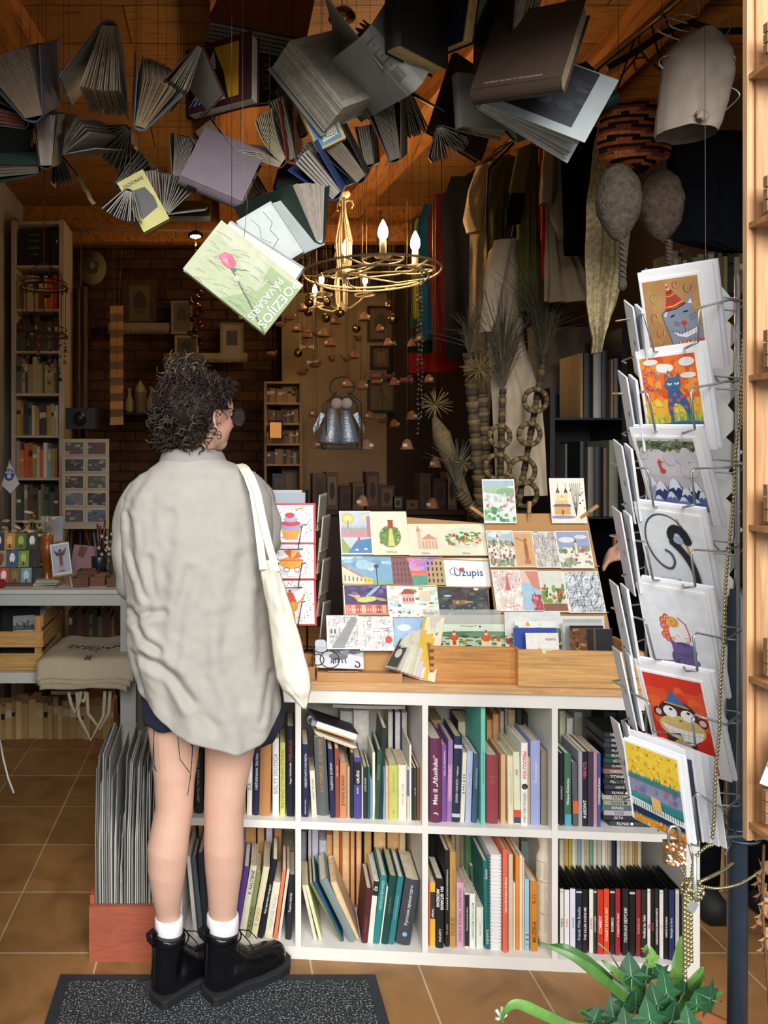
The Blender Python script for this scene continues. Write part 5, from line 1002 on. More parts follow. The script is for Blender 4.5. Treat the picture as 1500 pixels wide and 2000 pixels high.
# --- gold bead chains, padlock and key
def beads(name,label,pts,r,gap,grp=None,cat='bead chain'):
 pts = [Vector(p) for p in pts]
 out = []; carry = 0
 # catmull-rom resample
 fine = []
 for i in range(len(pts)-1):
  p0,p1,p2,p3 = pts[max(i-1,0)],pts[i],pts[i+1],pts[min(i+2,len(pts)-1)]
  for k in range(24):
   t = k/24; fine.append(.5*((2*p1)+(-p0+p2)*t+(2*p0-5*p1+4*p2-p3)*t*t+(-p0+3*p1-3*p2+p3)*t**3))
 fine.append(pts[-1]); d = 0; nxt = 0; mb = MB()
 for i in range(len(fine)-1):
  L = (fine[i+1]-fine[i]).length
  while nxt <= d+L and L > 0:
   mb.ball(fine[i].lerp(fine[i+1],(nxt-d)/L),r,'#c2b88e',7,5); nxt += gap
  d += L
 mb.tube(fine,.0007,'#a89858',n=4)
 o = mb.build(name,GOLD,None,True); return tag(o,label,cat,grp)
ch = [(1452,665),(1451,690),(1446,712),(1449,738),(1443,770),(1445,805),(1441,842),(1435,917),(1433,980),(1425,1055),(1416,1162),(1414,1237),(1407,1350),(1405,1425),(1398,1504),(1395,1591),(1391,1640)]
beads('bead_chain','long gold bead chain draped down the right side of the tall rack',[P(x,y,1.22) for x,y in ch],.0032,.0066)
beads('bead_chain','second gold bead chain doubled beside the long one',[P(x+3,y,1.235) for x,y in ch[:7]],.0028,.0062)
KN = (1352,1738)
beads('bead_chain','gold bead chain looping from the knot to rack corner',[P(1391,1650,1.24),P(1378,1655,1.23),P(1358,1675,1.22),P(1352,1700,1.22),P(*KN,1.22)],.0028,.006)
beads('bead_chain','short gold bead chain from the jewelled padlock to the knot',[P(1324,1685,1.22),P(1335,1705,1.22),P(1345,1725,1.22),P(*KN,1.22)],.0022,.005)
beads('bead_chain','upper gold bead chain swagged toward the steel pole',[P(1362,1724,1.22),P(1385,1714,1.26),P(1412,1700,1.36),P(1431,1686,1.46)],.0028,.0062)
beads('bead_chain','lower gold bead chain swagged far right past the pole',[P(1362,1729,1.22),P(1400,1735,1.24),P(1440,1728,1.28),P(1470,1712,1.3),P(1497,1692,1.32)],.0025,.0056)
for k,(x,y1) in enumerate(((1337,1916),(1343,1890),(1349,1880))):
 beads('bead_chain',['leftmost, longest','middle','rightmost, shortest'][k]+' of three gold bead strands hanging below the knot',[P(KN[0]-4+k*2,KN[1],1.22),P(x+1,KN[1]+14,1.21),P(x,1800,1.21),P(x+1,y1,1.21)],.0036,.0072,'strands hanging under the bead knot')
kb = MB(); r6 = random.Random(6)
for _ in range(70):
 v = Vector((r6.gauss(0,1),r6.gauss(0,1),r6.gauss(0,1))).normalized(); kb.ball(P(*KN,1.215)+Vector((v.x*.016,v.y*.012,v.z*.015)),.0034,'#c2b88e',7,5)
tag(kb.build('bead_knot',GOLD,None,True),'tangled knot of gold bead chain below the tall rack','bead knot')
def padlock():
 c = P(1317,1687,1.22); rt = thing('padlock','small padlock crusted with amber and clear stones','padlock',tuple(c))
 w,h = .0155,.036
 MB().box((-w,-.006,0),(w,.006,h),'#c8b48a').build('body',GOLD,rt)
 g = MB()
 for _ in range(90):
  x,z = r6.uniform(-w,w),r6.uniform(.001,h-.001); g.ball((x,-.0062,z),r6.uniform(.0016,.0026),r6.choice(('#a8642c','#e8e0d8','#7a4420','#f2ece4','#c88a4c')),6,4)
 g.build('gem',PLAST,rt)
 MB().tube([(-.009,0,h-.002),(-.009,0,h+.016),(-.005,0,h+.023),(.003,0,h+.024),(.008,0,h+.018),(.009,0,h-.002)],.0024,'#c8c8c8').build('shackle',WIRE,rt)
padlock()
ky = MB(); A = P(1344,1640,1.235); B = P(1356,1690,1.225)
ky.tube([A,B],.0022,'#c4c8cc'); tag(ky.build('hook_wire',WIRE,None,True),'slanting steel hook above the bead knot','hook')
kk = thing('key','silver key dangling beside the bead knot','key',tuple(P(1357,1745,1.205)))
MB().tube([(0,0,.06),(0,0,.0),(.001,0,-.01)],.003,'#d8dcdc').build('shank',WIRE,kk); MB().box((-.001,-.0012,-.028),(.013,.0012,-.012),'#d8dcdc',Matrix.Rotation(.5,4,'Y')).build('blade',WIRE,kk)
# ================================================================ the customer, seen from behind
YP = 2.13; KP = F/YP
def Q(px,py,dy=0): v = P(px,py,YP); return Vector((v.x,YP+dy,v.z))
def interp(tab,x):
 if x <= tab[0][0]: return tab[0][1:]
 for a,b in zip(tab,tab[1:]):
  if x <= b[0]:
   t = (x-a[0])/(b[0]-a[0]); t = t*t*(3-2*t)*.35+t*.65
   return tuple(p+(q-p)*t for p,q in zip(a[1:],b[1:]))
 return tab[-1][1:]
person = thing('person','person seen from behind in loose grey linen shirt, denim shorts and black boots','person',(Q(390,1900).x,YP,0))
# --- body: one continuous skin surface
mb = MB(); SK = '#dcb19c'
TH = radians(40); fw = Vector((cos(TH),sin(TH),0)); sd = Vector((sin(TH),-cos(TH),0)); hc = Q(393,808)
def eball(c,ax,ay,az,n=24,m=16):
 M = Matrix(((fw.x,sd.x,0,c.x),(fw.y,sd.y,0,c.y),(0,0,1,c.z),(0,0,0,1)))
 mb.ball((0,0,0),1,SK,n,m,M @ Matrix.Diagonal((ax,ay,az,1)))
eball(hc+Vector((0,0,.022)),.094,.075,.088)
eball(hc+fw*.028+Vector((0,0,-.038)),.062,.058,.062)
eball(hc+fw*.055+Vector((0,0,-.078)),.030,.033,.026)
eball(hc+fw*.052+sd*.03+Vector((0,0,-.03)),.03,.028,.032); eball(hc+fw*.052-sd*.03+Vector((0,0,-.03)),.03,.028,.032)
eball(hc+fw*.06+Vector((0,0,.02)),.034,.055,.04)
mb.tube([hc+fw*.082+Vector((0,0,.008)),hc+fw*.098+Vector((0,0,-.016)),hc+fw*.106+Vector((0,0,-.03)),hc+fw*.092+Vector((0,0,-.038))],[.008,.010,.012,.012],SK,8)
mb.tube([hc+fw*.085-sd*.018+Vector((0,0,-.056)),hc+fw*.094+Vector((0,0,-.055)),hc+fw*.085+sd*.018+Vector((0,0,-.056))],[.004,.008,.004],SK,8)
mb.tube([hc+fw*.083-sd*.016+Vector((0,0,-.066)),hc+fw*.091+Vector((0,0,-.067)),hc+fw*.083+sd*.016+Vector((0,0,-.066))],[.004,.008,.004],SK,8)
for s_ in (1,-1):
 ec = hc-fw*.006+sd*.070*s_+Vector((0,0,-.022)); out = sd*s_
 pts = [ec+fw*a+Vector((0,0,b))+out*c for a,b,c in ((.010,-.010,.001),(.014,.008,.004),(.010,.024,.009),(-.004,.031,.013),(-.016,.024,.014),(-.017,.006,.012),(-.010,-.012,.010),(-.002,-.026,.007),(.006,-.028,.004),(.009,-.018,.002))]
 mb.tube(pts,[.004,.004,.0045,.005,.005,.0048,.0048,.006,.006,.004],SK,8)
 mb.tube([ec+fw*.004+out*.001,ec-fw*.008+out*.004+Vector((0,0,.008))],[.010,.008],SK,8)
neck = Q(378,905,.01)
mb.tube([neck+Vector((.0,.0,-.07)),neck,hc-fw*.012+Vector((0,0,-.06)),hc+Vector((0,0,0))],[.064,.055,.054,.05],SK,18)
mb.tube([Q(378,940,.01),Q(382,1060,.02),Q(395,1180,.02),Q(398,1290,.01)],[.10,.125,.118,.13],SK,20)
mb.tube([Q(285,962,.01),Q(378,950,.01),Q(498,960,.01)],[.055,.08,.055],SK,14)
LEG = {-1: [((352,1300),.095,.0),((343,1380),.084,.0),((341,1430),.0755,.0),((341,1480),.0655,.0),((340,1530),.057,.0),((340,1580),.0535,-.004),((334,1615),.0545,-.012),((328,1655),.0575,-.016),((326,1700),.053,-.012),((326,1747),.0435,-.004),((327,1785),.0345,.004),((329,1815),.034,.006),((331,1850),.036,.006)],
  1: [((440,1300),.095,.0),((450,1380),.084,.0),((452,1430),.0765,.0),((447,1480),.0685,.0),((441,1530),.0605,.0),((437,1580),.0565,-.004),((437,1615),.0555,-.012),((437,1655),.0565,-.016),((437,1700),.053,-.010),((436,1740),.046,-.004),((435,1785),.0405,.006),((435,1815),.0385,.008),((436,1850),.038,.010)]}
for s_ in (-1,1): mb.tube([Q(p[0],p[1],dy+(.01 if s_ < 0 else .02)) for p,r_,dy in LEG[s_]],[r_ for p,r_,dy in LEG[s_]],SK,22)
# arms and hands (forearms reach forward over the counter)
def arm(sh_,el,wr,fx):
 mb.tube([sh_,sh_.lerp(el,.5),el],[.048,.043,.037],SK,14); mb.tube([el,el.lerp(wr,.35),wr],[.038,.036,.024],SK,14)
 d = (wr-el).normalized(); side = Vector((1,0,0))*fx; up_ = d.cross(side).normalized(); palm = wr+d*.045
 for k in range(4): mb.tube([wr+side*(.006*(k-1.5)),palm+side*(.019*(k-1.5))+d*.02],[.014,.0115],SK,8)
 for k,L in enumerate((.066,.076,.071,.056)):
  a = palm+side*(.019*(k-1.5))+d*.022; b_ = a+d*L*.45-Vector((0,0,.006)); c_ = b_+d*L*.33-Vector((0,0,.014)); e_ = c_+d*L*.2-Vector((0,0,.016))
  mb.tube([a,b_,c_,e_],[.0095,.0088,.008,.0068],SK,8)
 t0 = wr+d*.015-side*.018; mb.tube([t0,t0-side*.022+d*.025-Vector((0,0,.008)),t0-side*.03+d*.05-Vector((0,0,.018)),t0-side*.028+d*.07-Vector((0,0,.026))],[.014,.0115,.0095,.0075],SK,8)
arm(Q(276,972,.02),Q(262,1130,.03),Q(330,1120,.27),1); arm(Q(503,972,.02),Q(515,1085,.06),Q(478,1105,.28),-1)
body = mb.build('body',SKIN,person,True)
mod_apply(body,[('REMESH',dict(mode='VOXEL',voxel_size=.0048)),('SMOOTH',dict(factor=.5,iterations=5))])
inv = WM[person.name]
def skincol(co):
 p = inv @ co; c = Vector(hx('#d0a792'))
 kz = math.exp(-((p.z-Q(0,1585).z)/.018)**2)*.35      # darker, redder skin band at knee height
 ck = math.exp(-((p-(hc+fw*.06+sd*.045+Vector((0,0,-.03)))).length/.03)**2)
 ear = math.exp(-((p-(hc+sd*.078+Vector((0,0,-.022)))).length/.022)**2)
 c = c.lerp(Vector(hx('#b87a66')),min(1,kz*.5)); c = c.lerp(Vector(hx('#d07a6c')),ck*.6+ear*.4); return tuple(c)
recolor(body.data,skincol)
ey = MB()
for s_ in (1,-1): ey.ball(hc+fw*.074+sd*.032*s_+Vector((0,0,.002)),.0095,'#efeae4',10,8); ey.ball(hc+fw*.0805+sd*.033*s_+Vector((0,0,.002)),.005,'#3a2a20',8,6)
ey.build('eye',PLAST,person,True)
# --- hair: scalp shell, curls, bun, tie
HC = ['#2e2421','#3b302c','#4a3d38','#57483f','#332926']
hr = random.Random(5)
def scalp(u,v,r=0):
 "direction on the head, v 0 top .. 1 bottom"
 return
hm = MB()
def shell(u,v):
 a = 2*pi*u; el = pi*v*.78; d = Vector((sin(el)*cos(a),sin(el)*sin(a),cos(el)))
 n_ = noise.noise(d*5)*.006
 return hc+Vector((0,0,.02))+fw*(d.x*(.110+n_)-.022)+sd*(d.y*(.090+n_))+Vector((0,0,d.z*(.092+n_)))
for j in range(26):
 for i in range(48):
  u,v = i/48,j/26; q = shell(u+.5/48,v+.5/26)-hc; f_ = q.dot(fw); z_ = q.z; s_ = abs(q.dot(sd))
  if f_ > .052 and z_ < .066: continue
  if f_ > -.022 and z_ < .008 and s_ > .03: continue
  if f_ > .028 and z_ < .03: continue
  a,b_,c_,d_ = shell(u,v),shell(u+1/48,v),shell(u+1/48,v+1/26),shell(u,v+1/26)
  hm.add([a,b_,c_,d_],[(0,1,2,3)],'#241c19',None,True)
hcap = hm.build('hair',mat('hair',.6,namt=.25,nscale=60,spec=.2),person,True)
bm_ = bmesh.new(); bm_.from_mesh(hcap.data); bmesh.ops.remove_doubles(bm_,verts=bm_.verts,dist=.0004); bm_.to_mesh(hcap.data); bm_.free()
cm = MB()
def curl(st,dr,L,rad,turns,th,col,sag=0):
 dr = dr.normalized(); a = dr.orthogonal().normalized(); b_ = dr.cross(a); ph = hr.random()*6.3; n_ = max(8,int(turns*7)); pts = []
 for k in range(n_+1):
  t = k/n_; w = ph+2*pi*turns*t; pts.append(st+dr*L*t+(a*cos(w)+b_*sin(w))*rad*(.6+.4*t)-Vector((0,0,sag*t*t)))
 cm.tube(pts,[th*(1-.5*(k/n_)) for k in range(n_+1)],col,4,cap=False)
LITE = ['#2b211f','#382d28','#473b34','#241b19','#54473d','#312724']
for k in range(760):
 v = Vector((hr.gauss(0,1),hr.gauss(0,1),hr.gauss(0,1))).normalized(); q = fw*(v.x*.113-.022)+sd*v.y*.093+Vector((0,0,v.z*.095+.02))
 f_,z_,s_ = q.dot(fw),q.z,q.dot(sd)
 if f_ > .05 and z_ < .07: continue
 if f_ > -.03 and z_ < .012 and s_ > -.02: continue
 if f_ > -.01 and z_ < .02: continue
 if z_ < -.07: continue
 p = hc+q; upv = (Q(352,738,-.01)-p).normalized(); nrm = q.normalized()
 tang = (upv-nrm*upv.dot(nrm)).normalized()
 if z_ > hr.uniform(-.045,.03): curl(p+nrm*.003,tang+nrm*.12+Vector((hr.uniform(-.3,.3),hr.uniform(-.3,.3),0)),hr.uniform(.02,.038),hr.uniform(.004,.009),hr.uniform(.8,1.8),hr.uniform(.0016,.003),hr.choice(LITE))
 else: curl(p+nrm*.004,-Vector((0,0,1))*.8+nrm*.35+Vector((hr.uniform(-.6,.6),hr.uniform(-.6,.6),hr.uniform(-.2,.5))),hr.uniform(.035,.06),hr.uniform(.006,.012),hr.uniform(1,2.2),hr.uniform(.0016,.003),hr.choice(LITE))
for k in range(230):   # loose curls at the nape and left side
 px_ = hr.uniform(308,388); py_ = hr.uniform(790,856); p = Q(px_,py_,-.075+abs(px_-372)*.0011)
 curl(p,Vector((hr.uniform(-.7,.4),hr.uniform(-.5,.1),-1)),hr.uniform(.03,.055),hr.uniform(.006,.013),hr.uniform(1,2.5),hr.uniform(.0016,.003),hr.choice(LITE))
for k in range(60): curl(Q(hr.uniform(430,450),hr.uniform(742,774),hr.uniform(-.02,.08)),Vector((1,.3,hr.uniform(-.4,.5))),hr.uniform(.015,.03),hr.uniform(.004,.008),1.4,.0014,hr.choice(LITE))
curls = cm.build('curl',MATS['hair'],person,True); curls['kind'] = 'stuff'
bn = MB(); bc = Q(362,738,-.005)
bn.ball(bc,.042,'#3b302c',16,10,sc=(1.15,.9,.8))
cm2,cm = cm,bn
for k in range(190):
 v = Vector((hr.gauss(0,1),hr.gauss(0,1),hr.gauss(0,1)+.4)).normalized(); p = bc+Vector((v.x*.047,v.y*.038,v.z*.036))
 t_ = v.cross(Vector((.2,-1,.3))).normalized(); curl(p,t_+v*hr.uniform(0,.5),hr.uniform(.03,.065),hr.uniform(.005,.012),hr.uniform(.8,2),hr.uniform(.0014,.0028),hr.choice(LITE+['#8a745e']))
cm = cm2; bn.build('hair_bun',MATS['hair'],person,True)
ht = MB(); ht.tube([bc+Vector((.012+.036*cos(t),.005+.03*sin(t),-.03+.008*cos(t))) for t in [2*pi*k/18 for k in range(19)]],.006,'#4a2022',8); ht.build('hair_tie',CLOTHB,person,True)
er = MB(); e0 = hc+sd*.084-fw*.004+Vector((0,0,-.062)); er.tube([e0+fw*.008*cos(t)+Vector((0,0,.010*sin(t))) for t in [2*pi*k/16 for k in range(17)]],.0011,'#6a5c48',6); er.build('earring',WIRE,person,True)
gl = MB(); TMP = [hc-fw*.014+sd*.086+Vector((0,0,.010)),hc+fw*.01+sd*.083+Vector((0,0,.014)),hc+fw*.106+sd*.068+Vector((0,0,.006))]
gl.tube(TMP,.0014,'#1c1a1a',6); gl.tube([p-sd*2*(p-hc).dot(sd) for p in TMP],.0014,'#1c1a1a',6)
gl.tube([TMP[0],TMP[0]-fw*.012+Vector((0,0,-.012))],.002,'#c9c9c4',6)
for s_ in (1,-1):
 gc = hc+fw*.112+sd*.036*s_+Vector((0,0,-.008)); gl.tube([gc+sd*.028*cos(t)+Vector((0,0,.026*sin(t)))-fw*.006*abs(cos(t)) for t in [2*pi*k/20 for k in range(21)]],.0013,'#26221e',6)
gl.tube([hc+fw*.114+sd*.01+Vector((0,0,0)),hc+fw*.118+Vector((0,0,.003)),hc+fw*.114-sd*.01+Vector((0,0,0))],.0012,'#26221e',6)
g_ = gl.build('glasses',WIRE,person,True)
ln = MB()
for s_ in (1,-1):
 gc = hc+fw*.111+sd*.036*s_+Vector((0,0,-.008)); pts = [gc+sd*.027*cos(t)+Vector((0,0,.025*sin(t)))-fw*.006*abs(cos(t)) for t in [2*pi*k/16 for k in range(16)]]
 ln.add([gc]+pts,[(0,k+1,(k+1) % 16+1) for k in range(16)],'#c9c4c0',None,True)
ln.build('lens',mat('lens',.05,alpha=.08),g_,True)
# --- shirt
ED = [(868,345,412),(885,336,420),(897,318,434),(908,304,462),(918,290,488),(930,272,506),(943,258,518),(971,243,530),(1002,238,534),(1050,238,534),(1100,240,529),(1150,246,527),(1183,252,527),(1227,250,529),(1250,248,532),(1291,257,538),(1329,270,545),(1361,276,549),(1440,282,549)]
DPT = [(868,.062),(897,.085),(918,.105),(943,.125),(971,.140),(1050,.160),(1150,.168),(1250,.175),(1440,.185)]
HEM = [(276,1331),(302,1356),(332,1382),(355,1399),(388,1409),(420,1422),(458,1430),(493,1419),(528,1394),(549,1362)]
CR = [([(263,1183),(288,1227),(317,1246)],.016,9),([(288,1262),(341,1285),(376,1334)],.018,12),([(376,1100),(357,1170),(350,1262)],.012,12),([(262,1200),(300,1180),(330,1176)],.012,9),([(470,1080),(458,1160),(440,1230)],.007,16),([(524,1300),(512,1340),(505,1375)],.009,8),([(352,1290),(392,1352),(420,1380)],.010,14),
 ([(262,1010),(268,1080),(292,1150)],.012,8),([(254,1000),(256,1060),(272,1110)],.010,7),([(430,1180),(440,1280),(470,1340)],.006,16),([(500,1150),(508,1220),(498,1290)],.007,12),([(300,1080),(304,1130),(298,1180)],.009,9),([(340,1000),(338,1060),(330,1110)],.006,14),([(410,1010),(420,1080),(412,1150)],.006,14),([(270,1260),(276,1300),(284,1330)],.010,7),([(395,1120),(408,1200),(400,1290)],.005,12),([(480,940),(500,985),(505,1040)],.007,9),([(290,925),(262,975),(252,1020)],.006,9)]
def segd(x,y,pl):
 m = 1e9
 for a,b_ in zip(pl,pl[1:]):
  dx,dy = b_[0]-a[0],b_[1]-a[1]; t = max(0,min(1,((x-a[0])*dx+(y-a[1])*dy)/(dx*dx+dy*dy))); m = min(m,math.hypot(x-a[0]-t*dx,y-a[1]-t*dy))
 return m
NU,NV = 168,132
def shirt_pt(u,v):
 a = 2*pi*u; c,s = cos(a),sin(a)     # s<0 is the side towards the street
 xh = 411+137*c; hem = interp([(q[0],q[1]) for q in HEM],xh)[0]-(10 if s > 0 else 0)*s
 py = 885+(hem-885)*v; l,r = interp(ED,py); dp = interp(DPT,py)[0]; ctr = (l+r)/2; hw = (r-l)/2
 cc = math.copysign(abs(c)**.85,c); x = ctr+hw*cc; y = math.copysign(abs(s)**.9,s)*dp*(1.0 if s < 0 else .85)
 p = Q(x,py,y+.012); dsp = 0
 if s < .25:
  for pl,am,wd in CR:
   d = segd(x,py,pl)
   if d < wd*3: dsp -= am*.62*math.exp(-(d/(wd*.8))**2); dsp += am*.3*math.exp(-((d-wd*1.5)/(wd*.8))**2)
 q = p*1.0; fade = min(1,v*5)*(1-abs(c)**6*.8)
 dsp += fade*(noise.noise(Vector((q.x*9,q.y*9,q.z*2.6)))*.009+noise.noise(Vector((q.x*22,q.y*22,q.z*8+3)))*.0055+noise.noise(Vector((q.x*48+q.z*20,q.y*60,q.z*30-q.x*22)))*.0024)
 n_ = Vector((c*.35,s*1.0,0)).normalized(); fold = fade*.0065*sin(a*13+2.2*noise.noise(Vector((u*6,v*2,1))))*v
 return p+n_*(dsp+fold)
sm = MB(); SHC_ = '#a29e97'; sm.grid(shirt_pt,NU,NV,SHC_)
def sleeve(pts,rad,ox,seed):
 ctrl = [Vector(p) for p in pts]; ring = []; n_ = 30; m_ = 44
 def cen(t):
  k = t*(len(ctrl)-1); i = min(int(k),len(ctrl)-2); f_ = k-i
  p0,p1,p2,p3 = ctrl[max(i-1,0)],ctrl[i],ctrl[i+1],ctrl[min(i+2,len(ctrl)-1)]
  return .5*((2*p1)+(-p0+p2)*f_+(2*p0-5*p1+4*p2-p3)*f_*f_+(-p0+3*p1-3*p2+p3)*f_**3)
 def rd(t): k = t*(len(rad)-1); i = min(int(k),len(rad)-2); return rad[i]+(rad[i+1]-rad[i])*(k-i)
 def f(u,v):
  c = cen(v); d = (cen(min(1,v+.02))-cen(max(0,v-.02))).normalized(); a = d.cross(Vector((0,1,.2))).normalized(); b_ = d.cross(a); w = 2*pi*u
  o = a*cos(w)+b_*sin(w); r_ = rd(v); r_ += .0035*sin(v*26+3*sin(w)+seed)*min(1,v*2.5)+.007*noise.noise(c*8+o*1.5+Vector((seed,0,0)))
  return c+o*r_
 sm.grid(f,n_,m_,SHC_)
sleeve([Q(290,958,.01),Q(268,1000,.01),Q(258,1060,.015),Q(263,1120,.03),Q(272,1150,.085),Q(296,1142,.17)],[.052,.062,.060,.058,.064,.058,.052],0,1)
sleeve([Q(480,950,.01),Q(503,990,.015),Q(512,1045,.03),Q(508,1082,.075),Q(492,1096,.15)],[.05,.058,.054,.052,.05,.044],0,4)
shirt = sm.build('shirt',mat('linen',.9,namt=.05,nscale=30,bump=.25,bscale=420,sheen=0),person,True)
mod_apply(shirt,[('SOLIDIFY',dict(thickness=.0016,offset=-1))])
shirt.data.polygons.foreach_set('use_smooth',[True]*len(shirt.data.polygons))
cl = MB(); n_ = 40; prof = []
for lay,(dr,dz) in enumerate(((.018,-.014),(.006,.014),(0,.022),(-.004,.014),(-.004,-.014))): prof.append((dr,dz))
def collar(u,v):
 a = 2*pi*u; k = v*(len(prof)-1); i = min(int(k),len(prof)-2); f_ = k-i; dr = prof[i][0]+(prof[i+1][0]-prof[i][0])*f_; dz = prof[i][1]+(prof[i+1][1]-prof[i][1])*f_
 px_ = 375+cos(a)*(57+dr*700); py_ = 893+(7 if cos(a) < 0 else 1)*abs(cos(a))**1.5
 p = Q(px_,py_,sin(a)*(.078+dr)+.015); p.z += dz*(1.15-.3*max(0,cos(a)))+.002*sin(a*5); return p
cl.grid(collar,n_,12,'#8f8d88'); col_ = cl.build('shirt_collar',MATS['linen'],person,True)  # same linen as the shirt, greyed darker to paint the collar's shade
sem = MB(); ys = [Q(x,y,0) for x,y in ((286,925),(330,933),(380,938),(430,936),(490,926))]
# --- shorts
so = MB()
def tuberows(rows,col,n=28,jag=0,seed=1):
 vs = []; r_ = random.Random(seed)
 for k,(cx,cy,rx,ry,dy) in enumerate(rows):
  for j in range(n):
   w = 2*pi*j/n; p = Q(cx+rx*KP*cos(w),cy,dy+ry*sin(w)); 
   if jag and k == len(rows)-1: p.z += r_.uniform(-jag,jag)
   vs.append(p)
 so.add(vs,[(i*n+j,i*n+(j+1) % n,(i+1)*n+(j+1) % n,(i+1)*n+j) for i in range(len(rows)-1) for j in range(n)],col,None,True)
tuberows([(398,1200,.145,.11,.01),(400,1270,.165,.125,.01),(402,1330,.176,.13,.01),(404,1350,.17,.125,.01)],'#23273a')
tuberows([(346,1310,.096,.11,.005),(342,1350,.093,.105,.005),(338,1385,.083,.095,.005),(337,1398,.080,.09,.005),(337,1408,.080,.09,.005)],'#20243a',jag=.004)
tuberows([(462,1310,.11,.115,.01),(468,1350,.118,.11,.01),(475,1385,.114,.105,.01),(475,1414,.110,.098,.01),(470,1440,.094,.094,.01)],'#20243a',jag=.004)
shorts = so.build('shorts',mat('denim',.95,namt=.25,nscale=90,bump=.4,bscale=500),person,True)
mod_apply(shorts,[('SOLIDIFY',dict(thickness=.0025,offset=-1))])
th = MB()
for pts in (((307,1404),(305,1440),(303,1473),(311,1485)),((306,1404),(306,1470),(309,1482)),((363,1404),(379,1436),(376,1480),(370,1525),(368,1533)),((391,1408),(378,1438),(377,1470)),((350,1404),(355,1461),(373,1488)),((366,1406),(379,1440),(374,1500)),((440,1430),(438,1440)),((492,1428),(490,1436))):
 th.tube([Q(x,y,-.088+.02*min(1,(y-1404)/130)) for x,y in pts],.0011,'#2a3046',5)
th.build('loose_thread',CLOTHB,person,True)
# --- socks and boots
for s_,(cx,cy,r_,dy) in {-1: (329,1812,.0365,.016),1: (435,1812,.042,.028)}.items():
 k = MB(); c = Q(cx,1797,dy); k.lathe([(r_*.99,.0),(r_*1.02,-.002),(r_*1.03,-.02),(r_*1.0,-.07)],'#ece9ee',24,Matrix.Translation(c)); 
 kk_ = k.build('sock',CLOTHB,person,True); mod_apply(kk_,[('SOLIDIFY',dict(thickness=.002))])
BLK = '#0c0c0f'
def boot(heel_px,heel_py,ang,shaft_px,dY,side):
 Yh = F*H0/(heel_py-900); hp = Vector(((heel_px-443)/F*Yh,Yh,.0004)); M = Matrix.Translation(hp) @ Matrix.Rotation(ang,4,'Z')
 g = MB()
 sole = [(-.002,-.030),(.012,-.038),(.07,-.037),(.11,-.038),(.17,-.049),(.22,-.050),(.262,-.040),(.285,-.018),(.288,.008),(.272,.034),(.235,.047),(.18,.046),(.12,.037),(.07,.037),(.012,.037),(-.002,.028)]
 def rim(k,z0,z1,col):
  n_ = len(sole); vs = [(x*1.0+(k*(.14-x)*-.03),y*(1+k),z0) for x,y in sole]+[(x*1.0+(k*(.14-x)*-.03),y*(1+k),z1) for x,y in sole]
  g.add(vs,[tuple(range(n_-1,-1,-1)),tuple(range(n_,2*n_))]+[(i,(i+1) % n_,n_+(i+1) % n_,n_+i) for i in range(n_)],col,M)
 rim(.0,0,.030,'#15171a'); rim(.05,.030,.034,'#2a2a2c')
 for i in range(12): x = .02+i*.022
 ub = MB()
 ub.tube([(.035,0,.045),(.034,0,.075),(.036,0,.11),(.043,0,.15),(.046,0,.186)],[.040,.042,.041,.046,.049],BLK,20)
 ub.tube([(.030,0,.055),(.075,0,.068),(.12,-.001,.066),(.165,-.002,.056),(.21,-.003,.052),(.245,-.002,.050),(.262,-.001,.048)],[.037,.044,.043,.042,.041,.036,.024],BLK,20)
 ub.tube([(.06,0,.135),(.085,0,.105),(.11,0,.085)],[.034,.036,.036],BLK,16)
 for v_ in ub.v:
  if v_.z < .033: v_.z = .033
 ub.v = [M @ v_ for v_ in ub.v]
 up_ = ub.build('boot',GLOSS,person,True)
 mod_apply(up_,[('REMESH',dict(mode='VOXEL',voxel_size=.0045)),('SMOOTH',dict(factor=.5,iterations=6))]); recolor(up_.data,lambda co: BLK)
 g.build('boot_sole',RUBBER,up_,True)
 tp = MB(); tp.tube([(-.004,0,.175),(-.022,0,.196),(-.026,0,.212),(-.010,0,.216),(.000,0,.2)],.007,'#16181c',6,M); 
 tp.tube([(-.005,-.002,.05),(-.007,-.002,.09),(-.005,-.002,.13),(-.004,-.002,.17)],.0028,'#1c1c20',6,M)
 tp.build('pull_tab',CLOTHB,up_,True)
 lc = MB()
 for i in range(6):
  z = .095+.016*i; x = .115-.009*i; lc.tube([(x-.035,-.036,z-.004),(x-.004,-.018,z+.004),(x-.002,.018,z+.006),(x-.035,.036,z+.002)],.0018,'#18181a',5,M)
 lc.tube([(.05+.053*cos(t),.051*sin(t),.168+.004*cos(t)) for t in [2*pi*k/20 for k in range(21)]],.0022,'#101012',5,M)
 lc.tube([(.1,-.02,.17),(.115,-.035,.15),(.125,-.045,.125)],.0016,'#18181a',5,M); lc.tube([(.1,.0,.17),(.13,-.02,.165),(.15,-.03,.14)],.0016,'#18181a',5,M)
 lc.build('lace',CLOTHB,up_,True)
boot(304,1969,radians(43),334,0,-1)
boot(406,1961,radians(36),437,0,1)
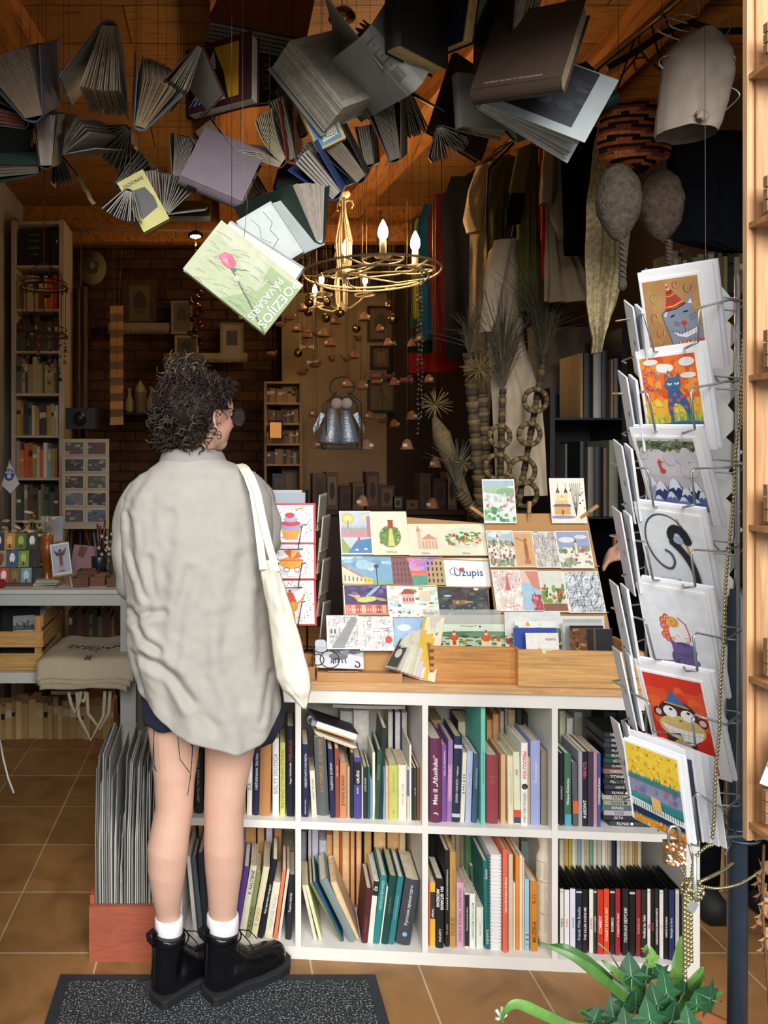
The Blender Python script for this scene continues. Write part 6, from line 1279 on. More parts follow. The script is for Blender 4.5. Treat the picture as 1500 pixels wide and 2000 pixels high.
# --- canvas tote bag hanging from the right shoulder
YT = 1.985
def T(px,py,dy=0): return P(px,py,YT+dy)
tb = thing('tote_bag','plain cream canvas tote bag hanging from the shopper\'s right shoulder','bag',tuple(T(575,1383)))
TE = [(1100,507,540),(1125,511,548),(1150,515,557),(1200,525,573),(1262,532,590),(1322,540,606),(1345,551,607),(1366,574,602),(1384,592,597)]
def bag(side):
 def f(u,v):
  py = 1100+284*v; l,r = interp(TE,py); x = l+(r-l)*u; w = (r-l)/F*YT
  bul = .026*(max(0,4*u*(1-u))**.6)*min(1,w/.06)
  wr = .006*sin(u*9+v*2.5+1.5*noise.noise(Vector((u*3,v*5,0))))*(1-v*.5)+.004*noise.noise(Vector((u*5,v*9,2)))
  tz = -6*sin(u*pi*1.0)*(1-v)**6 if side < 0 else 0
  return T(x,py+tz,side*bul+wr)
 return f
bg_ = MB(); bg_.grid(bag(-1),26,60,'#e2dcc9'); bg_.grid(lambda u,v: bag(1)(1-u,v),26,60,'#e2dcc9'); bgo = bg_.build('bag_body',mat('canvas',.95,namt=.06,nscale=40,bump=.35,bscale=380),tb,True)
mod_apply(bgo,[('SOLIDIFY',dict(thickness=.0015))])
def strap(pts,w,nm,col='#e6e0cf'):
 g = MB(); P_ = [Vector(p) for p in pts]; L_ = []
 for i,p in enumerate(P_):
  t = (P_[min(i+1,len(P_)-1)]-P_[max(i-1,0)]).normalized(); s = t.cross(Vector((0,-1,.12))).normalized()*w/2; o = Vector((0,-.0012,0)); L_.append((p-s-o,p+s-o,p+s+o,p-s+o))
 vs = [q for r_ in L_ for q in r_]; n_ = len(P_)
 g.add(vs,[(i*4+j,i*4+(j+1) % 4,(i+1)*4+(j+1) % 4,(i+1)*4+j) for i in range(n_-1) for j in range(4)]+[(0,1,2,3),((n_-1)*4+3,(n_-1)*4+2,(n_-1)*4+1,(n_-1)*4)],col)
 return g.build(nm,MATS['canvas'],tb,True)
strap([T(514,1112,-.02),T(508,1060,-.02),T(502,1010,-.012),T(494,960,.005),T(483,930,.03),T(474,914,.07),T(468,906,.13),T(470,915,.22)],.019,'strap')
strap([T(540,1116,-.012),T(524,1060,-.03),T(512,1010,-.026),T(503,965,-.008),T(491,932,.02),T(480,915,.06),T(473,907,.13),T(476,916,.22)],.019,'strap')
# ================================================================ books hung from the ceiling
MX = Matrix.Diagonal((-1,1,1,1))
def hbook(label,A,B,C,t,ang,cov,pg='#a49a88',n=10,bend=0,inner=None,string=True,wob=.0):
 """book hung in the air: A,B spine ends, C fore-edge point beyond A, each (px, py, depth)
 ang = cover, first page, last page, cover opening angles in degrees"""
 a,b,c = P(*A),P(*B),P(*C); s = b-a; L = s.length; s.normalize()
 p = c-a; p = p-s*p.dot(s); w = p.length; p.normalize(); nn = p.cross(s); ang = tuple(-q for q in reversed(ang))
 M = Matrix(((nn.x,p.x,s.x,a.x),(nn.y,p.y,s.y,a.y),(nn.z,p.z,s.z,a.z),(0,0,0,1)))
 rt = thing('hanging_book',label,'book',tuple(a),M.to_3x3(),'books hung under the ceiling')
 rr_ = random.Random(label)
 c0,p0,p1,c1 = [radians(x) for x in ang]; n = int(n*1.9) if n > 5 else n
 cm_ = MB(); cw_ = w*1.04; th_ = .0028
 for off,an in ((-t/2-th_,c0),(t/2,c1)):
  d = Vector((sin(an),cos(an),0)); q = Vector((cos(an),-sin(an),0))*th_; o = Vector((off,-.001,-.003))
  pts = [o,o+q,o+q+d*cw_,o+d*cw_]; pts += [x+Vector((0,0,L+.006)) for x in pts]
  cm_.hexa(pts,cov); 
  if inner:
   z_ = Vector((0,0,.004)); sgn = 1 if off < 0 else -1; e = q.normalized()*(th_+.0003 if sgn > 0 else -.0003)
   i0 = o+e+d*.004+z_; i1 = o+e+d*(cw_-.003)+z_; zz = Vector((0,0,L-.002)); cm_.quad(i0,i1,i1+zz,i0+zz,inner)
 k = 6; pts0 = [(-t/2-th_+(t+2*th_)*i/k,-.001-min(.012,t*.25)*sin(pi*i/k)) for i in range(k+1)]
 vs = [(x,y,-.003) for x,y in pts0]+[(x,y+th_,-.003) for x,y in reversed(pts0)]; m_ = len(vs)
 vs += [(x,y,L+.003) for x,y,_ in vs]
 cm_.add(vs,[tuple(range(m_-1,-1,-1)),tuple(range(m_,2*m_))]+[(i,(i+1) % m_,m_+(i+1) % m_,m_+i) for i in range(m_)],cov)
 cm_.build('cover',COVER,rt)
 pm = MB(); base = Vector(hx(pg))
 for i in range(n):
  f0,f1 = i/n,(i+.93)/n; x0 = -t/2+t*f0; x1 = -t/2+t*f1; fm = (f0+f1)/2 if n == 1 else i/(n-1)
  an = p0+(p1-p0)*fm+radians(rr_.uniform(-wob,wob)); sp = (t/n)*.93; wl = w*(1-rr_.uniform(0,.02)); bd = bend*(1-abs(2*fm-1)*.3)
  col = tuple(base*rr_.uniform(.78,1.12)); m2 = 5; prev = None; rows = []
  spread = abs(p1-p0)/max(1,n-1)*.0
  for j in range(m2+1):
   f_ = j/m2; aa = an+bd*f_*(1 if an >= 0 else -1); cx_ = (x0+x1)/2+sin(aa)*wl*f_; cy_ = cos(aa)*wl*f_+.001
   qx,qy = cos(aa)*(sp/2+spread*f_*w),-sin(aa)*(sp/2+spread*f_*w); rows.append(((cx_-qx,cy_-qy),(cx_+qx,cy_+qy)))
  vs = []
  for (q0,q1) in rows: vs += [(q0[0],q0[1],.002),(q1[0],q1[1],.002),(q1[0],q1[1],L-.002),(q0[0],q0[1],L-.002)]
  fs = [(0,1,2,3),(m2*4+3,m2*4+2,m2*4+1,m2*4)]
  for j in range(m2): fs += [(j*4+e,(j+1)*4+e,(j+1)*4+(e+1) % 4,j*4+(e+1) % 4) for e in range(4)]
  pm.add(vs,fs,col)
 pm.build('page_block',PAGE,rt)
 if string:
  inv = M.inverted(); top = max([M @ Vector(v) for v in (( -t/2,0,0),(t/2,0,L),(sin(c0)*w*.7,cos(c0)*w*.7,L/2),(sin(c1)*w*.7,cos(c1)*w*.7,L/2),(0,w*.6,L*.5),(0,0,L/2))],key=lambda v: v.z)
  st = MB(); st.tube([inv @ top,inv @ Vector((top.x,top.y,3.25))],.0006,'#4a4640',4); st.build('string',WIRE,rt)
 return rt,M,(L,w,t)
G1,G2,G3,CR_ = '#8a8176','#9b9184','#7d7268','#b3a88f'
hb = hbook
hb('thick open book with green inner cover, far left',(66,229,1.92),(104,206,2.08),(48,92,1.92),.045,(-30,-26,4,16),'#2f3c48','#6e5c4a',16,inner='#3c4a3c')
hb('book hanging spine up with cover open to the left',(212,48,1.93),(229,110,2.08),(204,176,1.93),.036,(-7,-5,17,34),'#4b5055','#96836a',18,inner='#7a766c',wob=2)
hb('open book standing spine down with fanned brown pages',(273,249,2.0),(270,203,2.1),(296,132,1.97),.028,(-11,-3,24,31),'#56636b','#9a8468',16,inner='#66696a',wob=2)
hb('open book with one cover raised like a sail',(119,297,2.15),(172,300,2.28),(166,232,2.15),.018,(-42,6,30,52),'#86837c',G1,7,inner='#8f897e',wob=3)
hb('grey book fanned wide below the raised cover',(250,250,2.27),(262,262,2.4),(192,302,2.27),.02,(-46,-38,34,40),'#6a4630',G2,6,wob=4)
hb('slim book with black lower cover pointing up right',(229,363,2.32),(240,372,2.44),(284,304,2.32),.024,(-12,-7,7,16),'#17181a',G1,6,wob=2)
hb('small mauve paperback hanging over the bird cage cord',(112,298,2.35),(121,312,2.48),(126,352,2.35),.012,(-26,-20,14,26),'#6a5c62',G1,6,wob=3)
hb('tall narrow book with black right cover, lower left',(90,324,2.03),(106,320,2.14),(90,224,2.03),.03,(-3,-2,8,12),'#15171a',G3,8)
hb('black book lying on its side at the left edge',(60,246,2.04),(57,290,2.1),(-8,262,2.04),.03,(-3,-2,2,3),'#121416',G2,4)
hb('dark green book at the lower left edge',(76,330,2.06),(73,292,2.14),(-6,326,2.06),.026,(-8,-2,2,4),'#1a2b28','#5f564c',4)
hb('slate book with red edge above the black one',(50,238,1.98),(42,214,2.12),(-28,216,1.98),.03,(-4,-2,2,14),'#3a4048','#5c3028',4)
hb('maroon book opened like a tent',(391,90,1.95),(353,142,2.1),(366,180,1.95),.014,(-42,4,20,25),'#571a1e','#b1a692',12,inner='#8c877f',wob=2)
rt,M,d = hb('maroon framed picture book shown from its front cover',(372,229,2.14),(373,108,2.14),(494,229,2.04),.04,(0,0,0,0),'#3f1518','#c9c2b2',6)
mb = MB(); L_,w_,t_ = d
art(mb,.012,.014,w_*.78,L_-.028,[('r',0,0,1,1,'#c78f24'),('p',[(0,0),(0,1),(.5,1),(.7,.5),(.8,0)],'#14161c'),('p',[(.1,.1),(.3,.9),(.45,.5),(.6,.2)],'#8a8d92'),('p',[(.05,0),(.4,.4),(.7,.05)],'#2c4c9c'),('p',[(.3,.6),(.5,.95),(.55,.6)],'#a8a8a4'),('p',[(.35,0),(.5,.3),(.75,.0)],'#c8ccd0')]+[('l',[(.1*k,0),(.3+.05*k,.4)],.012,'#d8d8d4') for k in range(5)],y=0,M=MX @ Matrix(((0,1,0,-t_/2-.0032),(1,0,0,0),(0,0,1,0),(0,0,0,1))))
mb.build('cover_picture',PRINT,rt)
hb('large red lined book spread like a roof at the top',(446,-30,2.46),(612,4,2.46),(404,62,2.22),.04,(-3,-1,1,24),'#6a2f36','#8d857a',5,inner='#6e3038')
rt,M,d = hb('black book with copper lettering behind the maroon ones',(402,214,2.34),(404,88,2.34),(545,216,2.28),.02,(0,0,0,0),'#111416','#b1aa9a',4)
text('KELIAS','#a8623c',rt,MX @ Matrix.Translation((-.0145,d[1]*.83,d[0]*.42)) @ Matrix(((0,0,-1,0),(0,1,0,0),(1,0,0,0),(0,0,0,1))) @ Matrix.Rotation(0,4,'Z'),fit=d[0]*.6,hmax=.024)
hb('open book with softly curling cream pages',(552,318,2.1),(560,304,2.25),(478,258,2.1),.03,(-19,-17,22,44),'#6c211d','#b3a98c',9,bend=.35)
hb('red book standing beside the curling pages',(572,312,2.2),(584,298,2.34),(546,190,2.2),.018,(-4,-3,3,13),'#6b1f1b','#a79c86',5)
hb('slim grey book above the comic album',(594,264,2.26),(602,256,2.38),(548,170,2.26),.022,(-4,-2,2,5),'#4c4440','#94897a',5)
rt,M,d = hb('blue comic album with yellow spine',(620,296,2.1),(556,152,2.1),(670,262,2.09),.01,(0,0,0,0),'#c1a766','#b5ab98',3)
mb = MB(); art(mb,.006,.004,d[1]-.012,d[0]-.008,[('r',0,0,1,1,'#3f7f9c'),('r',0,.62,1,1,'#b3a88c'),('e',.45,.75,.4,.08,'#8f7f68'),('e',.3,.6,.2,.07,'#9cb4b0'),('p',[(.25,.04),(.9,.06),(.95,.34),(.4,.3)],'#cbc5b4'),('r',.38,.17,.78,.26,'#a32a24')]+daubs(95,20,(.05,.35,.95,.6),('#356f8c','#5a93a8','#2c5a74'),(.04,.1),'blob'),y=0,M=MX @ Matrix(((0,1,0,-d[2]/2-.0032),(1,0,0,0),(0,0,1,0),(0,0,0,1))))
mb.build('cover_picture',PRINT,rt)
text('ORIZZO','#1c1c1c',rt,MX @ Matrix.Translation((-d[2]/2-.0042,d[1]*.6,d[0]*.11)) @ Matrix(((0,0,-1,0),(1,0,0,0),(0,1,0,0),(0,0,0,1))),fit=.05,hmax=.011)
rt,M,d = hb('big open book showing a page of print',(640,72,2.16),(738,196,2.16),(600,150,2.02),.05,(-34,0,10,12),'#8f8c86','#b9b2a2',10)
ln_ = MB()
for i in range(26):
 yy = .016+(d[1]-.03)*i/26; x_ = d[2]/2+.0006
 for (z0,z1) in ((.02,.075),(.08,d[0]-.02)): ln_.quad((x_,yy,z0),(x_,yy,z1),(x_,yy+.0016,z1),(x_,yy+.0016,z0),'#57554f')
ln_.build('print',INK,rt)
hb('loose fan of cream pages right of the printed page',(655,98,2.24),(690,122,2.36),(738,188,2.24),.024,(-16,-12,14,18),'#6d645c','#aca08a',9,wob=3)
rt,M,d = hb('light grey book with its dashed spine turned to the viewer',(713,64,1.9),(810,172,1.96),(735,-30,2.05),.045,(-52,-46,-20,14),'#9a9a96','#857b70',6,inner='#70757c',wob=3)
ln_ = MB()
for i,(z,w__) in enumerate(((.02,.03),(.034,.006),(.05,.02),(.066,.006),(.082,.022),(.098,.006))+tuple((.112+.006*k,.026) for k in range(6))): ln_.box((-w__/2,-.0138,z),(w__/2,-.0128,z+.0012),'#3a3836')
ln_.build('spine_lettering',INK,rt)
hb('large black covered book with cream lower edge',(768,95,1.86),(768,-70,1.86),(856,138,1.97),.045,(0,0,0,0),'#17130f','#c1a878',5)
hb('navy book with glowing lower edge',(846,108,2.02),(868,-60,1.98),(914,66,1.9),.03,(0,0,0,0),'#12182a','#c9a468',4)  # cream page edge coloured yellow as if lit; it emits nothing
hb('slim navy book open downwards at the top',(912,72,1.97),(944,92,2.1),(962,-40,1.97),.022,(-18,-4,8,12),'#161c2c','#a8a294',7)
hb('brown book half open with pages facing down',(1010,98,1.92),(936,142,2.1),(1012,-35,1.92),.03,(-4,0,18,40),'#2a1e18','#b5afa0',9,wob=1.5)
rt,M,d = hb('plain dark brown book, front cover to the viewer',(926,190,1.93),(1098,166,1.8),(1008,44,1.95),.045,(-1,0,0,0),'#43342a','#9a8a6c',6)
text('TARYBINIS TEATRAS | M. PETUCHAUSKAS','#a89c8c',rt,MX @ Matrix.Translation((d[2]/2+.0034,.014,d[0]*.46)) @ Matrix(((0,0,1,0),(0,1,0,0),(1,0,0,0),(0,0,0,1))) @ Matrix.Diagonal((1,1,1,1)),fit=d[0]*.7,hmax=.007)
rt,M,d = hb('large pale folder of sheets with dark photograph cover',(938,205,2.02),(1000,92,2.02),(1148,248,1.99),.03,(-7,-5,9,11),'#a5aeb0','#b9bab2',5,bend=.05)
mb = MB(); an = radians(-7); art(mb,.0,.02,d[1]*.86,d[0]-.02,[('r',0,0,1,1,'#23262e')]+daubs(96,30,(0,.1,1,.9),('#2c3440','#1a1c22','#3a3f48'),(.04,.12),'blob'),y=0,M=MX @ Matrix.Translation((-d[2]/2-.0034,0,0)) @ Matrix.Rotation(-an,4,'Z') @ Matrix(((0,1,0,0),(1,0,0,0),(0,0,1,0),(0,0,0,1))))
mb.build('cover_picture',PRINT,rt)
hb('dark green clothbound book under the pale sheets',(1008,268,2.12),(1205,196,2.1),(985,196,2.22),.03,(-2,0,1,2),'#16352c','#8d8278',4)
hb('grey paperback with square corner left of pale folder',(896,250,2.14),(890,148,2.14),(992,244,2.2),.026,(-3,-2,4,8),'#8f8b84','#a29a8a',5)
hb('long dark maroon book hanging diagonally',(838,256,2.24),(886,108,2.24),(936,302,2.32),.02,(0,0,0,0),'#2b1013','#7a6c5c',4)
hb('small book with splayed pages at the tip of dark maroon one',(858,248,2.16),(865,262,2.28),(868,302,2.16),.012,(-56,-50,22,28),'#4c1820','#9f9585',8,wob=3)
hb('olive book with lit lower pages near the beam',(792,180,2.22),(802,192,2.36),(806,258,2.22),.022,(-44,-14,14,20),'#5f5b48','#8f8475',7,wob=2)
hb('brown grey book hanging vertically near the beam',(772,312,2.18),(784,304,2.32),(746,204,2.18),.03,(-8,-4,8,16),'#5a5048','#7f756a',7)
hb('dark green speckled book seen edge on',(722,322,2.24),(732,318,2.36),(712,246,2.24),.026,(-4,-2,2,5),'#1e2c26','#8f8778',5)
hb('black book with brown pages above the chandelier',(706,350,2.12),(713,342,2.26),(640,272,2.12),.032,(-7,-2,4,14),'#15171b','#8b7c6b',6)
hb('light blue book with wedge shaped opening',(656,366,2.16),(706,346,2.26),(600,290,2.2),.026,(-6,-3,6,18),'#3d7d97','#989088',5,inner='#4b8aa2')
hb('royal blue book with grey pages, spine down right',(658,382,2.05),(667,366,2.2),(590,304,2.05),.032,(-12,-3,3,12),'#1d3468','#9b948c',5)
hb('black album with white line drawing',(536,368,2.32),(548,320,2.32),(618,352,2.32),.014,(0,0,0,0),'#101316','#8d867a',3)
hb('big green book with long fanned pages above the rose cover',(624,470,2.0),(515,505,2.14),(588,362,2.0),.036,(-22,-17,20,24),'#13241e','#a1988c',10,wob=2)
rt,M,d = hb('pale cover with a wiry line drawing',(528,398,1.93),(590,492,1.93),(466,441,1.91),.014,(0,95,140,150),'#a3aaa8','#a9a290',6)
mb = MB(); art(mb,.004,.004,d[1]-.008,d[0]-.008,[('r',0,0,1,1,'#a9b0ae'),('l',[(.3,.05),(.25,.3),(.42,.4),(.36,.62),(.6,.7),(.55,.95)],.016,'#2e3338'),('l',[(.7,.05),(.62,.25),(.75,.45),(.6,.62)],.012,'#2e3338')],y=0,M=MX @ Matrix(((0,1,0,-d[2]/2-.0032),(1,0,0,0),(0,0,1,0),(0,0,0,1))))
mb.build('cover_picture',PRINT,rt)
hb('white book with photograph tucked behind the rose cover',(590,526,1.74),(452,438,1.76),(566,556,1.74),.022,(0,0,0,0),'#b5b6b2','#c4bca8',4)
rt,M,d = hb('mauve clothbound book with black spine label',(353,353,2.08),(468,402,2.08),(388,256,2.13),.035,(-6,-2,0,0),'#6d6169','#857b74',6)
MB().box((-.012,-.0118,.022),(.012,-.0094,.05),'#17171a').build('spine_label',INK,rt)
hb('thick brown paged book turned fore-edge to the viewer',(424,284,2.28),(494,389,2.26),(418,278,2.12),.052,(-2,0,0,6),'#5c4f40','#7a6248',6)
hb('dusty pink cover with small marks behind the brown book',(520,376,2.36),(470,290,2.36),(498,392,2.36),.012,(0,0,0,0),'#6b5652','#857b74',3)
hb('grey book wedged left of the mauve one',(346,350,2.18),(354,344,2.32),(366,268,2.18),.026,(-16,-10,6,9),'#5b5752','#8b8379',7)
hb('brick red book seen side on',(302,426,2.16),(319,423,2.26),(300,334,2.16),.026,(-5,-3,2,4),'#7b2c1f','#8c8378',5)
hb('grey book with pages fanned to the upper right',(324,414,2.12),(334,408,2.25),(356,350,2.12),.02,(-32,-27,22,56),'#716a66','#928a80',9,wob=2)
hb('cream booklet lying flat at the bottom of the cluster',(290,427,2.2),(409,427,2.2),(300,398,2.3),.01,(0,0,0,0),'#8b866c','#989078',3)
rt,M,d = hb('yellow booklet with black blot',(284,455,2.1),(330,430,2.1),(249,352,2.1),.005,(0,0,0,0),'#a8a35c','#9a937c',2)
mb = MB(); art(mb,.002,.004,d[1]*.96,d[0]*.92,[('p',[(.22,.1),(.3,.9),(.5,.95),(.75,.8),(.8,.2),(.5,.05)],'#14130f')],y=0,M=MX @ Matrix(((0,-1,0,d[2]/2+.0032),(1,0,0,0),(0,0,1,0),(0,0,0,1)))); mb.build('cover_picture',PRINT,rt)
text('DIZIONAS','#1c1a14',rt,MX @ Matrix.Translation((d[2]/2+.0042,d[1]*.9,d[0]*.5)) @ Matrix(((0,0,1,0),(0,1,0,0),(1,0,0,0),(0,0,0,1))),fit=d[0]*.8,hmax=.012)
hb('ragged grey pages fanned beside the yellow booklet',(252,372,2.05),(259,382,2.18),(238,428,2.05),.02,(-28,-22,30,36),'#6f6c66','#99938a',7,wob=4)
stp = MB(); q0 = [P(148+k*6+(k%2)*2,345+k*11,2.4) for k in range(6)]
for a_,b_ in zip(q0,q0[1:]): stp.hexa([a_,a_+Vector((.012,0,.004)),a_+Vector((.012,.001,.004)),a_+Vector((0,.001,0)),b_,b_+Vector((.012,0,.004)),b_+Vector((.012,.001,.004)),b_+Vector((0,.001,0))],'#a8986c')
tag(stp.build('paper_strip',PAPER,None,True),'torn yellowed paper strip dangling under the small mauve paperback','paper strip')
# --- the rose covered anthology
def poetry():
 A,B,C = P(357,525,1.66),P(517,652,1.66),P(430,428,1.66); x = (B-A); w = x.length; x.normalize(); z = C-A; z = z-x*z.dot(x); h = z.length; z.normalize(); y = z.cross(x)
 M = Matrix(((x.x,y.x,z.x,0),(x.y,y.y,z.y,0),(x.z,y.z,z.z,0),(0,0,0,1)))
 rt = thing('hanging_book','green poetry anthology with a pink rose on its cover, lowest of the hung books','book',tuple(A),M,'books hung under the ceiling')
 # spine runs along the upper right edge (from C towards B+z)
 m = MB(); m.box((0,0,0),(w,.0022,h),'#98a07c'); m.box((0,.0202,0),(w,.0224,h),'#98a07c'); m.box((0,.002,h-.0022),(w,.0204,h),'#7f9160'); m.build('cover',COVER,rt)
 MB().box((.003,.0023,.003),(w-.003,.0201,h-.0025),'#cfc6b2').build('page_block',PAGE,rt)
 sh = [('r',0,0,1,1,'#959c7b'),('p',[(.45,0),(1,0),(1,1),(.62,1),(.7,.5)],'#7b8d60'),('p',[(0,.75),(0,1),(1,1),(1,.9),(.4,.92)],'#9fa085'),('e',.28,.85,.22,.1,'#a2a389'),('e',.5,.75,.16,.14,'#9fa489')]
 r = random.Random(77)
 for k in range(75):
  u = r.random()*.9; v = r.random()*.85; a = r.uniform(-.5,.5)+.6*math.sin(u*5); L_ = r.uniform(.06,.2)
  sh.append(('l',[(u,v),(u+cos(a)*L_/2,v+sin(a)*L_/2+.01),(min(1,u+cos(a)*L_),max(0,min(1,v+sin(a)*L_)))],r.uniform(.002,.006),r.choice(('#788a5c','#8c9a70','#bcc0a8','#66784c'))))
 sh += [('l',[(.36,.49),(.46,.42),(.56,.34),(.7,.24),(.84,.12),(1,.0)],.011,'#1e3424'),('p',[(.31,.5),(.38,.46),(.42,.5),(.36,.56)],'#2c4a34'),('l',[(.36,.5),(.45,.57),(.48,.62)],.007,'#3c5a3c'),('e',.46,.41,.03,.04,'#9aa08c')]
 sh += [('p',[(.19,.52),(.22,.64),(.3,.66),(.37,.61),(.38,.52),(.34,.46),(.27,.46)],'#c23a58'),('p',[(.2,.53),(.24,.63),(.29,.52)],'#d85474'),('p',[(.27,.5),(.32,.64),(.36,.53)],'#a82c48'),('p',[(.24,.5),(.27,.58),(.33,.5)],'#e0708a')]
 mb = MB(); art(mb,0,0,w,h,sh); mb.build('cover_picture',PRINT,rt)
 # lettering reads along the short edge
 Rm = Matrix.Rotation(pi/2,4,'X')
 text('POEZIJOS','#e9edd9',rt,Matrix.Translation((w*.915,-.0019,h*.5)) @ Rm @ Matrix.Rotation(-pi/2,4,'Z'),fit=h*.9,hmax=.027)
 text('PAVASARIS','#e9edd9',rt,Matrix.Translation((w*.80,-.0019,h*.44)) @ Rm @ Matrix.Rotation(-pi/2,4,'Z'),fit=h*.8,hmax=.023)
 text('1 9 8 6','#e9edd9',rt,Matrix.Translation((w*.70,-.0019,h*.62)) @ Rm @ Matrix.Rotation(-pi/2,4,'Z'),fit=h*.4,hmax=.005)
 st = MB(); inv = WM[rt.name].inverted(); top = P(476,470,1.675); pts = [top,P(483,400,1.67),P(478,350,1.67),P(474,300,1.67),Vector((P(474,300,1.67).x,1.67,3.25))]
 st.tube([inv @ p for p in pts],.0005,'#56524a',4); st.build('string',WIRE,rt)
poetry()
# brass ceiling lamp above the books
def blamp():
 c = P(668,36,2.7); rt = thing('ceiling_lamp','small brass dome lamp hanging above the books','lamp',tuple(c))
 MB().lathe([(.048,0),(.046,.01),(.036,.024),(.018,.034),(.006,.04)],'#8a6a34',20).build('lamp_shade',GOLD,rt)
 MB().tube([(0,0,.038),(0,0,3.25-c.z)],.0016,'#2a241c',6).build('cord',RUBBER,rt)
 MB().ball((0,0,.008),.016,'#fff0c8',10,8).build('bulb',PLAST,rt)
blamp()
# ================================================================ chandeliers
def chandelier(label,hub,top,bulbs,ring,zr,small=False):
 "hub/top are points; bulbs are cup points; ring = (centre, radius)"
 rt = thing('chandelier',label,'chandelier',tuple(top)); IV = '#cfc3a4'; o = Vector(top)
 CRM = mat('cream_enamel',.45,namt=.08)
 m = MB(); m.lathe([(.03,-.01),(.034,0),(.03,.012),(.012,.02),(.006,.03)],IV,16,Matrix.Translation((0,0,-.005)))
 m.tube([(0,0,.02),(0,0,3.25-o.z)],.003,'#8a7c60',6); m.build('canopy',CRM,rt)
 h = hub-o; rd = MB()
 for k in range(6):
  a = k*pi/3; c,s = cos(a),sin(a)
  rd.tube([Vector((.008*c,.008*s,-.02)),Vector((.012*c,.012*s,-.09)),h*.6+Vector((.036*c,.036*s,0)),h+Vector((.03*c,.03*s,.02)),h+Vector((.012*c,.012*s,-.01))],.0045,IV,6)
  if k % 2 == 0: rd.tube([(.004*c,.004*s,-.05),(.022*c,.022*s,-.03),(.04*c,.04*s,-.034),(.048*c,.048*s,-.055),(.04*c,.04*s,-.068)],.004,IV,6)
 rd.build('stem_rod',CRM,rt)
 hb_ = MB(); hb_.lathe([(0,-.06),(.008,-.055),(.004,-.04),(.014,-.03),(.028,-.022),(.034,-.01),(.028,.0),(.02,.02),(.012,.03)],IV,16,Matrix.Translation(h)); hb_.build('hub',CRM,rt)
 if ring:
  rg = MB(); c0 = ring[0]-o
  for dz,rr_ in ((0,1),(-.03,.82)): rg.tube([c0+Vector((ring[1]*rr_*cos(2*pi*k/40),ring[1]*rr_*sin(2*pi*k/40),dz)) for k in range(41)],.0052,IV,6)
  for k in range(5): a = k*2*pi/5+.4; rg.tube([c0+Vector((ring[1]*cos(a),ring[1]*sin(a),0)),c0+Vector((ring[1]*.6*cos(a+.3),ring[1]*.6*sin(a+.3),-.02)),h+Vector((0,0,-.01))],.0045,IV,6)
  rg.build('ring',CRM,rt)
 for q in bulbs:
  b = q-o; sc = .7 if small else 1; am = MB()
  am.tube([h,h.lerp(b,.35)+Vector((0,0,-.035)),h.lerp(b,.75)+Vector((0,0,-.03)),b+Vector((0,0,-.012))],.0048,IV,6)
  am.tube([b+Vector((.088*sc*cos(2*pi*k/24),.088*sc*sin(2*pi*k/24),-.012)) for k in range(25)],.004,IV,6)
  for k in range(3): am.tube([b+Vector((0,0,-.014)),b+Vector((.088*sc*cos(k*2.1),.088*sc*sin(k*2.1),-.012))],.003,IV,5)
  ao = am.build('arm',CRM,rt)
  MB().lathe([(0,-.02),(.008,-.015),(.014,-.004),(.036*sc,.0),(.038*sc,.006),(.012*sc,.008),(.0145*sc,.012),(.0145*sc,.072*sc),(.011*sc,.076*sc)],'#e9e2cf',18,Matrix.Translation(b)).build('candle_holder',CRM,ao)
  z = .076*sc; MB().lathe([(.010*sc,z),(.019*sc,z+.014*sc),(.0225*sc,z+.03*sc),(.019*sc,z+.052*sc),(.009*sc,z+.075*sc),(.002*sc,z+.088*sc),(0,z+.09*sc)],'#fff2d0',16,Matrix.Translation(b)).build('flame_bulb',BULB,ao)
 return rt
chandelier('cream wrought metal chandelier with lit candle bulbs over the back of the shop',P(672,530,3.55),P(670,378,3.55),[P(748,502,3.39),P(811,521,3.55),P(677,531,3.66)],(P(725,532,3.55),.315),0)
chandelier('smaller chandelier glowing behind the large cream one',P(668,600,4.5),P(664,480,4.5),[P(628,572,4.4),P(615,592,4.7),P(713,572,4.7)],None,0,True)
def cloth(name,label,cat,rows,Y,col,amp=.012,nf=5,seed=0,m=None,parent=None,group=None,th_=.03,pattern=None,nu=30,per=6):
 "hanging fabric: rows of (y, left, right) in pixels at depth Y, a closed surface with soft vertical folds"
 tab = [(r[0],r[1],r[2]) for r in rows]; y0,y1 = tab[0][0],tab[-1][0]; nv = max(8,int((y1-y0)/per))
 def f(side):
  def g(u,v):
   py = y0+(y1-y0)*v; l,r = interp(tab,py); x = l+(r-l)*u; e = max(0,4*u*(1-u))**.5*th_/2
   w = (amp*.45*sin(nf*1.2*pi*u+seed+2.4*noise.noise(Vector((seed,v*2,u*2))))+amp*1.5*noise.noise(Vector((u*nf*.8+seed,v*1.6,seed))))*min(1,.25+v*1.6)+amp*.6*noise.noise(Vector((u*5+v*3+seed,v*7,seed)))
   return P(x,py,Y)+Vector((0,side*e+w,0))
  return g
 mb = MB(); mb.grid(f(-1),nu,nv,pattern or col); mb.grid(lambda u,v: f(1)(1-u,v),nu,nv,col)
 o = mb.build(name,m or CLOTHB,parent,True)
 if parent is None: tag(o,label,cat,group)
 return o
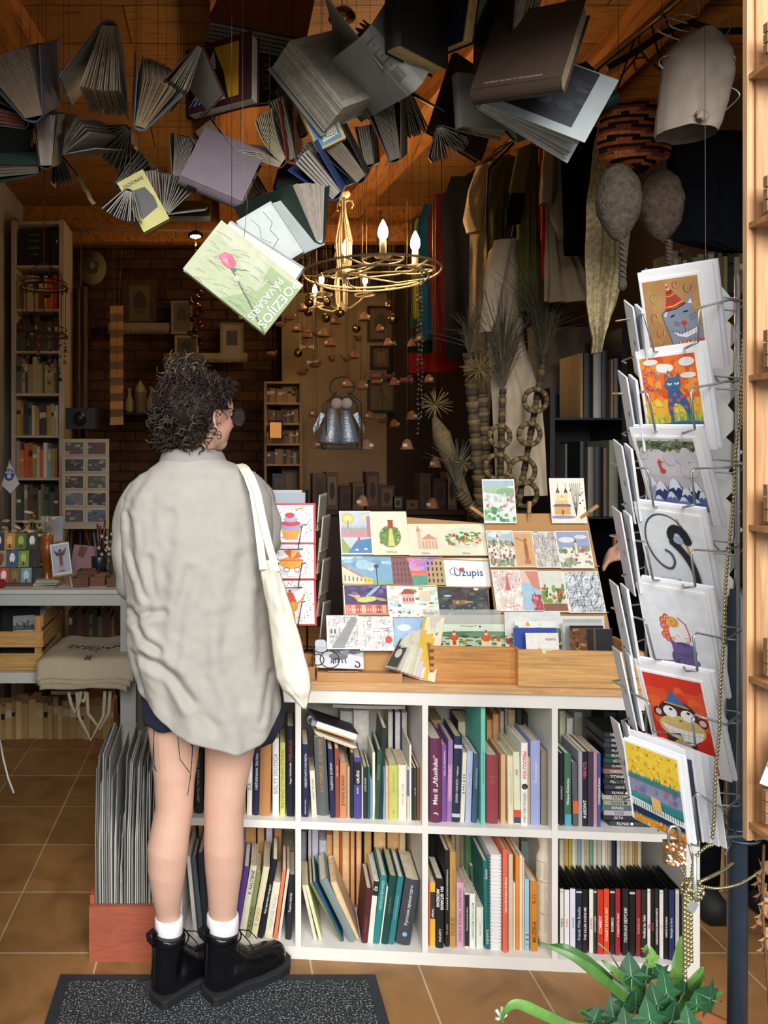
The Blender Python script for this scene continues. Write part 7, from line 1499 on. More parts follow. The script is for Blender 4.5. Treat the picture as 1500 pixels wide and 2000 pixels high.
# rail
A,B = P(1330,-6,2.22),P(906,350,3.95); D_ = (B-A)
rl = thing('clothes_rail','brass clothes rail slung under the ceiling on the right','clothes rail',tuple(A))
mb = MB(); mb.tube([D_*-.22,D_*.5,D_*1.36],.012,'#a8925c',10); mb.build('bar',GOLD,rl)
for t in (.02,1.2): MB().tube([D_*t,Vector((D_.x*t,D_.y*t,3.25-A.z))],.003,'#5a4630').build('hanging_cord',RUBBER,rl)
G = 'garments on the clothes rail'
def garm(label,rows,Y,col,sl=None,name='shirt',cat='shirt',**kw):
 rt = thing(name,label,cat,tuple(P((rows[0][1]+rows[0][2])/2,rows[-1][0],Y)),None,G)
 cloth('fabric','','',rows,Y,col,parent=rt,**kw)
 for s in (sl or []): cloth('sleeve','','',s[0],s[1],s[2] if len(s) > 2 else col,amp=.006,nf=2,parent=rt,th_=.05,nu=14)
 cx = (rows[0][1]+rows[0][2])/2; MB().tube([P(cx-30,rows[0][0]+6,Y),P(cx,rows[0][0]-6,Y),P(cx+30,rows[0][0]+6,Y),P(cx,rows[0][0]-6,Y),P(cx+2,rows[0][0]-22,Y),A+D_*((Y-A.y)/D_.y)+Vector((0,0,-.01))],.003,'#1c1a18').build('hanger',RUBBER,rt,True)
 return rt
garm('deep blue tee shirt far back on the rail',[(398,828,900),(440,815,905),(560,818,910),(665,822,905)],4.3,'#123c58',seed=1)
garm('dark maroon tee shirt far back on the rail',[(380,848,930),(430,836,935),(560,840,935),(690,846,930)],4.15,'#3c1315',seed=2)
garm('black tee shirt far back on the rail',[(345,880,975),(400,862,985),(560,868,985),(705,872,985)],3.95,'#121419',seed=3)
garm('green shirt peeping left of the blue one',[(430,812,850),(470,800,850),(560,808,850),(640,800,850)],4.45,'#20442a',seed=5)
garm('yellow green scarf tail beside the chandelier',[(428,812,832),(470,804,828),(560,806,822),(622,808,820)],4.4,'#7a7a28',name='scarf',cat='scarf',seed=5)
garm('red folded cloth below the blue shirt',[(690,796,900),(705,794,898),(728,800,892)],4.42,'#6b1612',name='cloth',cat='cloth')
garm('dark green folded cloth above the red one',[(655,800,880),(675,798,890),(695,798,894)],4.44,'#163a22',name='cloth',cat='cloth')
garm('long beige linen shirt with short sleeve, left on the rail',[(318,948,975),(350,935,990),(450,918,985),(620,915,960),(760,918,958),(835,918,955)],3.35,'#a39272',[([(325,930,968),(380,912,950),(430,905,945),(455,912,940)],3.30)],seed=6)
garm('olive green shirt right of the long beige one',[(308,975,1010),(340,950,1010),(450,948,1005),(560,955,1005)],3.22,'#54522c',seed=7)
garm('dark grey shirt between the olive ones',[(375,990,1050),(400,985,1048),(520,988,1046),(590,990,1046)],3.12,'#1c1c1e',seed=7.5)
garm('long pale linen dress lowest on the rail',[(468,985,1015),(490,955,1018),(560,945,1022),(660,955,1024),(800,962,1062),(968,968,1072)],3.02,'#b09f88',[([(470,965,1000),(540,950,985),(620,940,972),(650,938,960)],2.98)],seed=8,amp=.016)
garm('olive tee shirt with dark cuff',[(288,1020,1052),(320,1004,1052),(420,1010,1052),(610,1012,1052)],2.95,'#5b5a30',[([(292,1010,1040),(345,1000,1030),(382,995,1028)],2.9),([(380,995,1026),(410,988,1022),(436,990,1016)],2.9,'#101013')],seed=9)
garm('bright red shirt glimpsed as a narrow strip',[(280,1052,1078),(330,1054,1075),(450,1056,1073),(545,1060,1068)],2.86,'#c02a1a',seed=10,nf=2)
garm('taupe linen shirt with twisted sleeve',[(270,1075,1110),(330,1066,1112),(460,1064,1112),(590,1060,1165)],2.8,'#86775f',[([(280,1064,1085),(340,1058,1082),(398,1056,1078)],2.76),([(290,1088,1108),(360,1090,1106),(420,1076,1098),(470,1092,1104)],2.76)],seed=11)
garm('black long dress in the middle of the rail',[(250,1100,1170),(330,1096,1172),(420,1098,1172),(498,1100,1172)],2.66,'#07080a',seed=12)
garm('long natural wool shawl with knotted end',[(226,1172,1215),(300,1158,1230),(420,1146,1235),(520,1143,1225),(590,1144,1205),(630,1152,1190),(665,1160,1175),(690,1158,1170)],2.45,'#a3946f',name='shawl',cat='shawl',seed=13,amp=.014,m=WOOL)
garm('large black coat at the right end of the rail',[(258,1330,1452),(300,1316,1458),(420,1310,1458),(470,1315,1458),(492,1400,1456)],2.3,'#050609',name='coat',cat='coat',seed=14)
garm('second black garment left of the coat',[(240,1290,1330),(330,1305,1340),(420,1308,1345),(430,1312,1345)],2.36,'#08080b',seed=15)
cloth('printed_shirt','pale tee shirt with dark print hung low behind the straw bundles','shirt',[(640,1030,1160),(700,1032,1162),(780,1040,1150),(850,1050,1090)],3.55,'#6f675c',seed=16)
def stripes(u,v):
 k = int(v*16+.6*sin(u*6)); return ('#8a4526','#2b1612','#6f3420','#a0603a','#22120f')[k % 5]
cloth('striped_hat','brown and rust striped knitted hat with long ear flaps','hat',[(205,1190,1300),(222,1172,1312),(280,1166,1314),(308,1170,1308),(320,1200,1280),(334,1225,1262)],2.2,'#7a3f26',pattern=stripes,m=WOOL,th_=.09,amp=.006,nf=2,seed=17)
def knit(name,label,c,rx,rz,Y,col,tail):
 rt = thing('knitted_hat',label,'hat',tuple(P(c[0],c[1]+rz,Y)),None,'knitted wool hats under the striped one')
 r_ = random.Random(rx); mb = MB(); k = Y/F
 mb.ball(P(c[0],c[1],Y),1,col,26,20,sc=(rx*k,rx*k*.7,rz*k)); 
 for v in mb.v: 
  d = v-P(c[0],c[1],Y); tt = (d.z/(rz*k)); n_ = 1+.10*noise.noise(v*60)-.35*max(0,-tt)**2; v.x = P(c[0],c[1],Y).x+d.x*n_; v.y = Y+d.y*n_; v.z += .004*noise.noise(v*90)
 mb.build('crown',WOOL,rt,True)
 tb_ = MB(); x,y0,y1 = tail
 for s in (0,pi): tb_.tube([P(x,y0+(y1-y0)*i/20,Y)+Vector((.006*cos(i*1.1+s),.006*sin(i*1.1+s),0)) for i in range(21)],.0055,col,6)
 tb_.ball(P(x,y1+10,Y),.012,col,8,6,sc=(1,1,1.6)); tb_.build('braid',WOOL,rt,True)
 MB().tube([P(c[0],c[1]-rz+4,Y),Vector((P(c[0],0,Y).x,Y,3.25))],.0008,'#3a342c',4).build('string',WIRE,rt,True)
knit('','mottled grey knitted hat with a braided tie',(1208,395),43,76,2.12,'#4e473d',(1216,470,545))
knit('','taupe knitted hat with a braided tie, right of the mottled one',(1292,402),42,72,2.18,'#453a32',(1306,470,520))
# grey felt vest on bent wire hangers
rt = thing('felt_vest','grey felt vest hung from bent white wire hangers, nearest the street','vest',tuple(P(1358,262,1.95)))
cloth('fabric','','',[(75,1335,1385),(84,1318,1405),(110,1298,1424),(150,1293,1430),(200,1288,1420),(240,1283,1408),(262,1281,1396),(264,1283,1394)],1.95,'#8f8375',parent=rt,th_=.12,amp=.008,nf=2,seed=3)
fl = MB(); 
for k in range(14): fl.ball(P(1372+12*cos(k*2.4)*(k/14),225+10*sin(k*2.4)*(k/14),1.87),.006,'#8f8375',7,5)
fl.build('felt_flower',WOOL,rt,True)
def wires(label,pls):
 mb = MB()
 for pl in pls:
  fine = []; P_ = [P(x,y,1.93) for x,y in pl]
  for i in range(len(P_)-1):
   p0,p1,p2,p3 = P_[max(i-1,0)],P_[i],P_[i+1],P_[min(i+2,len(P_)-1)]
   for k in range(8): t = k/8; fine.append(.5*((2*p1)+(-p0+p2)*t+(2*p0-5*p1+4*p2-p3)*t*t+(-p0+3*p1-3*p2+p3)*t**3))
  fine.append(P_[-1]); mb.tube(fine,.0021,'#a8a39a',6)
 return tag(mb.build('wire_hanger',WIRE,None,True),label,'hanger','bent wire hangers')
wires('bent wire hanger with high hook above the felt vest',[[(1362,0),(1366,22),(1360,33),(1345,30),(1343,20),(1364,-4)],[(1360,33),(1325,28),(1308,40),(1315,54),(1365,66),(1395,58),(1425,34),(1428,48),(1420,66),(1398,82)],[(1343,46),(1310,36),(1300,38),(1287,50),(1288,62),(1335,82)]])
wires('wire hanger loops sticking out beside the felt vest',[[(1312,108),(1294,112),(1287,124),(1295,134)],[(1416,106),(1430,106),(1436,118),(1428,130)],[(1412,182),(1428,172),(1443,182),(1440,194),(1410,222)],[(1402,60),(1400,76),(1388,70)]])
hg = MB(); hg.tube([P(1187,132,2.3),P(1230,108,2.3),P(1300,62,2.3),P(1350,44,2.3),P(1400,62,2.3),P(1450,60,2.3)],.010,'#0c0b0b',8); tag(hg.build('clothes_hanger',RUBBER,None,True),'broad black hanger hooked near the rail end','hanger')
hg = MB(); hg.tube([P(1250,62,2.5),P(1247,80,2.5),P(1250,98,2.5),P(1236,120,2.5),P(1212,150,2.5)],.004,'#6a2c18',6); hg.tube([P(1250,98,2.5),P(1264,116,2.5),P(1290,138,2.5)],.004,'#6a2c18',6); hg.tube([P(1238,120,2.5),P(1240,136,2.5),P(1262,134,2.5),P(1268,124,2.5),P(1260,112,2.5),P(1240,114,2.5)],.004,'#6a2c18',6)
tag(hg.build('clothes_hanger',PLAST,None,True),'rust red plastic hanger hanging empty on the rail','hanger')
cd = MB(); cd.tube([P(1377,-10,1.86),P(1377,200,1.86),P(1378,480,1.86),P(1380,600,1.80)],.0009,'#4a453c',4); tag(cd.build('twine',RUBBER,None,True),'thin twine hanging straight down in front of the felt vest','twine')
rb = MB(); rb.tube([A+D_*((3.1-A.y)/D_.y),P(955,330,3.1),P(950,420,3.1),P(955,520,3.1)],[.006,.006,.004,.003],'#20205a',6); tag(rb.build('ribbon',CLOTHB,None,True),'dark blue ribbon hanging beside the long beige shirt','ribbon')
# ================================================================ left side of the shop
def bwood(name,par,a,b,col,m=None): return MB().box(a,b,col).build(name,m or WHITE,par,True)
YL = 4.8; bx = lambda px: P(px,900,YL).x; bz = lambda py: P(0,py,YL).z
bk_ = thing('tall_bookcase','tall narrow white bookcase against the left wall','bookcase',(bx(74),YL,0))
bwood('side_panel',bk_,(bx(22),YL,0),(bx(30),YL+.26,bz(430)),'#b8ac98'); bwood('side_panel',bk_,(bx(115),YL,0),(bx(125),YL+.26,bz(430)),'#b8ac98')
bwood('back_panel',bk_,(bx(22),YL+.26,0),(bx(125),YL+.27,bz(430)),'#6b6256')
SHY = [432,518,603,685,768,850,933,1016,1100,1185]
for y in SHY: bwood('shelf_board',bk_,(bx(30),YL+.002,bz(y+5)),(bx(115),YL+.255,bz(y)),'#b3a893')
r8 = random.Random(8)
PALS = [['#16171a','#111214'],['#a39878','#7a2c20','#c8b04c','#b3a284','#6a5c44','#8a7c60','#c04a2c'],['#3a4a4c','#a3987c','#8a7450','#b09c70','#4a3c30'],['#8f8a74','#6b6f52','#a89c70','#3c4450','#b8a888','#8a7a44','#55604c'],['#7a4a5a','#a88a44','#c8c0a8','#4c5c44','#b3a07c','#3a3438','#9c9a90'],['#a8927c','#c7bfae','#b5532c','#c2602c','#d07a34','#9a8c44','#7aa0b0','#d8cfc0'],['#4c4440','#3c5048','#6a5c44','#7a3028','#4a3a34','#8a8468'],['#3c3834','#5a3428'],['#3c3834','#5a4a3c']]
CN = {'#16171a':'black'}
def cname(c):
 r,g,b = [int(c[i:i+2],16) for i in (1,3,5)]; mx_,mn = max(r,g,b),min(r,g,b)
 if mx_ < 70: return 'dark'
 if mx_-mn < 30: return 'grey' if mx_ < 170 else 'pale'
 if r >= g >= b: return ('red' if g < r*.45 else 'orange' if g < r*.68 else 'tan' if b > r*.5 else 'yellow')
 if g >= r and g >= b: return 'green'
 if b >= g: return 'blue' if g > r else 'purple'
 return 'mauve'
ORD = ['first','second','third','fourth','fifth','sixth','seventh','eighth','ninth','tenth','eleventh','twelfth']+['%dth' % i for i in range(13,40)]
def bookrow(x0,x1,Y,z0,hmax,pal,where,group,dep=.16,wmin=.014,wmax=.034,seed=1,tilt=True,maxn=60):
 r = random.Random(seed); x = x0; n = 0
 while x < x1-.012 and n < maxn:
  w = min(r.uniform(wmin,wmax),x1-x); h = hmax*r.uniform(.72,.98); c = r.choice(pal)
  rt = thing('book','%s book from the left, %s, %s' % (ORD[n],cname(c),where),'book',(x,Y+r.uniform(.005,.03),z0+.0006),None,group)
  t_ = .002; mb = MB(); mb.box((0,0,0),(t_,dep,h),c); mb.box((w-t_-.0008,0,0),(w-.0008,dep,h),c); mb.box((t_,0,0),(w-t_-.0008,t_,h),c)
  if r.random() < .6: mb.box((t_,-.0006,h*.6),(w-t_,0,h*r.uniform(.68,.85)),r.choice(('#c8b98c','#d8d0c0','#1c1a1a')))
  mb.build('cover',COVER,rt); MB().box((t_,t_,.003),(w-t_-.001,dep-.004,h-.003),'#b8ab92').build('page_block',PAGE,rt)
  x += w; n += 1
for i in range(8):
 z0 = bz(SHY[i+1]); hm_ = bz(SHY[i])-z0-.03
 if i == 0:
  o = thing('book','large black folio with embossed lettering on the top shelf','book',(bx(36),YL+.02,z0+.001)); MB().box((0,0,0),(.19,.03,hm_*.93),'#0e1114').build('cover',COVER,o); MB().box((.004,.002,.004),(.187,.028,hm_*.93-.002),'#8a8070').build('page_block',PAGE,o)
  for k,t_ in enumerate(('ZINKEVIČIUS','LIETUVIŲ','DIALEKTO','LOGIJA')): text(t_,'#8d8f84',o,Matrix.Translation((.095,-.001,hm_*(.8-.17*k))) @ Matrix.Rotation(pi/2,4,'X'),fit=.1,hmax=.012)
  bookrow(bx(36)+.2,bx(113),YL,z0,hm_,PALS[0],'top shelf of tall bookcase','books on the top shelf of the tall bookcase',seed=20)
 else: bookrow(bx(31),bx(113),YL,z0,hm_,PALS[i],'%s shelf of the tall bookcase' % ORD[i],'books on the %s shelf of the tall bookcase' % ORD[i],seed=20+i)
# --- white two tier table
YT0,YT1 = 3.3,3.95; tz = P(0,1152,YT0).z; lz = P(0,1314,YT0).z; xr = P(266,0,YT0).x; xl = -1.37
tb2 = thing('display_table','white two tier display table on the left','table',((xl+xr)/2,YT0,0))
bwood('tabletop',tb2,(xl,YT0,tz-.018),(xr,YT1,tz),'#c3c4be'); bwood('apron',tb2,(xl,YT0+.01,tz-.07),(xr,YT0+.03,tz-.0182),'#b3b8b4')
bwood('lower_shelf',tb2,(xl,YT0,lz-.045),(xr-.07,YT1,lz),'#c6c7c0')
for (x,y) in ((xr-.068,YT0+.001),(xl,YT0+.001),(xr-.068,YT1-.067),(xl,YT1-.067)): bwood('leg',tb2,(x,y,0),(x+.066,y+.066,tz-.0185),'#a9aeac')
# slatted crate with folders
cz = lz; c0,c1 = P(-30,0,3.33).x,P(80,0,3.33).x
cr = thing('wooden_crate','slatted pine fruit crate on the lower table shelf','crate',(c0,3.33,cz+.001))
for k,(z0,z1) in enumerate(((.0,.075),(.10,.17))): 
 bwood('slat',cr,(c0,3.33,cz+.002+z0),(c1,3.338,cz+z1),'#c79a5c',WOODX); bwood('slat',cr,(c0,3.72,cz+.002+z0),(c1,3.728,cz+z1),'#b88c50',WOODX)
 bwood('slat',cr,(c1,3.335,cz+.002+z0),(c1+.008,3.72,cz+z1),'#c0945a',WOODY)
for y in (3.339,3.70): bwood('corner_post',cr,(c1-.03,y,cz+.002),(c1,y+.02,cz+.235),'#b98d52',WOODZ)
bwood('slat',cr,(c1+.001,3.335,cz+.19),(c1+.009,3.72,cz+.24),'#b98d52',WOODY); bwood('bottom',cr,(c0,3.34,cz+.002),(c1-.001,3.72,cz+.008),'#a9804c',WOODX)
for i,(l,t,r) in enumerate(((5,1188,80),(-20,1182,60),(-30,1196,30))):
 card3('folder','%s black card folder standing in the slatted crate' % ['front right','tall middle','left'][i],'folder',P(l,1300,3.42+.05*i),P(r,1296,3.42+.05*i),P(l,t,3.45+.05*i),[],base='#17181c',group='black folders in the slatted crate',t=.004)
card3('photograph','black and white snowy field photograph on a black folder','photograph',P(25,1256,3.405),P(67,1254,3.405),P(25,1203,3.43),[('r',0,0,1,1,'#b8bcbc'),('r',0,.5,1,1,'#8a9090'),('r',0,.45,1,.62,'#3c4444')]+daubs(101,30,(0,.5,1,.8),('#2c3434','#5a6464','#454d4d'),(.03,.07),'blob'),base='#d8d8d4')
dk = MB(); dk.lathe([(.008,0),(.06,0),(.06,.002),(.008,.002)],'#d8d8d6',28,Matrix.Translation(P(72,1205,3.6)) @ Matrix.Rotation(pi/2-.15,4,'X')); tag(dk.build('compact_disc',PLAST,None,True),'white disc leaning behind the black folders','disc')
# canvas bags laid over the shelf end
for i in range(3):
 rt = thing('canvas_bag',['top','middle','bottom'][i]+' of three beige canvas bags folded over the table shelf','bag',tuple(P(170,1345+12*i,3.2)),None,'folded canvas bags on the table')
 X0_,X1_ = P(76+4*i,0,3.22).x,P(263-6*i,0,3.22).x; zb = lz+.075-.022*i
 def f(u,v,X0_=X0_,X1_=X1_,zb=zb,i=i):
  y = 3.62-.42*min(1,v*1.45)-.004*i; dz = 0 if v < .69 else -(v-.69)/.31*(.07-.004*i); ins = .02*(1-min(1,v*2)); wv = .006*noise.noise(Vector((u*5,v*4,i)))
  return Vector((X0_+ins+(X1_-X0_-2*ins)*u,y-.02*(dz < 0)*abs(dz)/.06,zb+dz+wv+.004*sin(u*9+i)-.01*(1-4*u*(1-u))**4))
 mb = MB(); mb.grid(f,24,22,['#b3a88e','#aca187','#a69b80'][i]); o = mb.build('fabric',mat('canvas',.95),rt,True); mod_apply(o,[('SOLIDIFY',dict(thickness=.012,offset=-1))])
 if i == 0:
  mb = MB(); q = random.Random(9)
  for k in range(240): u = q.uniform(.2,.8); v = .38+q.gauss(0,.045)*(1-abs(u-.5)); a = f(u,v)+Vector((0,-.0,.014)); s_ = q.uniform(.002,.006); mb.quad(a,a+Vector((s_*1.6,0,0)),a+Vector((s_*1.6,s_,0)),a+Vector((0,s_,0)),q.choice(('#3c342c','#5a5044','#4a4238')))
  for k in range(40): u = .48+q.uniform(0,.06); v = .66+q.uniform(-.05,.05); a = f(u,v)+Vector((0,-.003,.0145)); mb.quad(a,a+Vector((.006,0,0)),a+Vector((.006,.003,.003)),a+Vector((0,.003,.003)),'#4a4238')
  mb.build('print',INK,rt,True)
 if i < 2:
  hd = MB()
  for (x0,x1,yb) in (((134,158,1392),(150,205,1446))[i:i+1]): hd.tube([P(x0,1352,3.2),P(x0+4,(1352+yb)/2,3.19),P((x0+x1)/2,yb,3.18),P(x1-3,(1352+yb)/2,3.19),P(x1,1350,3.2)],.008,'#a59a80',6); hd.tube([P(x0+20,1352,3.22),P(x0+22,(1352+yb)/2-6,3.21),P((x0+x1)/2+18,yb-22,3.2),P(x1+8,(1352+yb)/2-8,3.21),P(x1+10,1350,3.22)],.008,'#a59a80',6)
  hd.build('handle',mat('canvas'),rt,True)
# books under the table: page edges on the floor, more behind
bookrow(-1.385,P(222,0,4.12).x,4.12,0,.235,['#c7a873','#b89660','#d0b685','#a98a58','#c2a068'],'on the floor under the display table','page edges on the floor under the table',dep=.14,seed=41,wmin=.02,wmax=.045)
for i in range(4):
 o = thing('book','%s of the books lying flat on the floor row' % ['lowest','second','third','topmost'][i],'book',(P(96+(i%2)*12,0,4.1).x,4.13,.2405+.027*i),None,'books lying flat on the floor row'); MB().box((0,0,0),(.2-.03*(i%2),.14,.025),['#5a2018','#3a2c24','#6a2a1c','#4a3c30'][i]).build('cover',COVER,o); MB().box((.003,-.001,.003),(.19-.03*(i%2),.01,.022),'#cdb88e').build('page_block',PAGE,o)
bookrow(P(135,0,3.8).x,P(225,0,3.8).x,3.76,lz,.19,['#4a1c1c','#3a2c26','#1c2a34','#5a2c22','#6a5a44'],'back of the lower table shelf','dark books at the back of the lower table shelf',dep=.12,seed=43,wmin=.02,wmax=.03)
# --- things on the table
TZ = tz+.0008
def onT(px,Y): return Vector((P(px,0,Y).x,Y,TZ))
mg = thing('tile_board','leaning board of small picture tiles on the left of the table','tile board',tuple(onT(10,3.5)))
TL_ = ['#2c3468','#b8803c','#4c6c34','#1c3424','#8a9468','#2c5c8c','#6f8c3c','#101214','#b8483c','#6a5a34','#6c94a0','#131516']
for r_ in range(3):
 for c_ in range(4):
  x0 = -14+c_*22+r_*5; y0 = 1042+r_*34; a = P(x0,y0+32,3.46-.02*r_); b_ = P(x0+21,y0+31,3.46-.02*r_); c2 = P(x0-4,y0,3.48-.02*r_); k = r_*4+c_
  x = (b_-a); w = x.length; x.normalize(); z = (c2-a); z -= x*z.dot(x); h = z.length; z.normalize(); y = z.cross(x); M = WM[mg.name].inverted() @ Matrix(((x.x,y.x,z.x,a.x),(x.y,y.y,z.y,a.y),(x.z,y.z,z.z,a.z),(0,0,0,1)))
  mb = MB(); mb.box((0,0,0),(w,.004,h),TL_[k],M); art(mb,0,0,w,h,[('e',.5,.55,.26,.3,('#e8e0c8','#d8b070','#a8b04c','#d8d8d0','#8a3c30','#e8e4dc','#a8b86a','#1c1c1c','#e8e4e0','#8a7444','#b8ccd0','#222')[k]),('r',.42,.1,.58,.35,'#4a3028')],M=M); mb.build('picture_tile',PRINT,mg)
MB().tube([P(40,1130,3.46),P(46,1120,3.6),onT(44,3.66)],.004,'#6a4a2c').build('prop',RUBBER,mg,True); bwood('foot',mg,(onT(-10,3.4).x,3.39,TZ),(onT(74,3.4).x,3.42,TZ+.012),'#5a4028')
vs_ = MB(); vs_.lathe([(.028,0),(.032,.01),(.02,.03),(.018,.05),(.024,.08),(.034,.12),(.036,.16),(.026,.185),(.03,.2),(.03,.21)],'#8a4c1c',20); vo = vs_.build('wooden_vase',mat('lacquer',.25,namt=.3,nscale=12)); vo.location = onT(92,3.52); tag(vo,'turned amber brown wooden candle holder beside the small easel','vase')
bq = thing('dried_bouquet','bouquet of dried bunny tail grass in a clear vase','dried flowers',tuple(onT(62,3.7)))
MB().lathe([(.03,0),(.034,.05),(.028,.12),(.036,.16)],'#aab0ac',16).build('vase',SLEEVE,bq)
sm_ = MB(); hd_ = MB(); q = random.Random(3)
for k in range(46):
 a = q.uniform(0,6.3); rr_ = q.uniform(.02,.15); z = .24+q.uniform(-.05,.08)-.3*rr_; e = Vector((rr_*cos(a),rr_*.6*sin(a),z)); sm_.tube([(0,0,.03),e*.6+Vector((0,0,.06)),e],.0012,'#8a7a54',4)
 hd_.ball(e,.011,q.choice(('#b3a07c','#a38c64','#c2b28e')),7,6,M=Matrix.Translation(e) @ Matrix.Rotation(q.uniform(0,3),4,'X') @ Matrix.Rotation(q.uniform(0,3),4,'Y') @ Matrix.Diagonal((.8,.8,1.9,1)) @ Matrix.Translation(-e))
sm_.build('stem',STRAW,bq); hd_.build('grass_head',WOOL,bq)['kind'] = 'stuff'
es = thing('small_easel','small wooden easel on the table edge','easel',tuple(onT(118,3.36)))
for pts in ((P(104,1118,3.37),onT(106,3.345)),(P(134,1112,3.37),onT(141,3.36)),(P(118,1080,3.4),onT(124,3.44))): MB().tube(pts,.0045,'#a98450',4,smooth=False).build('leg',WOODZ,es,True)
MB().tube([P(102,1127,3.345),P(144,1121,3.345)],.005,'#a98450',4,smooth=False).build('ledge',WOODX,es,True)
card3('postcard','postcard of a winged sculpture standing on the small easel','postcard',P(104,1125,3.35),P(141,1119,3.35),P(92,1065,3.375),[('r',0,0,1,1,'#c8ccd4'),('r',.06,.05,.94,.95,'#9aa0b0'),('p',[(.42,.25),(.58,.25),(.62,.7),(.4,.7)],'#6a4034'),('p',[(.15,.8),(.5,.66),(.85,.85),(.7,.6),(.3,.6)],'#4a3028'),('e',.5,.24,.12,.05,'#b87c68'),('r',.35,.1,.65,.14,'#4a4c58'),('e',.5,.75,.09,.07,'#5a3c30')],base='#e6e6e8')
card3('pink_card','crumpled pink paper standing behind the easel','paper',P(132,1135,3.6),P(182,1140,3.58),P(130,1062,3.66),[('p',[(.2,.7),(.45,.65),(.55,.95),(.25,.98)],'#5a3c24')],base='#8a6a70')
card3('grey_card','pale grey card leaning behind the dried bouquet','card',P(78,1060,3.8),P(122,1060,3.8),P(78,1008,3.82),[],base='#8f9296')
for i,(l,r_,y,c) in enumerate(((140,172,3.36,'#5c3d26'),(176,205,3.4,'#6a472c'),(150,190,3.5,'#543620'),(208,228,3.37,'#5f4028'),(186,214,3.55,'#4e3420'))):
 t_ = .04+.012*(i==2); tr = thing('wooden_box',['leftmost low','middle low','raised rear','rightmost low','rear right'][i]+' brown wooden sorting box on the table','box',tuple(onT(l,y)),None,'small wooden boxes on the table'); w = onT(r_,y).x-onT(l,y).x
 for a,b_ in (((0,0,0),(w,.005,t_)),((0,.085,0),(w,.09,t_)),((0,.005,0),(.005,.085,t_)),((w-.005,.005,0),(w,.085,t_)),((.005,.005,0),(w-.005,.085,.004))): MB().box(a,b_,c).build('board',WOODX,tr)
for i in range(6): 
 o = MB().box((0,0,0),(.1,.07,.0045),['#a8a08c','#8a9084','#b3aa94'][i%3]).build('booklet',PAPER); o.location = onT(62+i*1.4,3.34)+Vector((0,0,.0052*i)); o.rotation_euler = (0,0,.12*((i*7)%3-1)); tag(o,'%s thin booklet in the small pile on the table front' % ['lowest','second','third','fourth','fifth','topmost'][i],'booklet','small pile of booklets')
rd_ = MB(); rd_.lathe([(.0,0),(.03,0),(.034,.02),(.026,.034),(0,.038)],'#8a1c1c',16); o = rd_.build('red_trinket',PLAST); o.location = onT(-4,3.36); tag(o,'glossy red trinket box at the left table edge','trinket')
q = random.Random(12); vs2 = thing('brush_jar','grey tin jar crammed with blue and red pens on the table','jar',tuple(onT(194,3.62))); MB().lathe([(.036,0),(.038,.1),(.036,.105)],'#4a5258',18).build('jar',WIRE,vs2)
for k in range(9): a = q.uniform(-.035,.035); MB().tube([(a*.5,q.uniform(-.02,.02),.05),(a*2.4,q.uniform(-.03,.03),.2+q.uniform(0,.08))],.005,q.choice(('#1c4a6a','#5a1c1c','#2c5a6c','#3a2c2c'))).build('pen',PLAST,vs2)
wf = thing('white_flowers','bunch of small white paper flowers beside the pen jar','flowers',tuple(onT(216,3.6))); m_ = MB(); m2 = MB()
for k in range(30): e = Vector((q.gauss(0,.03),q.gauss(0,.02),.14+q.uniform(-.06,.07))); m_.ball(e,.009,'#a8a294',6,5); m2.tube([(0,0,0),e],.001,'#4a5038',4)
m_.build('blossom',PAPER,wf); m2.build('stem',STRAW,wf)
# postcard rack 2 x 5 and things round it
fr = thing('picture_rack','cream wooden rack showing ten small pictures in two columns','picture rack',tuple(P(166,1030,4.3)))
bwood('backboard',fr,(P(121,0,4.3).x,4.3,P(0,1033,4.3).z),(P(213,0,4.3).x,4.31,P(0,857,4.3).z),'#a3927a')
PC = ['#4a4438','#5a3038','#2c3440','#3c3a44','#34342c','#4a4a3c','#6a6c6c','#2c2824','#3c4450','#4c5c74']
for k in range(10):
 x0 = 125+(k % 2)*44; y0 = 862+(k//2)*33; a = P(x0,y0+27,4.297); m_ = MB(); w = 40/F*4.3; h = 27/F*4.3
 M = WM[fr.name].inverted() @ Matrix.Translation(a); m_.box((0,-.003,0),(w,.003,h),'#b3a58c',M); art(m_,w*.06,h*.07,w*.88,h*.86,[('r',0,0,1,1,PC[k])]+daubs(200+k,12,(0,0,1,1),(PC[(k*3+1)%10],'#8a8478','#5a4c40'),(.06,.18)),y=-.0032,M=M); m_.build('picture',PRINT,fr)
for x in (124,210): MB().tube([P(x,1033,4.33),Vector((P(x,0,4.5).x,4.5,0))],.008,'#8a7a60').build('leg',WOODZ,fr,True)
fg = thing('paper_flag','white paper flag with a blue open hand emblem at the left edge','flag',tuple(P(2,960,3.45)))
MB().tube([P(20,898,3.45),P(-2,962,3.45),onT(-6,3.45)],.003,'#8a7450').build('pole',WOODZ,fg,True)
m_ = MB(); a,b_,c2,d_ = P(18,900,3.448),P(4,948,3.448),P(20,964,3.44),P(38,945,3.44); m_.hexa([b_,c2,c2+Vector((0,.001,0)),b_+Vector((0,.001,0)),a,d_,d_+Vector((0,.001,0)),a+Vector((0,.001,0))],'#a8a4a4'); m_.build('sheet',PAPER,fg,True)
m_ = MB(); cc = P(18,927,3.438); m_.add([cc+Vector((.022*cos(2*pi*k/20),0,.026*sin(2*pi*k/20))) for k in range(20)],[tuple(range(20))],'#1c2c6c')
m_.add([cc+Vector((.010*cos(2*pi*k/12),-.0005,-.008+.010*sin(2*pi*k/12))) for k in range(12)],[tuple(range(12))],'#a8a4b4')
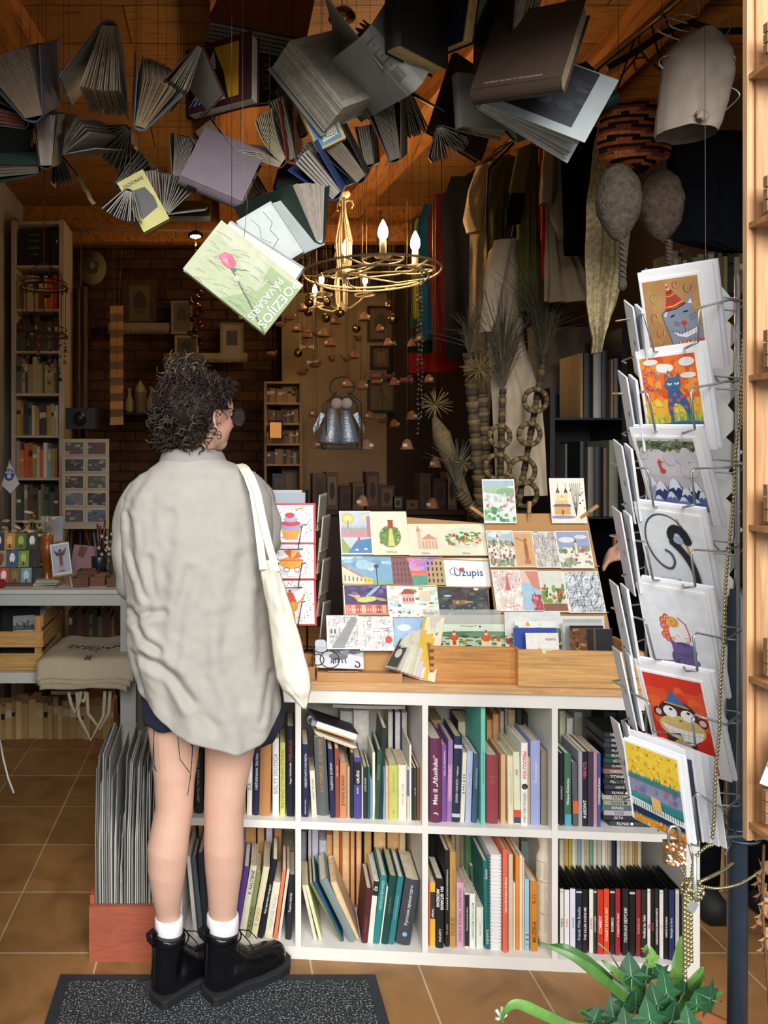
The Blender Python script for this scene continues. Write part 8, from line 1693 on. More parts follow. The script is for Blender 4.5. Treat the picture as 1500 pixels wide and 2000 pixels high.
for k in range(5): a_ = .5+k*.52; u = Vector((cos(a_),0,sin(a_))); s = Vector((-sin(a_),0,cos(a_)))*.0022; m_.quad(cc+u*.004-s+Vector((0,-.0006,0)),cc+u*.021-s+Vector((0,-.0006,0)),cc+u*.021+s+Vector((0,-.0006,0)),cc+u*.004+s+Vector((0,-.0006,0)),'#a8a4b4')
m_.build('emblem',INK,fg,True)
cb_ = MB(); cb_.tube([P(0,1445,2.7),P(6,1480,2.66),P(16,1520,2.64),P(27,1549,2.62)],.0035,'#c8c8c4',6); tag(cb_.build('white_cable',PLAST,None,True),'curved white cable end by the left floor','cable')
# bird cage on its red cord
cg = thing('bird_cage','small rusty wire bird cage hanging on a red cord','bird cage',tuple(P(86,660,3.9))); m_ = MB(); oc = P(86,655,3.9); K = 3.9/F; RU = '#4a3626'
for k in range(14):
 a = 2*pi*k/14; c,s = cos(a),sin(a); r_ = 42*K; m_.tube([oc+Vector((r_*c,r_*s,0)),oc+Vector((r_*c,r_*s,95*K)),oc+Vector((r_*.75*c,r_*.75*s,122*K)),oc+Vector((.01*c,.01*s,142*K))],.0014,RU,4)
m_.build('bar',WIRE,cg,True)
for z,rr_,w in ((0,44,.006),(12,44,.003),(93,45,.006),(101,44,.003)): MB().tube([oc+Vector((rr_*K*cos(2*pi*k/28),rr_*K*sin(2*pi*k/28),z*K)) for k in range(29)],w,RU,5).build('band',WIRE,cg,True)
m_ = MB()
for k in range(28): a = 2*pi*k/28; m_.ball(oc+Vector((45*K*cos(a),45*K*sin(a),(-4 if k % 2 else 88)*K)),.006,RU,5,4)
m_.build('scalloped_drop',WIRE,cg,True)
MB().tube([oc+Vector((0,0,142*K)),P(86,370,3.9),Vector((oc.x,3.9,3.25))],.0028,'#7a3024').build('cord',RUBBER,cg,True)
for k,(dx,dy) in enumerate(((-14,40),(8,75))): MB().ball(oc+Vector((dx*K,-.02,dy*K)),.014,'#0e0e10',8,6,sc=(1.6,.6,.7)).build('bird_figure',RUBBER,cg,True)
for k in range(12): 
 a = 2*pi*k/12; x = 42*K*cos(a); L = .08+.05*((k*5) % 4); m_ = MB(); m_.tube([oc+Vector((x,42*K*sin(a),0)),oc+Vector((x,42*K*sin(a),-L))],.0008,'#8a7c6c',4)
 for j in range(4): m_.ball(oc+Vector((x,42*K*sin(a),-L*(j+1)/4)),.006+.004*(j==3),('#6a5c54','#8a8078','#5a2c28')[(k+j)%3],6,5)
 m_.build('pendant',WIRE,cg,True)
# ================================================================ the dim back of the shop
def pframe(label,q,Y,fc,pic,grp=None,wf=.02):
 l,t,r,b = q; a = P(l,b,Y); w = (r-l)/F*Y; h = (b-t)/F*Y; rt = thing('framed_picture',label,'picture',tuple(a),None,grp)
 for p0,p1 in (((0,0,0),(w,.02,wf)),((0,0,h-wf),(w,.02,h)),((0,0,wf),(wf,.02,h-wf)),((w-wf,0,wf),(w,.02,h-wf))): MB().box(p0,p1,fc).build('frame_side',WOODX,rt)
 m = MB(); m.box((wf,.008,wf),(w-wf,.018,h-wf),pic[0]); art(m,wf,wf,w-2*wf,h-2*wf,pic[1:],y=.0078); m.build('picture',PRINT,rt)
DR = [('e',.5,.55,.3,.3,'#4a4034'),('r',.3,.2,.7,.4,'#6a5a44')]
YW = 6.27
pframe('wide brown framed drawing high on the brick wall',(240,545,305,640),YW,'#5c3a1c',['#7c6c50']+DR,wf=.05)
pframe('white framed sketch standing on the picture ledge',(334,587,376,652),6.1,'#8f8268',['#6a5c44']+DR)
pframe('pale framed print with heart shape on the lower ledge',(430,630,476,695),6.1,'#8a7a5c',['#a08c68',('r',.2,.3,.8,.8,'#3a342c')])
pframe('small cream frame beside the person\'s bun',(341,655,388,695),6.1,'#a89470',['#4a3c2c',('e',.5,.5,.3,.3,'#2a241c')])
G_F = 'black frames on the beige panel'
pframe('uppermost black framed print on the beige panel',(718,597,770,667),5.83,'#14110e',['#6a5638']+DR,G_F)
pframe('small black framed print on the beige panel',(724,675,764,722),5.83,'#0f0d0c',['#5a4630',('r',.2,.2,.8,.8,'#7a5c38')],G_F)
pframe('lowest black framed drawing on the beige panel',(718,742,773,806),5.83,'#12100e',['#5f5038',('l',[(.3,.2),(.5,.8),(.7,.3)],.03,'#2a241c')],G_F)
for lb,(l,r,y) in {'upper white scalloped picture ledge on the brick wall':(210,334,640),'lower white scalloped picture ledge on the brick wall':(320,482,697)}.items():
 rt = thing('picture_ledge',lb,'shelf',tuple(P((l+r)/2,y,6.1))); MB().box(tuple(P(l,y+4,6.08)),tuple(P(r,y,6.3)),'#9c8b6c').build('board',WHITE,rt,True)
 m = MB(); n = int((r-l)/6); z0 = P(0,y+4,6.08).z
 for k in range(n): x = P(l+6*k+3,0,6.08).x; m.add([(x-.011,6.079,z0),(x+.011,6.079,z0),(x+.011,6.079,z0-.02),(x,6.079,z0-.032),(x-.011,6.079,z0-.02)],[(0,1,2,3,4)],'#94835f')
 m.build('scalloped_trim',PAPER,rt,True)
pl_ = MB(); pl_.lathe([(0,0),(.095,0),(.11,.006),(.112,.014),(0,.016)],'#8f846c',30,Matrix.Translation(P(181,524,5.6)) @ Matrix.Rotation(pi/2,4,'X') @ Matrix.Diagonal((.92,1.1,1,1))); M_ = Matrix.Translation(P(181,524,5.6)+Vector((0,-.02,0)))
art(pl_,-.07,-.07,.14,.14,[('e',.5,.6,.35,.3,'#5a5040'),('e',.5,.35,.3,.2,'#4a4230'),('e',.5,.62,.14,.18,'#8f8a78')],M=M_); c = P(181,524,5.6); pp = thing('picture_plate','oval picture plate hanging right of the tall bookcase','plate',tuple(c)); pl_.build('plate',PLAST,pp,True); MB().tube([c+Vector((0,0,.1)),Vector((c.x,5.6,3.25))],.001,'#4a3c2c',4).build('string',RUBBER,pp,True)
rt = thing('paper_garland','long folded paper garland hanging on two strings beside the bookcase','garland',tuple(P(228,820,4.9)))
m = MB(); z_ = [598+k*15.5 for k in range(16)]
for k in range(15):
 d0,d1 = (.0,.035) if k % 2 else (.035,.0); c = ('#a8844c','#7c6a54')[k % 2]; m.add([P(215,z_[k],4.9+d0),P(241,z_[k]-1,4.9+d0),P(241,z_[k+1]-1,4.9+d1),P(215,z_[k+1],4.9+d1)],[(0,1,2,3)],c)
o = m.build('folded_paper',PAPER,rt,True); mod_apply(o,[('SOLIDIFY',dict(thickness=.002))])
for x0,x1 in ((221,224),(240,232)): MB().tube([P(x0,449,5.15),P(x1,600,4.9)],.0014,'#8a7a5c',4).build('string',RUBBER,rt,True)
MB().tube([P(228,600,4.88),P(228,735,4.86)],.001,'#3a3024',4).build('string',RUBBER,rt,True)
cr_ = thing('curtain_rod','white curtain rod with small rings along the timber header','curtain rod',tuple(P(140,448,5.15)))
MB().tube([P(128,448,5.15),P(432,450,5.15)],.009,'#a3947a',8).build('rod',WHITE,cr_,True)
for k,x in enumerate((172,182,196,221,262,290,300,308,330,347,358)): MB().tube([P(x,453,5.15)+Vector((.0,.014*cos(t),.014*sin(t)-.002)) for t in [2*pi*j/10 for j in range(11)]],.0018,'#a3947a',4).build('ring',WIRE,cr_,True)
for x in (133,428): MB().tube([P(x,448,5.15),P(x,440,5.21)],.006,'#8a7a60',6).build('bracket',WIRE,cr_,True)
lp = thing('ceiling_lamp','small glowing pendant lamp left of the rose covered book','lamp',tuple(P(382,462,4.1))); c = P(382,462,4.1)
MB().lathe([(.04,0),(.042,.012),(.02,.028),(.006,.034)],'#3a2a18',16,Matrix.Translation(c)).build('lamp_shade',GOLD,lp,True)
MB().lathe([(0,-.006),(.02,-.004),(.036,.003),(.036,.006),(0,.006)],'#fff',16,Matrix.Translation(c)).build('light_disc',BULB,lp,True)
MB().tube([c+Vector((0,0,.03)),Vector((c.x,c.y,3.25))],.0016,'#3a2c1c',4).build('cord',RUBBER,lp,True)
ch_ = MB(); 
for k in range(12): ch_.tube([c+Vector((.006*cos(t)*(k%2),.006*cos(t)*(1-k%2),-.02-.02*k+.012*sin(t))) for t in [2*pi*j/8 for j in range(9)]],.0016,'#7a5a2c',4)
ch_.tube([c+Vector((0,0,-.01)),c+Vector((0,0,-.26))],.001,'#7a5a2c',4)
for k in range(16): ch_.ball(c+Vector((.03*cos(k*1.3),.02*sin(k*1.3),-.30-.018*k)),.016,('#6a3c1c','#8a5a2c','#3a2418')[k%3],6,5)
tag(ch_.build('hanging_trinkets',GOLD,None,True),'brass chain with bunch of amber trinkets below the small pendant lamp','trinkets')
# lit box lantern, wood shelf with books, counter boxes, all around x 480-600
bs = thing('low_bookcase','pine bookcase with lit top behind the person\'s glasses','bookcase',tuple(P(552,1300,5.6)))
for a,b in (((516,1350),(521,745)),((585,1350),(591,745))): MB().box(tuple(P(a[0],0,5.6)*Vector((1,1,0))),(P(b[0],0,5.6).x,5.82,P(0,b[1],5.6).z),'#94703c').build('side_panel',WOODZ,bs,True)
for y in (745,786,826,866,906): MB().box(tuple(P(521,y+4,5.602)),(P(585,0,5.6).x,5.815,P(0,y,5.6).z),'#a8844c').build('shelf_board',WOODX,bs,True)
for k,y in enumerate((786,826,866,906)): bookrow(P(522,0,5.6).x,P(584,0,5.6).x,5.62,P(0,y,5.6).z,.115,['#7a5a34','#8a6c40','#5a3c24','#3a2c20','#9a7c4c'],'%s shelf of the pine bookcase' % ORD[k],'books in the pine bookcase',dep=.1,seed=60+k,wmin=.015,wmax=.04)
ln2 = thing('amber_lantern','square amber glass lantern glowing behind the glasses','lantern',tuple(P(538,855,5.3))); MB().box(tuple(P(527,855,5.3)),(P(550,0,5.3).x,5.36,P(0,825,5.3).z),'#b8761c').build('glass_panel',emis('amber_glow',(1,.42,.06),.35,(.35,.16,.03)),ln2,True)
m = MB(); 
for x in (526,551): m.tube([P(x,858,5.298),P(x,822,5.298)],.005,'#2a1c10',4)
m.tube([P(538,822,5.3),Vector((P(538,0,5.3).x,5.34,3.25))],.0015,'#2a1c10',4); m.tube([P(526,822,5.298),P(551,822,5.298)],.005,'#2a1c10',4); m.build('frame',RUBBER,ln2,True)
# back counter carrying boxes
bcn = thing('back_counter','dark wooden counter across the back of the shop','counter',tuple(P(560,1250,5.0)*Vector((1,1,0))))
MB().box((P(470,0,5).x,5.0,.0),(P(900,0,5).x,5.5,1.15),'#2c160c').build('body',WOODX,bcn,True); MB().box((P(465,0,5).x,4.96,1.15),(P(905,0,5).x,5.52,1.18),'#3c2010').build('top',WOODX,bcn,True)
q = random.Random(15)
for k in range(16):
 x = P(480+k*26,0,5.05).x; h = q.uniform(.06,.26); w = q.uniform(.06,.10); c = q.choice(('#3a2416','#5a3820','#2c1c14','#4a1c14','#6a5034','#1c2420')); o = MB().box((0,0,0),(w,.14,h),c)
 art(o,.006,.006,w-.012,h-.012,[('r',.1,.1,.9,.9,q.choice(('#6a4c2c','#4a2c1c','#7a6a4c'))),('e',.5,.5,.25,.25,'#2a1c14')]); o = o.build('gift_box',PRINT); o.location = (x,5.03,1.1806)
 tag(o,'%s small gift box from the left on the dark back counter' % ORD[k],'box','gift boxes on the back counter')
# hanging bell and bird ornaments
KIND = [('clay_bell','bell'),('glass_ball','bauble'),('wooden_bird','ornament'),('paper_bow','ornament')]
def orn(kind):
 k,cat = KIND[kind]; rt = thing(k,'x',cat,(0,0,0))
 if kind == 0: MB().lathe([(.0,.05),(.012,.046),(.022,.03),(.027,.01),(.034,0),(.030,.001),(.02,.02),(0,.04)],'#8a5c40',14).build('bell_body',CLAY,rt); MB().ball((0,0,.004),.006,'#3a2418',6,5).build('clapper',WIRE,rt); MB().box((-.01,-.033,.012),(.01,-.0285,.026),'#c9bfae',Matrix.Rotation(.2,4,'Z')).build('price_tag',PAPER,rt)
 elif kind == 1: MB().ball((0,0,.025),.026,'#8f7c58',14,10).build('glass',GOLD,rt); MB().lathe([(.008,.05),(.008,.058),(0,.06)],'#6a5a3c',8).build('cap',WIRE,rt)
 elif kind == 2: MB().ball((0,0,.02),.02,'#6a3c28',10,8,sc=(1.7,.8,.8)).build('bird_body',CLAY,rt); MB().ball((.028,0,.034),.012,'#5a3020',8,6).build('bird_head',CLAY,rt); m = MB(); m.add([(-.03,0,.022),(-.062,.012,.03),(-.062,-.012,.03)],[(0,1,2)],'#4a2818'); m.build('tail',PAPER,rt)
 else: m = MB(); m.add([(0,0,.02),(-.04,.006,.036),(-.042,-.006,.006)],[(0,1,2)],'#b0a48c'); m.add([(0,0,.02),(.04,.006,.036),(.042,-.006,.006)],[(0,1,2)],'#a89c84'); m.build('bow_loop',PAPER,rt); MB().ball((0,0,.02),.008,'#8a7c64',6,5).build('knot',PAPER,rt)
 return rt
PR = [orn(i) for i in range(4)]; used_ = [False]*4
OP = [(0,(592,600)),(0,(600,652)),(0,(712,618)),(0,(690,692)),(0,(708,752)),(0,(758,668)),(0,(742,640)),(0,(805,670)),(0,(840,672)),(0,(838,740)),(0,(804,812)),(0,(800,740)),(0,(705,818)),(0,(770,745)),(0,(680,748)),(0,(612,805)),(0,(735,742)),(0,(722,810)),(0,(820,660)),(0,(645,668)),(0,(580,640)),(0,(655,625)),(0,(632,650)),(0,(770,826)),(0,(850,905)),(0,(708,980)),(0,(845,985)),(0,(795,870)),(0,(716,870)),(0,(618,868)),
 (1,(637,622)),(1,(602,610)),(1,(664,612)),(1,(605,584)),(1,(582,690)),(1,(696,642)),(1,(760,598)),(1,(604,592)),(1,(470,622)),(1,(640,590)),(1,(767,626)),
 (2,(548,632)),(2,(565,620)),(2,(620,650)),(2,(676,700)),(2,(747,820)),(2,(735,735)),(2,(760,734)),(2,(790,742)),(2,(530,690)),(2,(615,712)),(2,(648,700)),(2,(590,726)),(2,(700,660)),(2,(818,706)),(2,(870,720)),
 (3,(600,676)),(3,(763,668)),(3,(762,562)),(3,(862,676)),(3,(610,706)),(3,(700,565))]
q = random.Random(33); cnt = [0]*4
LB = ['small clay bell with price tag, %s among the bells hung below the chandeliers','dull gold glass bauble, %s among the baubles under the chandeliers','little brown wooden bird, %s among the birds on threads','pale paper bow, %s among the bows on threads']
for k,(x,y) in OP:
 Y = q.uniform(4.0,4.9) if y < 860 else q.uniform(3.4,3.9); lb = LB[k] % ORD[cnt[k]]; cnt[k] += 1; v = P(x,y+8,Y)
 if used_[k]: o = copytree(PR[k],v,(0,0,q.uniform(-1.2,1.2)),lb,'ornaments hung on threads')
 else: o = PR[k]; used_[k] = True; o.location = v; o['label'] = lb; o['group'] = 'ornaments hung on threads'
 L = 3.25-v.z-.05
 th = bpy.data.objects.new('thread',bpy.data.meshes.get('thread_%d' % int(L*20)) or MB().tube([(0,0,.045),(0,0,L+.05)],.0011,'#6a5438',4).mesh('thread_%d' % int(L*20))); 
 if not th.data.materials: th.data.materials.append(RUBBER)
 COL.objects.link(th); th.parent = o
# pair of silver angels in a hanging wire lantern
ag = thing('angel_pair','pair of silver cloth angels with round heads in the hanging wire lantern','figurine',tuple(P(663,870,3.5))); K = 3.5/F
SIL = mat('silver_cloth',.38,metal=.55,namt=.3,nscale=120,bump=.6,bscale=120)
for s_,x in ((-1,643),(1,681)):
 b_ = P(x,868,3.5+.02*s_); MB().lathe([(.0,0),(.048,.002),(.052,.012),(.044,.06),(.03,.12),(.018,.155),(.012,.165)],'#8f949c',20,Matrix.Translation(b_) @ Matrix.Rotation(.10*s_*-1,4,'Y')).build('robe',SIL,ag,True)
 h_ = P(x+(14 if s_ < 0 else -4),788,3.49); MB().ball(h_,.026,'#a8988c',14,10,sc=(1.05,.9,1)).build('head',CLOTHB,ag,True); MB().ball(h_+Vector((0,.008,.006)),.029,'#4a3c34',12,8,sc=(1.1,.8,.9)).build('hair',WOOL,ag,True)
 m = MB(); w0 = P(x+8*s_,810,3.48); m.add([w0,w0+Vector((.02*s_,0,.012)),w0+Vector((.055*s_,.01,-.06)),w0+Vector((.05*s_,.01,-.085)),w0+Vector((.03*s_,.0,-.06))],[(0,1,2,3,4)],'#8f959c'); o = m.build('wing',SIL,ag,True); mod_apply(o,[('SOLIDIFY',dict(thickness=.006))])
lt = thing('wire_lantern','black wire lantern frame hanging around the angel pair','lantern',tuple(P(668,875,3.5)))
m = MB(); c = P(668,874,3.5)
for x0,y0 in ((-34,-.06),(34,-.06),(-34,.06),(34,.06)): m.tube([c+Vector((x0*K,y0,0)),c+Vector((x0*K,y0,85*K)),c+Vector((x0*K*.35,y0*.3,107*K))],.0026,'#14110f',5)
m.build('frame_bar',RUBBER,lt,True); m = MB(); m.tube([c+Vector((24*K*cos(t),0,(118+20*sin(t))*K)) for t in [2*pi*j/18 for j in range(19)]],.0026,'#14110f',5); m.build('carrying_ring',RUBBER,lt,True)
MB().box(tuple(c+Vector((-36*K,-.07,-.008))),tuple(c+Vector((36*K,.07,-.001))),'#1c1815').build('base',RUBBER,lt,True); MB().tube([c+Vector((0,0,138*K)),Vector((c.x,c.y,3.25))],.0016,'#8a7a5c',4).build('cord',RUBBER,lt,True)
for k,(x,Y) in enumerate(((817,3.42),(824,3.44))):
 m = MB(); r9 = random.Random(k)
 for j in range(34): m.ball(P(x+1.5*sin(j*.9),530+j*(9.6-k),Y),.0062+.002*(j%3==0),'#6a6660',7,5)
 m.tube([P(x,505,Y),P(x,530+33*(9.6-k),Y)],.0008,'#5a5450',4); tag(m.build('bead_strand',WIRE,None,True),['left','right'][k]+' long strand of clear beads hanging from the chandelier ring','bead strand','clear bead strands')
# straw bundles, wreaths and stars
def bundle(label,base,top,Y,r,fan,col='#6a5634',dk='#4a4434'):
 rt = thing('straw_bundle',label,'dried straw',tuple(P(*base,Y)),None,'dried straw bundles behind the postcards'); a,b_ = P(*base,Y),P(*top,Y); d = b_-a; q = random.Random(int(base[0])); m = MB(); n = 26
 for j in range(n): t0 = j/n; m.tube([a+d*t0,a+d*(t0+1.05/n)],[r*(1+.2*(j%2)),r*(1.0+.3*((j*7)%3)/2)],('#4f3f26','#3a2e1c','#665332')[j%3],8)
 m.build('wrapped_stalk',STRAW,rt,True); m = MB()
 for j in range(fan): 
  e = Vector((q.gauss(0,.22),q.gauss(0,.1),1)).normalized()*q.uniform(.16,.42)*(1 if fan > 60 else .5); m.tube([b_,b_+e*.5+Vector((0,0,.03)),b_+e+Vector((e.x*.5,0,-abs(e.x)*.25))],[.0016,.0012,.0005],q.choice((dk,'#5c5238','#3c3828')),4,cap=False)
 m.build('grass_plume',STRAW,rt,True)['kind'] = 'stuff'
bundle('tallest straw bundle with feathery dark grass plume, leaning right',(1010,1000),(1062,700),2.9,.011,150)
bundle('straw bundle with long upright grass plume in the middle',(975,1000),(982,760),2.95,.012,130)
bundle('thick wrapped straw bundle with short bushy broom head',(940,1000),(915,690),3.0,.02,50,dk='#4a3628')
bundle('short dark broom like straw bundle low on the left',(935,1010),(895,960),2.85,.018,55,dk='#2c2a22')
bundle('plaited straw stalk with star head',(955,1000),(940,760),3.05,.022,12)
def wreath_(label,c,r,Y,t=.010):
 m = MB(); n = 26; cc = P(*c,Y); R_ = r*Y/F
 for j in range(n): a0,a1 = 2*pi*j/n,2*pi*(j+1.1)/n; m.tube([cc+Vector((R_*cos(a0),0,R_*sin(a0))),cc+Vector((R_*cos(a1),0,R_*sin(a1)))],[t,t*.9],('#5c4b2c','#3f331f','#75623a')[j%3],8)
 tag(m.build('straw_wreath',STRAW,None,True),label,'wreath','small straw wreaths')
for lb,c,r in (('upper right straw wreath on the tall bundle',(1046,782),22),('left middle straw wreath',(976,852),20),('right middle straw wreath',(1034,848),21),('lower left larger straw wreath',(972,912),24),('lower right larger straw wreath',(1020,920),25),('lowest straw wreath partly behind the misty postcard',(1025,965),24)): wreath_(lb,c,r,2.86)
def star(label,c,r,Y):
 m = MB(); cc = P(*c,Y); q = random.Random(c[0])
 for j in range(34): a = 2*pi*j/34+q.uniform(-.05,.05); m.tube([cc,cc+Vector((cos(a)*r*Y/F*q.uniform(.8,1.05),q.uniform(-.04,.04),sin(a)*r*Y/F*q.uniform(.7,1)))],[.0022,.0014],('#7a663a','#5c4c2a')[j%2],4)
 tag(m.build('straw_star',STRAW,None,True),label,'straw star','straw stars')
star('large straw star burst at the top of the plaited stalk',(936,722),36,2.9); star('left straw star burst below the bead strand',(850,790),34,2.95); star('small straw star burst behind the postcards',(905,905),18,2.85)
m = MB(); m.tube([P(848,815,2.95),P(862,850,2.95),P(880,900,2.95),P(905,960,2.95),P(930,1010,2.95)],[.01,.035,.03,.02,.01],'#5c4a2c',10); tag(m.build('straw_figure',STRAW,None,True),'plaited straw figure hanging diagonally left of the bundles','straw figure')
# pot that carries the bundles on the counter's far side
m = MB(); cc = P(975,1000,2.95); m.lathe([(.09,0),(.11,.05),(.12,.14),(.115,.145)],'#3a2c20',20,Matrix.Translation((cc.x,cc.y,cc.z-.14))); tag(m.build('straw_pot',CLAY,None,True),'dark round pot holding the straw bundles behind the display','pot')
sd_ = MB(); sd_.box((cc.x-.2,2.84,0),(cc.x+.2,3.2,cc.z-.1405),'#1c1713'); tag(sd_.build('pedestal',WOODZ,None,True),'dark wooden pedestal under the straw pot','pedestal')
# black shelving on the right with tall books
YS = 3.2; ks = thing('black_shelf','black shelving unit with tall art books right of the straw bundles','bookshelf',tuple(P(1140,0,YS)*Vector((1,1,0))))
X_ = lambda px: P(px,0,YS).x; Z_ = lambda py: P(0,py,YS).z
for a,b in (((X_(1074),YS,0),(X_(1084),YS+.28,Z_(757))),((X_(1215),YS,0),(X_(1225),YS+.28,Z_(640)))): MB().box(a,b,'#0b0b0c').build('side_panel',WHITE,ks,True)
for y in (816,1010,1150): MB().box((X_(1084),YS+.001,Z_(y+4)),(X_(1215),YS+.279,Z_(y)),'#101012').build('shelf_board',WHITE,ks,True)
MB().box((X_(1084),YS+.28,0),(X_(1215),YS+.29,Z_(760)),'#0c0c0e').build('back_panel',WHITE,ks,True)
def tall(lb,x0,x1,yt,yb,c,Y=3.24):
 rt = thing('book',lb,'book',(P(x0,0,Y).x,Y,P(0,yb,YS).z+.0006),None,'tall books in the black shelving'); w = P(x1,0,Y).x-P(x0,0,Y).x; h = P(0,yt,Y).z-P(0,yb,YS).z; book_local(rt,w-.001,h,.2,c,False,'#8f8672')
for a in (('narrow tan book on the upper black shelf',1133,1139,690,816,'#8a7450'),('black book on the upper black shelf',1140,1158,690,816,'#0e0e10'),('white spined book on the upper black shelf',1159,1174,688,816,'#9a958c'),('mottled dark book on the upper black shelf',1175,1188,685,816,'#26262a'),('tan edged book on the upper black shelf',1193,1198,702,816,'#8a6c4c'),('grey book at the end of the upper black shelf',1199,1212,700,816,'#4a4648'),
 ('slim grey book on the lower black shelf',1104,1108,867,1010,'#5a584f'),('dark slate book on the lower black shelf',1133,1144,862,1010,'#1c1f22'),('grey book with brown edge on lower black shelf',1148,1160,873,1010,'#6a645a'),('black glossy book on the lower black shelf',1161,1178,873,1010,'#121214'),('brown edged book on the lower black shelf',1179,1186,875,1010,'#5f4a38'),('pale green tall book at the end of lower black shelf',1190,1212,860,1010,'#6f7560')): tall(*a)
# bookshelf high on the right wall
hs = thing('hanging_bookshelf','dark wall shelf of old books behind the top of card rack','bookshelf',tuple(P(1390,572,2.9))); MB().box(tuple(P(1300,580,2.9)),(P(1490,0,2.9).x,3.12,P(0,572,2.9).z),'#2c140c').build('shelf_board',WOODX,hs,True); MB().box(tuple(P(1300,580,3.12)),(P(1490,0,2.9).x,3.13,P(0,470,2.9).z),'#120c0a').build('back_panel',WOODX,hs,True); MB().tube([Vector((P(1395,0,2.9).x,3.11,P(0,580,2.9).z)),Vector((P(1395,0,2.9).x,3.11,0))],.02,'#1a0f0a',6).build('post',WOODZ,hs,True)
bookrow(P(1325,0,2.9).x,P(1487,0,2.9).x,2.92,P(0,572,2.9).z,.19,['#8a8a6c','#b0a488','#5a4a2c','#2c3c34','#7a6a44','#1c2a4c','#4a3424','#9a8c6c'],'wall shelf behind the card rack','old books on the wall shelf',dep=.14,seed=71,wmin=.014,wmax=.026)
# shopkeeper mostly hidden behind the tall card rack
kp = thing('person','person in dark clothes mostly hidden behind the card rack, one hand showing','person',(P(1300,0,2.95).x,2.95,0)); mb = MB()
cx = P(1300,0,2.95).x; mb.tube([(cx,2.95,.5),(cx,2.95,.8),(cx,2.95,1.1),(cx,2.95,1.26)],[.13,.13,.15,.07],SK,14); mb.tube([(cx,2.95,1.22),(cx,2.94,1.36)],.05,SK,10); mb.ball((cx,2.93,1.46),.092,SK,18,14,sc=(.85,1,1.2)); mb.tube([(cx,2.84,1.46),(cx,2.82,1.44),(cx,2.84,1.43)],.012,SK,6)
for s_ in (-1,1): mb.tube([(cx+.09*s_,2.95,.5),(cx+.1*s_,2.6,.5),(cx+.1*s_,2.6,.08)],[.09,.065,.04],SK,12); mb.tube([(cx+.1*s_,2.62,.04),(cx+.1*s_,2.5,.03)],.035,SK,8); mb.tube([(cx+.15*s_,2.95,1.2),(cx+.19*s_,2.88,1.02)],[.05,.04],SK,10)
w_ = P(1212,1076,2.66); el = Vector((cx-.19,2.88,1.02)); mb.tube([el,w_+Vector((.05,.05,.02))],[.04,.026],SK,10); mb.tube([w_+Vector((.05,.05,.02)),w_],[.026,.03],SK,10)
for k in range(4): a = w_+Vector((-.008*k,-.01*k+.01,.012-.012*k)); mb.tube([a,a+Vector((-.035,-.01,-.008)),a+Vector((-.05,-.008,-.035)),a+Vector((-.045,-.002,-.055+.004*k))],[.0095,.009,.008,.0065],SK,7)
mb.tube([w_+Vector((.01,0,.02)),w_+Vector((-.015,-.022,.004)),w_+Vector((-.02,-.03,-.03))],[.012,.010,.008],SK,7); e2 = Vector((cx+.19,2.88,1.02)); mb.tube([e2,(cx+.08,2.7,.95)],[.038,.026],SK,10)
for k in range(5): mb.tube([(cx+.08-.01*k,2.7,.96-.01*k),(cx+.03-.01*k,2.66,.95-.012*k),(cx+.02-.01*k,2.65,.93-.012*k)],[.010,.009,.007],SK,6)
o = mb.build('body',SKIN,kp,True); mod_apply(o,[('REMESH',dict(mode='VOXEL',voxel_size=.006)),('SMOOTH',dict(factor=.5,iterations=3))]); recolor(o.data,lambda c: '#c99a84')
mb = MB(); mb.tube([(cx,2.95,.46),(cx,2.95,.8),(cx,2.95,1.12),(cx,2.95,1.24),(cx,2.95,1.29)],[.15,.15,.17,.12,.06],'#17181d',16)
for s_ in (-1,1): mb.tube([(cx+.12*s_,2.95,1.2),(cx+.2*s_,2.88,1.0)],[.065,.055],'#17181d',12)
mb.tube([el,w_+Vector((.06,.06,.025))],[.055,.04],'#17181d',12); mb.build('sweater',CLOTHB,kp,True)
mb = MB(); 
for s_ in (-1,1): mb.tube([(cx+.09*s_,2.97,.5),(cx+.1*s_,2.58,.5),(cx+.1*s_,2.6,.07)],[.11,.08,.07],'#101116',12)
mb.build('trousers',CLOTHB,kp,True)
for s_ in (-1,1): MB().tube([(cx+.1*s_,2.66,.05),(cx+.1*s_,2.58,.05),(cx+.1*s_,2.47,.035)],[.055,.055,.045],'#0e0e10',12).build('shoe',RUBBER,kp,True); MB().ball((cx,2.95,1.49),.1,'#2a1c16',16,12,sc=(.9,1,1.15)).build('hair',MATS['hair'],kp,True)
m = MB(); m.box((cx-.2,2.8,.36),(cx+.2,3.1,.4),'#2a1a10'); 
for a in (-.18,.16):
 for b_ in (2.81,3.07): m.box((cx+a,b_,0),(cx+a+.03,b_+.03,.36),'#2a1a10')
tag(m.build('stool',WOODX,None,True),'dark wooden stool under the person behind the card rack','stool')
